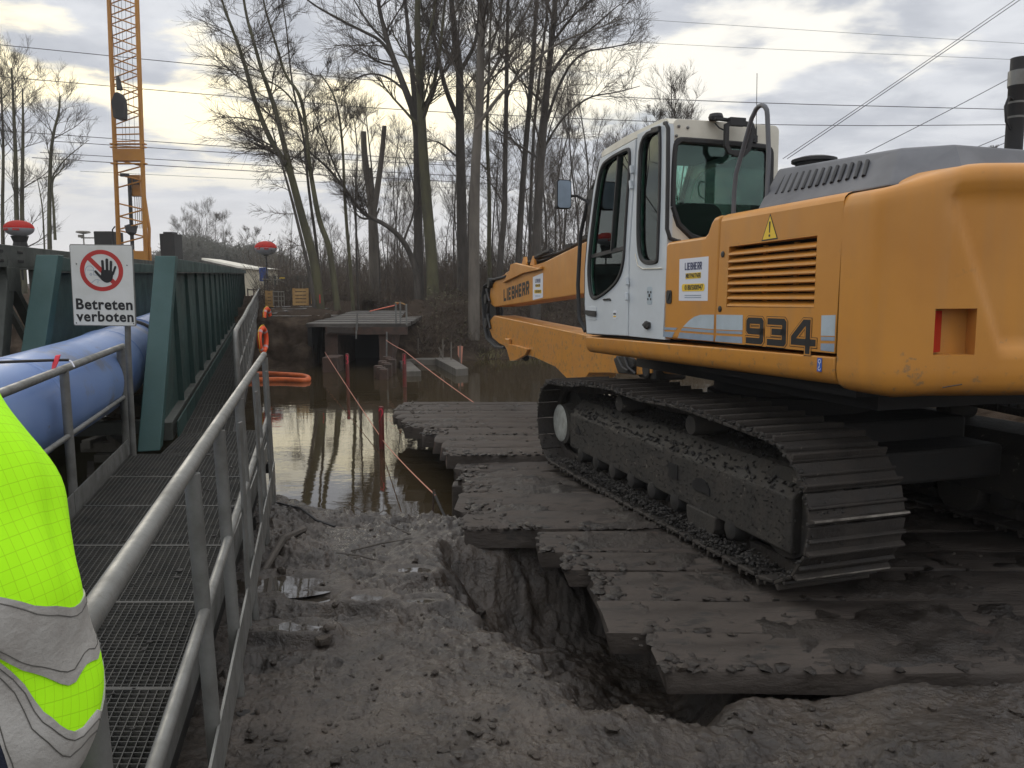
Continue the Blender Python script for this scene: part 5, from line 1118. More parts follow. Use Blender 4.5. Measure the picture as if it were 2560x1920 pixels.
band('reflective_band', iA, iB, 'reflect', .022, s0=1.4, s1=1.45); band('reflective_band', iC, iD, 'reflect', .024, s0=2.5, s1=2.5); band('navy_cuff', iD, ns_-1, 'navy', .018, s0=2.5, s1=0)
def stitch(i, sl, lift):
    P = []
    for k in range(NSG+1):
        k_ = k % NSG; a = int(i); pt = rows_[a][k_]; f = min(max(i+sl*(pt-SP[a]).x*ns_/L_, 0), ns_-1.001); j = int(f); t_ = f-j; ce = SP[j].lerp(SP[j+1], t_); P.append(ce+(rows_[j][k_].lerp(rows_[j+1][k_], t_)-ce)*(1+lift))
    b = MB(); b.tube(P, .0007, 4, caps=False); b.build('stitch_line', 'stitch', PE)
n1_, n2_ = (iB-iA)*.12, (iD-iC)*.12
for i_, s_, l_ in ((iA+n1_, 1.41, .024), (iB-n1_, 1.44, .024), (iC+n2_, 2.5, .026), (iC+2.2*n2_, 2.5, .026), (iD-n2_, 2.5, .026)): stitch(i_, s_, l_)
# jacket body round the torso, mostly out of view
tb = MB(); prof = []
for j, (z, rx, ry) in enumerate(((.86, .225, .17), (1.0, .215, .165), (1.2, .215, .165), (1.38, .225, .165), (1.50, .21, .15), (1.565, .16, .12), (1.60, .09, .09))):
    prof += [Vector((-.93+rx*math.cos(2*math.pi*k/32)*(1+.02*math.sin(k*1.7+j)), .81+ry*math.sin(2*math.pi*k/32), z)) for k in range(32)]
tb.add(prof, [(j*32+k, j*32+(k+1) % 32, (j+1)*32+(k+1) % 32, (j+1)*32+k) for j in range(6) for k in range(32)]); tb.build('jacket_body', 'jacket', PE, smooth=80)
hd = MB(); hd.lathe([(.02, 0), (.06, .01), (.078, .06), (.085, .12), (.082, .18), (.06, .225), (.02, .24)], 20, Matrix.Translation((-.915, .79, 1.63))); hd.build('head', 'skin', PE, smooth=80)
hd = MB(); hd.lathe([(.125, 0), (.118, .012), (.112, .05), (.095, .10), (.06, .13), (.01, .14)], 24, Matrix.Translation((-.915, .79, 1.79))); hd.build('hard_hat', 'balwhite', PE, smooth=60)
# ------------------------------------------------------------------ far bank: landing platform over a dark culvert
CU = thing('culvert_platform', label='muddy landing platform of mats over a dark culvert opening on the far bank', cat='platform')
for k in range(7):
    y0 = 24.0+1.05*k; b = MB()
    b.box((-4.85, y0+.5, .40+.022*k), (3.15+(.06 if k % 2 else 0), 1.045, .12)); b.build('deck_mat', 'deckmud', CU, bevel=.015)
for k in range(5):
    b = MB(); b.box((-7.4-.35*k, 27.6+1.0*k, .50+.05*k), (2.2, .95, .12)); b.build('deck_mat', 'deckmud', CU, bevel=.015)
b = MB(); b.box((-4.55, 24.05, .225), (2.55, .16, .24)); b.build('front_beam', 'rust', CU, bevel=.01)
b = MB(); b.box((-5.35, 24.0, .25), (.82, .14, .22), Matrix.Rotation(R_(2), 3, 'Y')); b.build('mud_covered_beam', 'timber', CU, bevel=.02)
for x, w in ((-5.68, .40), (-3.98, .40)):
    b = MB(); b.box((x, 25.4, -.60), (w, 2.6, 1.5)); b.build('side_wall', 'rust', CU, bevel=.01)
b = MB(); b.box((-4.9, 27.6, -.4), (3.2, .3, 1.6)); b.build('culvert_dark_block', 'black', CU)  # black block added inside so the culvert reads as dark
b = MB(); b.box((-6.45, 30, -.3), (.14, 11, 1.5)); b.build('channel_wall', 'dark', CU)
b = MB(); b.box((-3.92, 30, -.3), (.14, 9, 1.5)); b.build('channel_wall', 'dark', CU)
for x, y, z0, z1 in ((-3.66, 24.3, .42, 1.12), (-3.50, 24.15, .42, 1.12), (-3.28, 23.95, .40, 1.06)):
    b = MB(); b.tube([(x, y, z0), (x, y, z1)], .028, 8); b.build('rail_post', 'galv', CU)
b = MB(); b.tube([(-3.68, 24.3, 1.09), (-3.48, 24.15, 1.09), (-3.28, 23.95, 1.03)], .02, 6); b.build('cross_rail', 'pallet', CU)
for x, z0, z1 in ((-4.83, .25, .78), (-4.86, -.02, .50), (-3.93, -.8, .2)):
    b = MB(); b.tube([(x, 23.93, z0), (x+.03, 23.93, z1)], .025, 8); b.build('hanging_pole', 'galv', CU)
for k in range(9):
    b = MB(); x = -3.80+.12*(k % 3); b.box((x, 23.2-.25*k, -.75-.02*k), (.22, .24, .5)); b.build('quay_block', 'rust', CU, bevel=.01)
b = MB(); b.box((-5.45, 23.3, -.75), (.45, .9, .5)); b.build('quay_block', 'rust', CU, bevel=.02)
# numbered red posts
SEG = {'2': [[(0, .85), (.15, 1), (.5, 1), (.65, .82), (.6, .6), (0, 0), (.7, 0)]], '3': [[(.05, .9), (.3, 1), (.6, .85), (.5, .6), (.25, .52), (.55, .42), (.65, .2), (.35, 0), (0, .1)]], '4': [[(.55, 0), (.5, 1), (0, .35), (.7, .35)]]}
for n_, px, pyt, pyb, w in (('2', 955, 1016, 1122, .088), ('3', 870, 884, 968, .092), ('4', 1012, 884, 968, .10)):
    base = PZ(px, pyb, WATER_Z); top = PY(px, pyt, base.y); h = top.z
    t = thing('marker_post', (base.x, base.y, WATER_Z), {'2': 'red marker post painted with a 2, nearest of the posts in the water', '3': 'red marker post painted with a 3 in front of the dark culvert', '4': 'red marker post with a pink top beside the grey pontoon'}[n_], 'marker post', 'red numbered posts in the water')
    b = MB(); b.lathe([(w*.5, -.7), (w*.5, h-WATER_Z-.02), (w*.42, h-WATER_Z)], 12); b.build('post', 'redpost', t, smooth=50)
    b = MB(); hh = .20 if n_ == '2' else .22; zt = h-WATER_Z-hh-.035
    stroke(b, [[((u-.33)*.085, zt+v*hh) for u, v in pl] for pl in SEG[n_]], .017, lambda u, v, d: Vector((u, -math.sqrt(max(0, (w*.5)**2-u*u))-d, v)), .001, .004); b.build('painted_number', 'redlet', t)
def rope(name, pts, r, m, label, cat='rope', sag=0.0, group=None):
    b = MB(); P = []
    for a, c in zip(pts, pts[1:]):
        for i in range(10): t = i/10; p = Vector(a).lerp(Vector(c), t); p.z -= sag*4*t*(1-t); P.append(p)
    P.append(Vector(pts[-1])); b.tube(P, r, 5); return tag(b.build(name, m, smooth=60), label, cat, group)
sp = PZ(1090, 1232, -.30); 
rope('string_line', [PY(812, 880, 23.4), PY(960, 1105, 12.0), PY(1088, 1238, 7.1)], .0075, 'rope', 'orange string stretched from the culvert to the broken mat, crossing the post with a 2', sag=.02)
rope('string_line', [PY(965, 850, 23.4), PY(1010, 876, 19.8), PY(1184, 1006, 13.7)], .010, 'rope', 'orange string from the culvert past the pontoon to the farthest mat', sag=.02)
st_ = thing('string_stake', (0, 0, 0), 'thin rusty stake tied with the orange string at the mud edge', 'stake')
b = MB(); p = PY(1085, 1232, 7.15); b.tube([(p.x, p.y, p.z+.03), (p.x-.02, p.y-.02, -.6)], .010, 6); b.build('rod', 'rust', st_)
b = MB(); b.tube([p, p+Vector((.10, -.25, -.11)), p+Vector((.20, -.45, -.2))], .013, 6); lump_mesh(b, p, .022, 1, 4); b.build('turnbuckle', 'dark', st_)
# orange oil boom afloat
ob = [PZ(px, py, WATER_Z+.045) for px, py in ((600, 939), (660, 934), (700, 936), (740, 938), (765, 941), (773, 947), (766, 952), (740, 951), (700, 949), (660, 950), (600, 951))]
ob = smoothpoly([tuple(p) for p in ob], 2, closed=False)
b = MB(); b.tube(ob, .075, 10); tag(b.build('oil_boom', 'boomor', smooth=60), 'orange floating oil boom looped on the water by the bridge', 'oil boom')
# grey pontoons right of the culvert
PT = thing('pontoon_frame', label='low grey U-shaped pontoon floating at the right of the culvert', cat='pontoon')
def slab(P, z0, z1, m, name, par): b = MB(); b.prism(P, z0, z1, fz); return b.build(name, m, par, bevel=.012)
a0, a1, a2, a3 = PZ(1152, 926, -.8), PZ(1171, 924, -.8), PZ(1112, 898, -.8), PZ(1090, 899, -.8)
slab([(a0.x-.12, a0.y-.2), (a1.x, a1.y-.1), (a2.x+.2, a2.y), (a3.x-.05, a3.y)], -1.15, -.74, 'pont', 'pontoon_arm', PT)
c0, c1, c2, c3 = PZ(1016, 930, -.82), PZ(1053, 929, -.82), PZ(1012, 902, -.82), PZ(998, 902, -.82)
slab([(c0.x, c0.y), (c1.x, c1.y), (c2.x+.15, c2.y), (c3.x, c3.y)], -1.15, -.80, 'pont', 'pontoon_arm', PT)
slab([(c3.x+.1, c3.y-.1), (a2.x, a2.y-.35), (a2.x+.1, a2.y+.25), (c3.x+.1, c3.y+.4)], -1.1, -.77, 'pont', 'pontoon_back', PT)
for i, (px, y0, y1, lean) in enumerate(((1045, 846, 898, .0), (1108, 848, 902, .02), (1128, 855, 908, 0), (1085, 862, 900, -.35), (1120, 868, 905, .3), (1150, 862, 912, 0))):
    base = PZ(px, y1, -.85); tp_ = PY(px, y0, base.y); b = MB(); b.tube([(base.x, base.y, -1.2), (tp_.x+lean*(-1), tp_.y, tp_.z)], .022, 6)
    tag(b.build('bank_stake', 'barkpale'), ['bare stake at the left of the row behind the pontoon', 'upright stake behind the middle of the pontoon', 'stake next to the orange ribbon on its left', 'stick leaning left behind the pontoon', 'stick leaning right near the orange ribbon', 'stake wound with orange ribbon beside the pontoon'][i], 'stake', 'stakes along the far bank')
b = MB(); p = PY(1150, 872, 24.6)
for k in range(5): b.add([p+Vector((-.02+.03*k-.05, -.03, .1)), p+Vector((.03+.03*k-.05, -.03, .08)), p+Vector((.02*k-.02, -.05, -.25-.06*k)), p+Vector((-.07+.02*k, -.04, -.2-.05*k))], [(0,1,2,3)])
tag(b.build('ribbon_bunch', 'rope'), 'bunch of faded orange ribbon hanging on a stake by the pontoon', 'ribbon')
rope('barrier_tape', [PY(925, 778, 27), PY(985, 764, 25), PY(1000, 756, 24.2)], .018, 'lifering', 'red and orange barrier tape above the platform', 'tape')
# pallets and site clutter on the far bank
def pallet(px, pyb, Y, w, h, rz, label):
    p = PY(px, pyb, Y); t = thing('wooden_pallet', (p.x, p.y, p.z), label, 'pallet', 'pallets on the far bank', rz)
    for i in range(5): b = MB(); b.box((0, .02*i*.6, h*(.1+.2*i)), (w, .03, h*.155)); b.build('board', 'pallet', t)
    for x in (-.42, .42): b = MB(); b.box((x*w, .06, h*.5), (.09, .05, h)); b.build('post', 'pallet', t)
pallet(752, 764, 29.5, .60, .66, .12, 'stack of tan pallet boards standing upright on the far bank'); pallet(672, 768, 31, .32, .66, -.3, 'narrow tan pallet beside the bridge rail end'); pallet(782, 760, 30, .08, .62, 0, 'thin tan board leaning at the right of the pallet')
for i, px in enumerate((748, 757)):
    p = PY(px, 733, 29.6); b = MB(); b.tube([(p.x, p.y, p.z-.5), (p.x, p.y, p.z+.42)], .02, 6); tag(b.build('thin_pole', 'barkpale'), ('left', 'right')[i]+' of two thin poles behind the tan pallet', 'pole')
cf = thing('site_barrier', (0, 0, 0), 'grey tubular site barrier between the two pallets', 'barrier')
for px in (684, 697, 704, 711): p = PY(px, 765, 30.5); b = MB(); b.tube([p, p+Vector((0, 0, .56))], .018, 6); b.build('upright', 'conc', cf)
for dz in (.2, .38, .56): p, q = PY(683, 765, 30.5), PY(712, 765, 30.5); b = MB(); b.tube([p+Vector((0,0,dz)), q+Vector((0,0,dz))], .016, 6); b.build('cross_rail', 'conc', cf)
mf = thing('mesh_fence', (0, 0, 0), 'green grey mesh fence panels behind the pallets', 'fence')
for k in range(4):
    p, q = PY(662+28*k, 736, 40), PY(688+28*k, 736, 40); b = MB()
    b.tube([p, p+Vector((0,0,.95)), q+Vector((0,0,.95)), q], .03, 6)
    for i in range(12): b.bar(p.lerp(q, i/12), p.lerp(q, i/12)+Vector((0,0,.95)), .012, .012)
    for i in range(9): b.bar(p+Vector((0,0,.1*i)), q+Vector((0,0,.1*i)), .012, .012)
    b.build('mesh_panel', 'olive', mf)
p = PY(706, 695, 39.6); b = MB(); b.box(p, (.28, .03, .08)); tag(b.build('fence_tag', 'warn'), 'small yellow tag on the mesh fence', 'tag')
rope('barrier_tape', [PY(655, 698, 38), PY(700, 700, 38), PY(716, 708, 38)], .03, 'conc', 'pale barrier tape hanging below the yellow tag', 'tape')
wp = PY(800, 758, 27); b = MB(); b.tube([wp, wp+Vector((0, 0, .30))], .02, 6); b.build('marker', 'signr'); bpy.data.objects['marker'].name = 'survey_peg'; tag(bpy.data.objects['survey_peg'], 'small red and white peg at the back of the platform', 'peg')
tt = thing('container_tent', label='cream container with a sagging canvas roof at the far end of the green bridge', cat='container')
q0, q1 = PY(618, 690, 44.5), PY(653, 690, 44.5); cw_ = (q1.x-q0.x)
b = MB(); b.box(((q0.x+q1.x)/2-1.1, 46.2, 1.15), (cw_+2.2, 3.0, 2.7)); b.build('wall', 'tent', tt)
b = MB(); P0 = Vector((q1.x, 44.6, 2.52)); b.add([P0+Vector(v) for v in ((0.15, 0, .0), (-1.3, -.1, .16), (-3.4, 0, .62), (-3.5, 3.2, .62), (-1.3, 3.2, .2), (.15, 3.2, .02), (.15, -.04, -.09), (-1.3, -.14, .05), (-3.4, -.04, .5))], [(0,1,4,5), (1,2,3,4), (0,6,7,1), (1,7,8,2)]); b.build('canvas_roof', 'cream', tt)
gt = thing('steel_gate', label='rusty brown barred gate in front of the cream container', cat='gate')
for px in (621, 636, 651): p = PY(px, 766, 42.3); b = MB(); b.tube([p, p+Vector((0,0,.98))], .035, 6); b.build('bar', 'rust', gt)
for py in (724, 747): b = MB(); b.tube([PY(618, py, 42.3), PY(653, py+1, 42.3)], .03, 6); b.build('cross_bar', 'rust', gt)
bb = MB(); p = PY(659, 686, 43); bb.box(p, (.34, .4, .75)); bb = tag(bb.build('blue_box', 'blueb'), 'blue site box at the corner of the cream container', 'box')
# lighting balloons
def balloon(px, py, Y, w, h, label, stem):
    p = PY(px, py, Y); t = thing('light_balloon', (p.x, p.y, p.z), label, 'lighting balloon', 'red and white lighting balloons')
    prof = [(math.cos(R_(a))*w/2, math.sin(R_(a))*h/2) for a in range(-88, 89, 8)]
    lo = [q for q in prof if q[1] <= .02]; hi = [(prof[len(lo)-1][0], prof[len(lo)-1][1])] + [q for q in prof if q[1] > .02]
    b = MB(); b.lathe(hi, 28); b.build('red_cap', 'balred', t, smooth=70); b = MB(); b.lathe(lo, 28); b.build('white_belly', 'balwhite', t, smooth=70)
    b = MB()
    for a in (-115, -70): b.box((w/2*.97*math.cos(R_(a)), w/2*.97*math.sin(R_(a)), -.06), (.22, .02, .07), Matrix.Rotation(R_(a+90), 3, 'Z'))
    b.build('band_print', 'signr', t)
    b = MB(); b.lathe([(.12, -h/2-.06), (.14, -h/2+.03)], 14); b.tube([(0, 0, -h/2), (0, 0, -stem)], .035, 8); b.build('mast', 'dark', t)
    if stem < 2.2: b = MB(); b.lathe([(.30, -h/2-.55), (.22, -h/2-.2), (.30, -h/2+.02)], 14); b.build('lamp_base', 'dark', t)
    return t
balloon(47.5, 571, 29, 1.0, .60, 'red and white lighting balloon above the truss bridge at the left edge', 1.9)
balloon(664.5, 620, 41, 1.14, .72, 'red and white lighting balloon on a thin mast above the blue box', 3.0)
# lifebuoys on the outer side of the bridge rail
def lifebuoy(px, py, Y, hpx, label):
    p = PY(px, py, Y); R0 = hpx/1920*Y/2; r = R0*.17; t = thing('lifebuoy', p, label, 'lifebuoy', 'lifebuoys on the bridge rail')
    t.rotation_euler = (0, 0, BH+R_(74))
    b = MB(); Rm = R0-r; P = [(Rm*math.cos(R_(a)), 0, Rm*math.sin(R_(a))) for a in range(0, 361, 12)]; b.tube(P, r, 12, caps=False); b.build('ring', 'lifering', t, smooth=60)
    for a in (45, 135, 225, 315):
        b = MB(); b.tube([(Rm*math.cos(R_(a+d)), 0, Rm*math.sin(R_(a+d))) for d in (-7, 0, 7)], r*1.04, 12, caps=False); b.build('reflective_band', 'balwhite', t, smooth=60)
    b = MB(); b.tube([(R0*1.05*math.cos(R_(a)), .02*math.sin(a), R0*1.05*math.sin(R_(a))) for a in range(0, 361, 20)], .010, 5); b.build('grab_line', 'warn', t)
lifebuoy(657, 849, 20.6, 70, 'nearer orange lifebuoy with yellow line hanging on the bridge rail'); lifebuoy(668, 796, 27, 58, 'farther orange lifebuoy hanging higher up the bridge rail')
# ------------------------------------------------------------------ yellow lattice crane
CY_ = 50.0
def cp(u, v, w=0.0):                                         # u across (m), v up, w depth; mast leans a little to the left
    return Vector((-24.38 + u + .026*(v-3.6) - .4876*w, CY_+w, v))
CRN = thing('lattice_crane', label='tall yellow lattice boom crane standing behind the green bridge', cat='crane')
HW = .86
def memb(name, a, c, r, m='craney', par=None, n=6): b = MB(); b.tube([a, c], r, n); return b.build(name, m, par or CRN)
for u in (-HW, HW):
    for w in (0, 1.7): memb('chord', cp(u, 1.2, w), cp(u, 27, w), .15 if w == 0 else .10)
sec = MB(); nlev = 0; v = 11.9
zig = []
while v < 27:
    for w in (0, 1.7):
        zig.append((cp(-HW, v, w), cp(HW, v+.62, w))); zig.append((cp(HW, v+.62, w), cp(-HW, v+1.24, w)))
    for u in (-HW, HW):
        zig.append((cp(u, v, 0), cp(u, v+.62, 1.7))); zig.append((cp(u, v+.62, 1.7), cp(u, v+1.24, 0)))
    v += 1.24
for a, c in zig: memb('lacing', a, c, .042, n=5)
for i in range(3):
    v = 10.55+i*.42; memb('lacing', cp(-HW, v), cp(HW, v+.05), .045, n=5); 
for v0 in (4.2, 5.1, 5.9, 7.7, 8.6):
    memb('lacing', cp(-HW, v0), cp(HW, v0+.45), .05, n=5); memb('lacing', cp(HW, v0+.45), cp(-HW, v0+.85), .05, n=5)
for v0, hh in ((9.35, .75), (2.95, .8)): b = MB(); b.box(cp(0, v0+hh/2, .1), (2*HW+.1, .5, hh)); b.build('box_section', 'craney', CRN, bevel=.03)
for v0 in (10.2, 10.4, 9.2): b = MB(); b.box(cp(0, v0, 0), (2*HW+.5, .3, .07)); b.build('section_flange', 'craney', CRN)
b = MB(); b.box(cp(.42, 7.9, .6), (.75, .6, 1.3)); b.build('winch_frame', 'craney', CRN); b = MB(); b.box(cp(.40, 8.15, .28), (.38, .06, .38)); b.build('opening', 'black', CRN)  # the black plate stands in for the shade of an opening
b = MB(); b.tube([cp(.02, 3.6, .1), cp(-.02, 8.4, .1)], .12, 8); lump_mesh(b, cp(0, 5.1, .05), .42, 1, 3); b.box(cp(-.3, 8.5, .05), (.5, .2, .18)); b.build('cylinder', 'dark', CRN)
for u in (.28, .42, .55, .68): memb('hoist_rope', cp(u, 5.2, .4), cp(u, 7.6, .4), .022, 'conc')
for u in (-.35, -.15, .1, .42): memb('hoist_rope', cp(u, 9.8, .5), cp(u+.1, 27, .5), .013, 'wire')
b = MB(); b.tube([cp(1.05, 3.2, .5), cp(1.15, 5.2, .8), cp(.92, 7.3, 1.2)], .11, 6); b.build('back_stay', 'craney', CRN); b = MB(); b.tube([cp(1.12, 1.2, .3), cp(1.1, 4.0, .3)], .13, 6); b.build('back_stay', 'craney', CRN)
for a, c in ((( -.05, 3.8), (-.7, 3.0)), ((.05, 3.8), (.7, 3.0)), ((-.6, 3.0), (-.6, 1.3)), ((.45, 3.0), (.75, 1.3)), ((-.2, 3.0), (-.25, 1.3)), ((.2, 3.0), (.3, 1.3))): memb('foot_strut', cp(*a, .05), cp(*c, .05), .085)
b = MB(); b.tube([cp(-1.15, 3.2, .0), cp(-1.22, 5.1, .0), cp(-1.05, 5.3, 0)], .05, 6); b.build('side_pipe', 'dark', CRN)
b = MB(); b.box(cp(-1.5, 4.1, 1.5), (1.15, 1.6, 1.9)); b.build('machinery_cab', 'dark', CRN, bevel=.05)
b = MB(); b.box(cp(2.6, 3.9, 1.5), (.95, 1.2, 2.0)); b.box(cp(2.55, 4.95, 1.5), (.6, .8, .16)); b.build('counterweight_stack', 'dark', CRN); b = MB(); b.box(cp(2.1, 2.6, .8), (1.5, .8, .9)); b.build('engine_house', 'conc', CRN, bevel=.03)
hb_ = MB()                                                   # hook block / suspended grab hanging in front of the mast
c_ = cp(-.45, 12.45, -1.0); GS = .80
hb_.prism([(-.42, .55), (-.22, .95), (.0, 1.05), (.25, .92), (.48, .55), (.52, -.15), (.45, -.95), (-.05, -1.0), (-.42, -.85), (-.52, .3)], -.35, .35, lambda u, v, d: c_+Vector((u*.95, d, v))*GS)
gbk = thing('hook_grab', (0, 0, 0), 'dark heavy grab hanging on ropes in front of the yellow mast', 'grab')
hb_.build('grab_body', 'dark', gbk, bevel=.08); b = MB(); b.prism([(-.40, -.2), (-.26, -.15), (-.10, -.85), (-.30, -.80)], -.37, -.36, lambda u, v, d: c_+Vector((u, d, v))*GS); b.build('pale_flank', 'steel', gbk)
for u in (-.1, .12): memb('hoist_rope', c_+Vector((u, 0, .9)), c_+Vector((u-.1, 0, 11)), .016, 'wire', gbk)
b = MB(); b.tube([c_+Vector((.08, 0, 1.0)), c_+Vector((.02, 0, 1.8))], [.2, .09], 8); b.build('rope_socket', 'dark', gbk)
# street lamps beyond
for i, (px, py, two) in enumerate(((208, 582, 0), (255, 592, 1))):
    p = PY(px, py, 75); t = thing('street_lamp', (p.x, p.y, p.z), ['street lamp with a flat disc head left of the crane', 'two-headed street lamp just left of the crane'][i], 'street lamp')
    b = MB(); b.tube([(0, 0, -6), (0, 0, 0)], .07, 6); b.build('pole', 'conc', t)
    b = MB()
    if two:
        b.tube([(-2.0, 0, -.1), (.4, 0, -.1)], .06, 6); b.box((-2.0, 0, .06), (.45, .3, .25)); b.box((.35, 0, .06), (.45, .3, .25))
    else: b.lathe([(.2, -.1), (.65, .0), (.6, .15)], 12)
    b.build('lamp_head', 'conc', t)

# ------------------------------------------------------------------ trees
class TreeB:
    def __init__(s, rnd, kn=1.0): s.tr = MB(); s.cr = MB(); s.r = rnd; s.kn = kn
    def path(s, pts, r0, r1, n, mb):
        m = len(pts); mb.tube(pts, [r0+(r1-r0)*(i/(m-1))**.9 for i in range(m)], n, caps=False)
    def grow(s, p, d, length, r, lvl, maxl, droop=0.0, up=.25):
        rnd = s.r; k = 5 if lvl < 2 else 4 if lvl < maxl else 3; pts = [p.copy()]; q = p.copy(); dd = d.copy()
        for i in range(k):
            dd = (dd + Vector((rnd.gauss(0, .10), rnd.gauss(0, .10), rnd.gauss(0, .08) + up*.22 - droop))).normalized(); q = q + dd*(length/k); pts.append(q.copy())
        s.path(pts, r, max(r*.33, .0030), 6 if lvl == 0 else 5 if r > .03 else 3, s.tr if r > .05 else s.cr)
        if lvl >= maxl: return
        nch = {0: 8, 1: 8, 2: 6, 3: 5}.get(lvl, 4)
        for c in range(int(nch*s.kn)+1):
            t = rnd.uniform(.22, 1.0); f = t*k; i = min(int(f), k-1); b = pts[i].lerp(pts[i+1], f-i); ax = (pts[i+1]-pts[i]).normalized()
            o = Vector((rnd.gauss(0, 1), rnd.gauss(0, 1), rnd.gauss(0, .6))); o = (o - ax*o.dot(ax)).normalized()
            nd = (ax*rnd.uniform(.7, 1.3) + o*rnd.uniform(.5, .9) + Vector((0, 0, up*.6))).normalized()
            s.grow(b, nd, length*rnd.uniform(.40, .70)*(1.15-.35*t), r*(1-.6*t)*rnd.uniform(.38, .55)+.003, lvl+1, maxl, droop, up)
    def stem(s, pts, r0, r1, sides=12):
        P = smoothpoly([tuple(p) for p in pts], 2, closed=False); P = [Vector(p) for p in P]; s.path(P, r0, r1, sides, s.tr); return P
    def clothe(s, P, r0, r1, n, t0, L_, maxl=2, up=.3, droop=0.0, thick=.42, bias=None):
        rnd = s.r; m = len(P)
        for c in range(int(n*.72)):
            t = t0+(1-t0)*rnd.random()**.85; f = t*(m-1); i = min(int(f), m-2); b = P[i].lerp(P[i+1], f-i); ax = (P[i+1]-P[i]).normalized(); rr = r0+(r1-r0)*t
            o = Vector((rnd.gauss(0, 1)+(bias or 0), rnd.gauss(0, 1), rnd.gauss(0, .3))); o = (o - ax*o.dot(ax)).normalized()
            nd = (ax*rnd.uniform(.35, .9) + o + Vector((0, 0, up))).normalized()
            s.grow(b, nd, L_*rnd.uniform(.5, 1.15)*(1.1-.5*t), min(max(rr*thick*rnd.uniform(.5, 1), .014), .09), 1, maxl+1, droop, up)
    def done(s, name, label, group, base, m='bark', tm='twig'):
        t = thing(name, base, label, 'tree', group); off = Vector(base)
        for mb, nm, mm in ((s.tr, 'trunk', m), (s.cr, 'crown', tm)):
            if not mb.v: continue
            mb.v = [tuple(Vector(v)-off) for v in mb.v]; mb.build(nm, mm, t, smooth=70)
        return t
def traced(name, label, Y, stems, m='bark', seed=0, group='bare trees on the far bank', cloth=True, kn=1.0):
    rnd = random.Random(seed); T = TreeB(rnd, kn); base = None
    for (pts, r0, r1, n, t0, L_, extra) in stems:
        P = [PY(x, y, Y+rnd.uniform(-.15, .15)*i*.4) for i, (x, y) in enumerate(pts)]
        if base is None:
            g = gz(P[0].x, Y); P[0].z = min(P[0].z, g-.05); base = (P[0].x, P[0].y, g)
        P = T.stem(P, r0, r1, 12 if r0 > .1 else 8)
        if n: T.clothe(P, r0, r1, n, t0, L_, **extra)
    return T.done(name, label, group, base, m)
D1 = 31
traced('poplar_tree', 'mossy green trunk of the big forked tree in the middle, nearest the bank', D1, [
    ([(1083, 760), (1080, 650), (1066, 500), (1058, 380), (1054, 295), (1047, 169), (1043, 60), (1046, -60), (1050, -260)], .27, .07, 26, .45, 3.6, {}),
    ([(1056, 300), (1078, 235), (1096, 160), (1106, 70), (1118, -60)], .10, .04, 14, .15, 3.0, {}), ([(1050, 205), (1064, 120), (1085, 40), (1095, -70)], .08, .03, 10, .1, 2.6, {})], 'barkmoss', 11)
traced('poplar_tree', 'dark tall tree with a big limb curving to the left, beside the mossy trunk', D1+.8, [
    ([(1050, 752), (1046, 650), (1044, 422), (1042, 300), (1010, 215), (984, 150), (966, 95), (945, 10), (930, -120)], .22, .05, 26, .5, 3.6, {'bias': -.5}),
    ([(1042, 300), (1034, 220), (1025, 130), (1018, 50), (1005, -70)], .13, .05, 14, .2, 3.2, {}),
    ([(984, 150), (954, 101), (911, 80), (844, 46), (776, 8), (740, -30)], .085, .02, 16, .1, 2.2, {'up': .1}),
    ([(1036, 252), (983, 198), (930, 181), (885, 196), (855, 230)], .06, .012, 12, .1, 1.7, {'up': .0}), ([(966, 105), (920, 60), (880, -10)], .06, .02, 9, .1, 2.0, {})], 'bark', 12)
traced('poplar_tree', 'thick dark tree forking into several limbs right of the mossy trunk', D1+2, [
    ([(1158, 752), (1156, 650), (1152, 420), (1149, 300), (1150, 170), (1138, 90), (1128, 0), (1120, -150)], .27, .07, 26, .4, 3.6, {}),
    ([(1146, 300), (1112, 220), (1098, 150), (1080, 80), (1056, 30), (1040, -60)], .12, .03, 14, .2, 2.8, {'bias': -.4}), ([(1153, 175), (1190, 110), (1198, 40), (1196, -60)], .10, .04, 10, .2, 2.6, {}), ([(1140, 390), (1100, 355), (1070, 350), (1040, 372)], .05, .012, 9, .1, 1.6, {'up': 0})], 'bark', 13)
traced('poplar_tree', 'pale sided straight tree just left of the excavator boom', D1-3, [
    ([(1184, 800), (1185, 700), (1187, 422), (1198, 295), (1202, 127), (1208, 0), (1214, -200)], .235, .08, 28, .4, 3.8, {}),
    ([(1190, 320), (1250, 235), (1310, 182), (1360, 130), (1420, 96), (1500, 68), (1560, 45)], .075, .014, 22, .15, 2.3, {'up': .12}), ([(1198, 230), (1232, 180), (1262, 120), (1300, 60), (1330, 0)], .08, .02, 14, .2, 2.4, {}), ([(1196, 200), (1228, 120), (1250, 50), (1258, -30)], .07, .02, 10, .2, 2.2, {})], 'barkpale', 14)
traced('slender_tree', 'slender mossy tree standing between the pale trunk and the leaning pair', D1+3, [([(1228, 760), (1222, 650), (1224, 480), (1216, 330), (1222, 200), (1226, 60), (1230, -60)], .12, .03, 22, .35, 2.4, {})], 'barkmoss', 15)
traced('slender_tree', 'straight dark tree behind the boom with a kinked lower trunk', D1+1, [([(1250, 740), (1250, 640), (1262, 540), (1262, 434), (1266, 241), (1268, 96), (1272, -60)], .16, .05, 26, .3, 2.8, {}), ([(1266, 250), (1292, 180), (1330, 140), (1370, 60)], .05, .015, 12, .1, 1.8, {})], 'bark', 16)
traced('slender_tree', 'left one of the leaning pair of trees behind the boom', D1+1.5, [([(1294, 740), (1297, 603), (1312, 386), (1330, 193), (1342, 0), (1350, -140)], .17, .05, 26, .3, 2.8, {})], 'bark', 17)
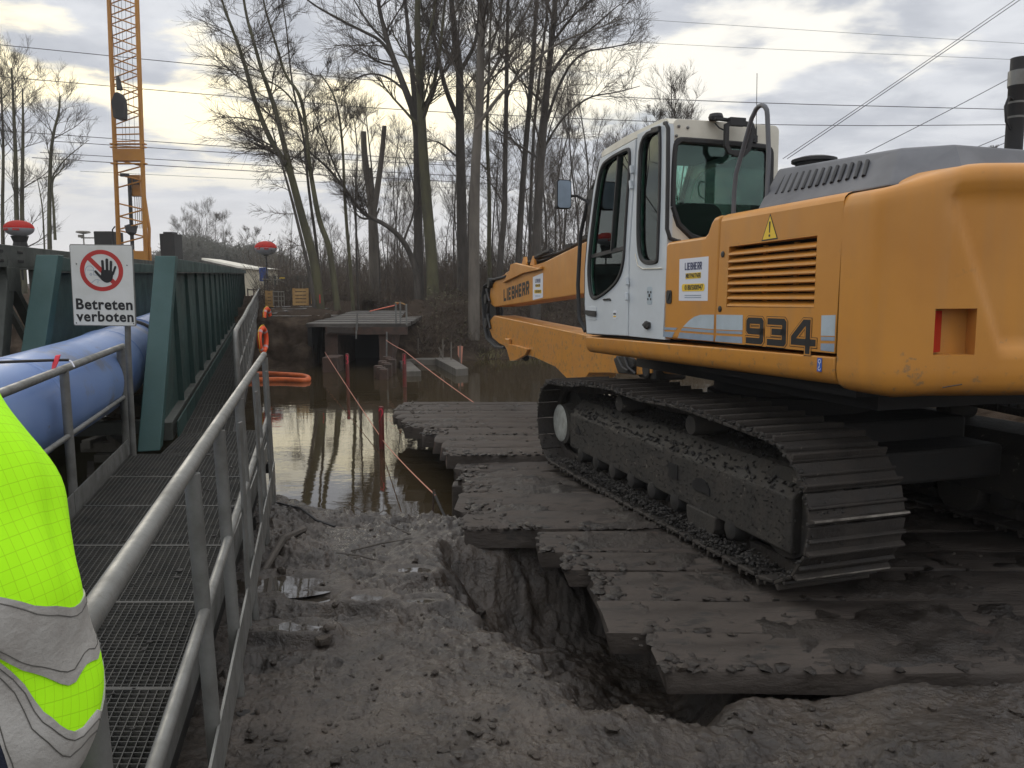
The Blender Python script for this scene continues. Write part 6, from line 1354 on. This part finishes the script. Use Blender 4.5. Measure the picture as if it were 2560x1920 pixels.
traced('slender_tree', 'dark right one of the leaning pair behind the boom, long boughs to the right', D1-1, [([(1338, 740), (1341, 603), (1351, 410), (1365, 241), (1380, 96), (1392, -40), (1400, -200)], .215, .06, 26, .35, 3.0, {}),
    ([(1358, 330), (1400, 200), (1450, 130), (1520, 120), (1590, 105)], .07, .012, 22, .1, 2.0, {'up': .1}), ([(1370, 200), (1420, 120), (1480, 70), (1550, 10)], .07, .015, 20, .1, 2.2, {'up': .15}), ([(1355, 380), (1400, 300), (1470, 240), (1540, 232), (1600, 215)], .055, .01, 22, .1, 1.9, {'up': .1}), ([(1378, 110), (1430, 40), (1500, -20)], .06, .02, 12, .1, 2.0, {})], 'bark', 18)
traced('slender_tree', 'thin tree close behind the leaning pair', D1+4, [([(1326, 740), (1324, 600), (1332, 340), (1351, 169), (1372, 0), (1384, -120)], .10, .03, 20, .3, 2.4, {})], 'bark', 19)
DL = 30
traced('leaning_tree', 'thickest of the leaning trees by the water, forked half way up', DL, [
    ([(800, 745), (788, 660), (768, 590), (740, 485), (726, 430), (712, 405), (672, 345), (632, 240), (612, 160), (588, 90), (560, 20), (538, -60)], .20, .025, 44, .32, 2.3, {'bias': -.5, 'up': .1}),
    ([(728, 432), (712, 370), (694, 295), (676, 235), (655, 180), (636, 110), (618, 50), (606, -20), (598, -100)], .12, .03, 32, .15, 2.1, {'up': .2})], 'barkmoss', 21)
traced('leaning_tree', 'slim leaning tree at the front left of the leaning group', DL-.6, [([(786, 740), (776, 692), (757, 610), (740, 540), (722, 470), (704, 409), (690, 360), (680, 320)], .085, .02, 26, .3, 1.9, {'bias': -.9, 'up': -.05})], 'bark', 22)
traced('leaning_tree', 'middle slim leaning tree with straight upper stem', DL+.6, [([(806, 735), (790, 600), (778, 520), (768, 440), (762, 359), (748, 290), (734, 230), (724, 160), (716, 60), (700, -20)], .07, .02, 24, .35, 1.7, {'up': .15})], 'bark', 23)
traced('leaning_tree', 'right leaning tree with a bent foot', DL+.2, [
    ([(845, 745), (832, 680), (822, 610), (800, 560), (788, 500), (778, 440), (770, 385), (764, 300), (748, 230), (712, 190), (690, 110), (664, 30), (650, -50)], .135, .025, 36, .35, 2.0, {'up': .15}), ([(764, 320), (740, 260), (700, 215), (640, 190), (596, 178)], .05, .01, 14, .1, 1.5, {'bias': -.5, 'up': 0})], 'barkmoss', 24)
traced('slender_tree', 'thin tree right of the leaning group, nearly upright', DL+1, [([(888, 750), (878, 690), (866, 560), (860, 460), (858, 380), (850, 300), (838, 245), (820, 210), (800, 185)], .085, .02, 26, .35, 1.9, {})], 'barkmoss', 25)
traced('slender_tree', 'very thin sapling between the upright thin tree and the cut tree', DL+1.5, [([(897, 750), (893, 690), (890, 560), (888, 480), (894, 400), (890, 330), (882, 280)], .06, .015, 18, .35, 1.6, {})], 'bark', 26)
traced('leaning_tree', 'dark tree leaning far to the left across the foot of the cut tree', DL+1.2, [
    ([(1052, 760), (1043, 692), (1031, 646), (1008, 600), (972, 566), (930, 545), (905, 532), (862, 470), (815, 414), (768, 376), (740, 330)], .15, .02, 34, .5, 1.9, {'up': .25}),
    ([(925, 545), (908, 548), (890, 536), (878, 500)], .06, .02, 7, .2, 1.2, {}), ([(862, 470), (830, 400), (808, 340), (790, 290)], .05, .012, 14, .1, 1.5, {}), ([(1010, 600), (1040, 520), (1030, 430), (1000, 370)], .05, .012, 12, .2, 1.8, {})], 'bark', 27)
# the cut (pollarded) tree
T = TreeB(random.Random(5)); DP = 35
for pts, r0, r1 in (([(936, 760), (934, 631), (932, 560), (930, 520), (924, 470), (915, 420), (910, 375), (909, 329)], .24, .115), ([(932, 540), (940, 496), (948, 440), (955, 385), (961, 315)], .15, .10), ([(926, 500), (926, 450), (925, 420)], .10, .075), ([(922, 520), (914, 505), (909, 502)], .06, .05), ([(940, 540), (946, 528), (948, 520)], .05, .04)):
    P = [Vector(p) for p in smoothpoly([tuple(PY(x, y, DP)) for x, y in pts], 1, closed=False)]; m_ = len(P); T.tr.tube(P, [r0+(r1-r0)*i/(m_-1) for i in range(m_)], 14)
b0 = PY(936, 760, DP); T.done('cut_tree', 'topped tree with two bare sawn-off arms', 'bare trees on the far bank', (b0.x, b0.y, gz(b0.x, DP)), 'barkpale')
# left background trees beyond the truss bridge
for i, (lab, stems, sd) in enumerate((
    ('tall feathery tree left of the crane, left stem of the pair', [([(44, 640), (41, 551), (39, 386), (35, 300), (32, 225), (28, 170)], .17, .03, 34, .2, 2.7, {'up': .35})], 31),
    ('tall feathery tree left of the crane, right stem of the pair', [([(55, 640), (54, 551), (57, 380), (58, 300), (56, 220)], .16, .03, 30, .2, 2.5, {'up': .35})], 32),
    ('feathery tree standing nearest to the crane on its left', [([(121, 640), (122, 560), (126, 390), (134, 330), (149, 275), (150, 240)], .15, .03, 26, .3, 2.5, {'up': .3}), ([(124, 470), (130, 440), (160, 400), (190, 375), (222, 350)], .06, .012, 12, .2, 1.6, {'up': .25}), ([(138, 600), (134, 520), (128, 450), (150, 430), (165, 410)], .09, .02, 12, .3, 1.5, {})], 33),
    ('feathery tree at the extreme left edge', [([(4, 640), (5, 551), (9, 386), (6, 290), (2, 210)], .13, .03, 28, .2, 2.4, {'up': .3})], 34),
    ('thin small tree between the feathery pairs', [([(108, 640), (109, 560), (105, 510), (98, 470), (92, 440)], .06, .015, 16, .2, 1.6, {})], 35))):
    traced('feathery_tree', lab, 46, stems, 'barkmoss', sd, 'feathery trees beyond the truss bridge', kn=.95)
# far hazy trees: a clump left of the leaning trees and the little tree behind the exhaust
def small_tree(px, pyb, pyt, Y, seed, label, group, m='fartree', kn=1.0, spread=.30):
    rnd = random.Random(seed); T = TreeB(rnd, kn); a, c = PY(px, pyb, Y), PY(px+rnd.uniform(-3, 3), pyt, Y); h = (c-a).length
    P = T.stem([a, a.lerp(c, .35)+Vector((rnd.gauss(0, .02)*h, 0, 0)), a.lerp(c, .7)+Vector((rnd.gauss(0, .03)*h, 0, 0)), c], h*.013, h*.003, 6)
    T.clothe(P, h*.013, h*.003, 26, .18, h*spread, 2, .35, thick=.5); return T.done('distant_tree', label, group, tuple(a), m, m)
for i, (px, pt) in enumerate(((445, 560), (468, 540), (492, 530), (512, 528), (540, 548), (556, 552), (575, 590), (620, 578), (640, 582))):
    small_tree(px, 640, pt, 110, 60+i, ['leftmost bushy tree of the far hazy clump', 'second bushy tree from the left in the far hazy clump', 'thin tall tree in the middle of the far clump', 'tallest tree of the far hazy clump', 'round crowned tree at the right of the far clump', 'right hand tree of the far hazy clump', 'low distant tree right of the far clump', 'small distant tree left of the second balloon', 'small distant tree behind the second balloon'][i], 'hazy trees far behind the bridge', kn=1.15, spread=.42)
mb = MB(); rnd = random.Random(77)
for q in range(2600):                                        # bushes under the far clump
    px = rnd.uniform(375, 720); Y = rnd.uniform(96, 118); topy = np.interp(px, [375, 430, 460, 520, 545, 580, 640, 720], [650, 618, 592, 600, 612, 626, 618, 650]) + rnd.gauss(0, 7); a = PY(px+rnd.gauss(0, 4), 705, Y); c = PY(px, topy+(705-topy)*.5*rnd.random()**2, Y)
    m_ = a.lerp(c, .5)+Vector((rnd.gauss(0, .3), 0, 0)); mb.tube([a, m_, c], [.07, .05, .025], 3, caps=False)
    for k in range(5): e = m_.lerp(c, rnd.random()); mb.tube([e, e+Vector((rnd.gauss(0, .7), rnd.gauss(0, .5), rnd.uniform(.1, .8)))], [.05, .02], 3, caps=False)
me = bpy.data.meshes.new('far_hedge'); me.from_pydata(mb.v, [], mb.f); me.materials.append(M['hedge']); o = bpy.data.objects.new('far_hedge', me); COL.objects.link(o); tag(o, kind='stuff')
small_tree(2487, 430, 372, 60, 91, 'small bare tree top beside the exhaust pipe', 'small trees behind the excavator', 'twig')
for i, px in enumerate((1640, 1690)): small_tree(px, 420, 232 if i else 290, 38, 95+i, ['bare tree top showing over the cab roof', 'taller thin tree top over the cab roof'][i], 'small trees behind the excavator', 'twig', spread=.36)
# thin trees of the wood: three grown, the rest copied
protos = []
for i in range(4):
    rnd = random.Random(200+i); T = TreeB(rnd, .9); h = 9.0+1.2*i
    P = T.stem([Vector((0, 0, -.3)), Vector((rnd.gauss(0, .2), rnd.gauss(0, .2), h*.3)), Vector((rnd.gauss(0, .5), rnd.gauss(0, .4), h*.65)), Vector((rnd.gauss(0, .8), rnd.gauss(0, .6), h))], .085, .02, 7)
    T.clothe(P, .085, .02, 30, .15, 2.3, 2, .4); t = T.done('wood_tree', 'thin bare tree in the dense wood behind the boom and cab', 'thin trees of the wood behind', (0, 0, 0)); protos.append(t)
spots = []
for q in range(78):
    Y = random.uniform(36, 56); px = random.uniform(870, 1720) if q > 9 else random.uniform(640, 880); spots.append(((px-1280)/1920*Y, Y, px))
for k, (x, y, px) in enumerate(spots):
    t = protos[k] if k < 4 else copy_tree(protos[k % 4]); s_ = random.uniform(.55, 1.0)*(.5 if px < 880 else 1)
    if 960 < px < 1140: s_ *= .8
    t.location = (x, y, gz(x, y)-.1); t.rotation_euler = (0, 0, random.uniform(0, 6.28)); t.scale = (s_, s_, s_)
# ------------------------------------------------------------------ undergrowth
def thicket(name, n, spot, hmin, hmax, r, m, seed, bend=.35, kids_=2):
    rnd = random.Random(seed); mb = MB()
    for i in range(n):
        x, y = spot(rnd); z = gz_cache(x, y)-.05; h = rnd.uniform(hmin, hmax)*rnd.uniform(.5, 1); p = Vector((x, y, z)); d = Vector((rnd.gauss(0, bend), rnd.gauss(0, bend), 1)).normalized(); pts = [p]
        for k in range(3): d = (d+Vector((rnd.gauss(0, .22), rnd.gauss(0, .22), rnd.gauss(0, .1)))).normalized(); pts.append(pts[-1]+d*h/3)
        mb.tube(pts, [r, r*.8, r*.55, r*.25], 3, caps=False)
        for c in range(kids_):
            k = rnd.choice((1, 1, 2)); b = pts[k]; d2 = (d*.6+Vector((rnd.gauss(0, .7), rnd.gauss(0, .7), rnd.uniform(0, .6)))).normalized(); e = b+d2*h*rnd.uniform(.2, .4)
            mb.tube([b, b.lerp(e, .5)+Vector((rnd.gauss(0, .05), 0, .04)), e], [r*.55, r*.4, r*.2], 3, caps=False)
    me = bpy.data.meshes.new(name); me.from_pydata(mb.v, [], mb.f); me.materials.append(M[m]); o = bpy.data.objects.new(name, me); COL.objects.link(o); return tag(o, kind='stuff')
_gx = np.linspace(-40, 60, 201); _gy = np.linspace(22, 92, 141); _GZ = ground(*np.meshgrid(_gx, _gy), fine=False)
def gz_cache(x, y): i = min(max(int((x+40)*2), 0), 200); j = min(max(int((y-22)*2), 0), 140); return float(_GZ[j, i])
def sp_wood(r): Y = r.uniform(31, 60); return (r.uniform(650, 2000)-1280)/1920*Y, Y
def sp_bank(r):
    while True:
        Y = r.uniform(25.5, 36); x = (r.uniform(690, 1500)-1280)/1920*Y
        if x > -3.2 and Y > np.interp(x, FSX, FSY)+.9: return x, Y
        if -16 < x < -3.4 and Y > 33: return x, Y
def sp_far(r): Y = r.uniform(58, 90); return (r.uniform(640, 2300)-1280)/1920*Y, Y
def sp_right(r): Y = r.uniform(32, 62); return (r.uniform(980, 2100)-1280)/1920*Y, Y
thicket('undergrowth', 5200, sp_wood, .9, 2.9, .012, 'brush', 1)
thicket('tall_undergrowth', 3400, sp_right, 2.0, 5.0, .012, 'brush', 11, .2, 3)
thicket('bank_brushwood', 9000, sp_bank, .25, 1.1, .010, 'brush', 2, .9, 3)
thicket('far_thicket', 6500, sp_far, 2.2, 6.0, .030, 'fartree', 3)
def sp_left(r): a = R_(r.uniform(-95, -42)); d = r.uniform(26, 50); return d*math.sin(a), d*math.cos(a)
thicket('side_wood', 900, sp_left, 5, 13, .05, 'bark', 9, .15, 6)
rnd = random.Random(4); mb = MB()
for i in range(16000):                                       # dead leaves and sparse evergreen leaves in the undergrowth
    if i % 2: x, y = sp_wood(rnd); h = 3.0*rnd.random()**1.6
    else: x, y = sp_bank(rnd); h = .7*rnd.random()**2
    p = Vector((x, y, gz_cache(x, y)+h)); a, b_ = rnd.uniform(0, 6.28), rnd.uniform(-1, 1); s_ = rnd.uniform(.02, .055)
    u = Vector((math.cos(a), math.sin(a), b_*.6))*s_; v = Vector((-math.sin(a), math.cos(a), rnd.uniform(-1, 1)))*s_*.6
    mb.add([p-u, p+v, p+u, p-v], [(0,1,2,3)])
me = bpy.data.meshes.new('undergrowth_leaves'); me.from_pydata(mb.v, [], mb.f); me.materials.append(M['leaf']); tag(COL.objects.link(bpy.data.objects.new('undergrowth_leaves', me)) or bpy.data.objects['undergrowth_leaves'], kind='stuff')
mb = MB(); rnd = random.Random(6)
for i in range(2600):                                        # rough grass on the near left bank and along the far water edge
    if i < 1500: x, y = rnd.uniform(-5.2, -2.5), rnd.uniform(4.2, 8.4); x = min(x, lineL(y)-.12)
    else:
        x = rnd.uniform(-1.2, 8); y = float(np.interp(x, FSX, FSY))+rnd.uniform(.0, 1.2)
    z = gz(x, y)-.02; h = rnd.uniform(.10, .32)*(1.3 if i >= 1500 else 1); d = Vector((rnd.gauss(0, .5), rnd.gauss(0, .5), 1)).normalized()*h; w = Vector((rnd.uniform(-1, 1), rnd.uniform(-1, 1), 0)).normalized()*(.006 if i < 1500 else .02)
    p = Vector((x, y, z)); mb.add([p-w, p+w, p+d*.6+w*.6, p+d+Vector((0, 0, -h*.15))], [(0,1,2,3)])
me = bpy.data.meshes.new('rough_grass'); me.from_pydata(mb.v, [], mb.f); me.materials.append(M['grass']); o = bpy.data.objects.new('rough_grass', me); COL.objects.link(o); tag(o, kind='stuff')
# loose timber and concrete under the bridge, plank, cable and twigs in the mud
for (a, c, w, h, lab, mm) in ((PZ(215, 1112, -.35), PZ(325, 1075, -.35), .12, .12, 'grey beam lying slanted under the pipe', 'conc'), (PZ(232, 1052, -.3), PZ(322, 1118, -.3), .16, .10, 'short grey board crossing the slanted beam under the pipe', 'conc'), (PZ(205, 1118, -.4), PZ(330, 1116, -.4), .10, .12, 'grey beam lying level behind the sign post', 'conc'), (PZ(240, 1144, -.45), PZ(325, 1143, -.45), .12, .10, 'lower grey beam beside the grass tuft', 'conc'), (PZ(228, 1178, -.5), PZ(228, 1215, -.5), .07, .25, 'short grey stump in the grass by the kick plate', 'barkpale')):
    b = MB(); b.bar(a, c, w, h); tag(b.build('grey_beam', mm, bevel=.01), lab, 'beam')
def rg(x, y, dz): return (x, y, gz(x, y)+dz)
b = MB(); b.tube([rg(-1.79, 5.30, .02), rg(-1.76, 5.7, .035), rg(-1.72, 6.15, .02)], [.022, .03, .026], 7); tag(b.build('mud_branch', 'bark'), 'muddy broken branch lying beside the walkway', 'branch')
b = MB(); b.tube([Vector(rg(x, y, .015)) for x, y in ((-2.62, 7.6), (-2.4, 7.2), (-2.15, 6.9), (-2.0, 6.72), (-1.87, 6.58), (-1.7, 6.46), (-1.52, 6.38))], .011, 6); tag(b.build('mud_cable', 'rubber', smooth=60), 'dark cable trailing over the mud from the rail', 'cable')
for i, (x, y, l, a) in enumerate(((-1.25, 5.75, .5, .5), (-.85, 6.2, .35, 2.2), (-1.4, 6.9, .3, 1.1), (-.95, 5.5, .45, 2.7), (-.6, 6.85, .4, .2))):
    b = MB(); b.tube([rg(x, y, .012), rg(x+l*.5*math.cos(a), y+l*.5*math.sin(a), .03), rg(x+l*math.cos(a), y+l*math.sin(a), .015)], [.008, .007, .004], 5)
    tag(b.build('mud_twig', 'bark'), ['twig in the mud left of the blue-sky puddles', 'twig near the water edge under the string', 'short twig at the water edge by the rail', 'thin twig behind the puddles', 'twig at the mud edge beside the broken mat'][i], 'twig')
for i, (x, y, n) in enumerate(((-1.38, 7.0, 5), (-1.02, 7.05, 7))):
    b = MB(); rr = random.Random(40+i)
    for k in range(n): b.tube([rg(x, y, 0), (x+rr.gauss(0, .08), y+rr.gauss(0, .06), gz(x, y)+.12), (x+rr.gauss(0, .16), y+rr.gauss(0, .1), gz(x, y)+rr.uniform(.1, .24))], [.006, .004, .002], 4)
    tag(b.build('dead_weed', 'brush'), ['dead weed stalks at the water edge left of the post with a 2', 'dead weed stalks at the water edge below the post with a 2'][i], 'weed')
b = MB(); bx = (-1.22, 3.32); b.prism([(bx[0]+.055*math.cos(R_(a)), bx[1]+.04*math.sin(R_(a))) for a in range(0, 360, 30)], gz(*bx)-.03, gz(*bx)+.004, fz); tag(b.build('mud_stone', 'cake', bevel=.012), 'round flat dark stone sunk in the mud near the rail', 'stone')
# pale plank seen under the far side of the machine
b = MB(); b.box(XM @ Vector((2.05, 6.3, .30)), (2.2, .1, .22), Matrix.Rotation(R_(17), 3, 'Z')); tag(b.build('pale_board', 'tent'), 'pale board showing beneath the counterweight behind the tracks', 'board')
# ------------------------------------------------------------------ overhead lines
WIRES = [([(-60, 106), (600, 172), (1100, 215), (1700, 253), (2620, 276)], 'upper overhead line crossing behind the crane and the cab'), ([(-60, 186), (593, 243), (1100, 283), (1949, 316), (2620, 311)], 'second overhead line passing behind the grab and cab roof'),
 ([(-60, 322), (640, 372), (1250, 410)], 'overhead line crossing the crane mast below the grab'), ([(120, 352), (640, 387), (1250, 420)], 'overhead line just under the one below the grab'), ([(100, 381), (640, 413), (1250, 445)], 'lower overhead line of the middle group'), ([(80, 394), (640, 429), (1250, 460)], 'lowest strong overhead line of the middle group'), ([(200, 428), (700, 452), (1250, 474)], 'faint lowest overhead line above the distant trees'),
 ([(900, -20), (1400, 35), (1778, 60), (2384, 99), (2620, 112)], 'highest overhead line at the top right'), ([(1300, 86), (1700, 113), (2555, 150), (2620, 152)], 'overhead line below the highest one at the right'),
 ([(1957, 397), (2230, 212), (2532, 4), (2620, -60)], 'steep diagonal line, upper of the close pair'), ([(1968, 397), (2240, 212), (2544, 4), (2620, -50)], 'steep diagonal line, lower of the close pair'), ([(2163, 383), (2350, 288), (2536, 190), (2620, 144)], 'single diagonal line running to the exhaust'), ([(2415, 379), (2524, 334), (2620, 292)], 'short diagonal line left of the exhaust'), ([(2438, 387), (2524, 353), (2620, 312)], 'lowest short diagonal line left of the exhaust')]
for i, (pts, lab) in enumerate(WIRES):
    Y = 64+(i % 5)*2; b = MB(); P = smoothpoly([tuple(PY(x, y, Y)) for x, y in pts], 2, closed=False); b.tube(P, .030 if i not in (6, 7, 8) else .016, 4); tag(b.build('power_line', 'wire'), lab, 'power line', 'overhead power lines')

# ------------------------------------------------------------------ damp winter air
hz = MB(); hz.box((20, 80, 14.5), (330, 300, 36)); HZ = bpy.data.materials.new('haze_air'); HZ.use_nodes = True; ht_ = HZ.node_tree; ht_.nodes.remove(ht_.nodes['Principled BSDF'])
pv = ht_.nodes.new('ShaderNodeVolumePrincipled'); pv.inputs['Color'].default_value = (.9, .92, .96, 1); pv.inputs['Density'].default_value = .0008; pv.inputs['Anisotropy'].default_value = .3
ht_.links.new(pv.outputs[0], ht_.nodes['Material Output'].inputs['Volume']); hz.build('haze', HZ, kind='stuff')
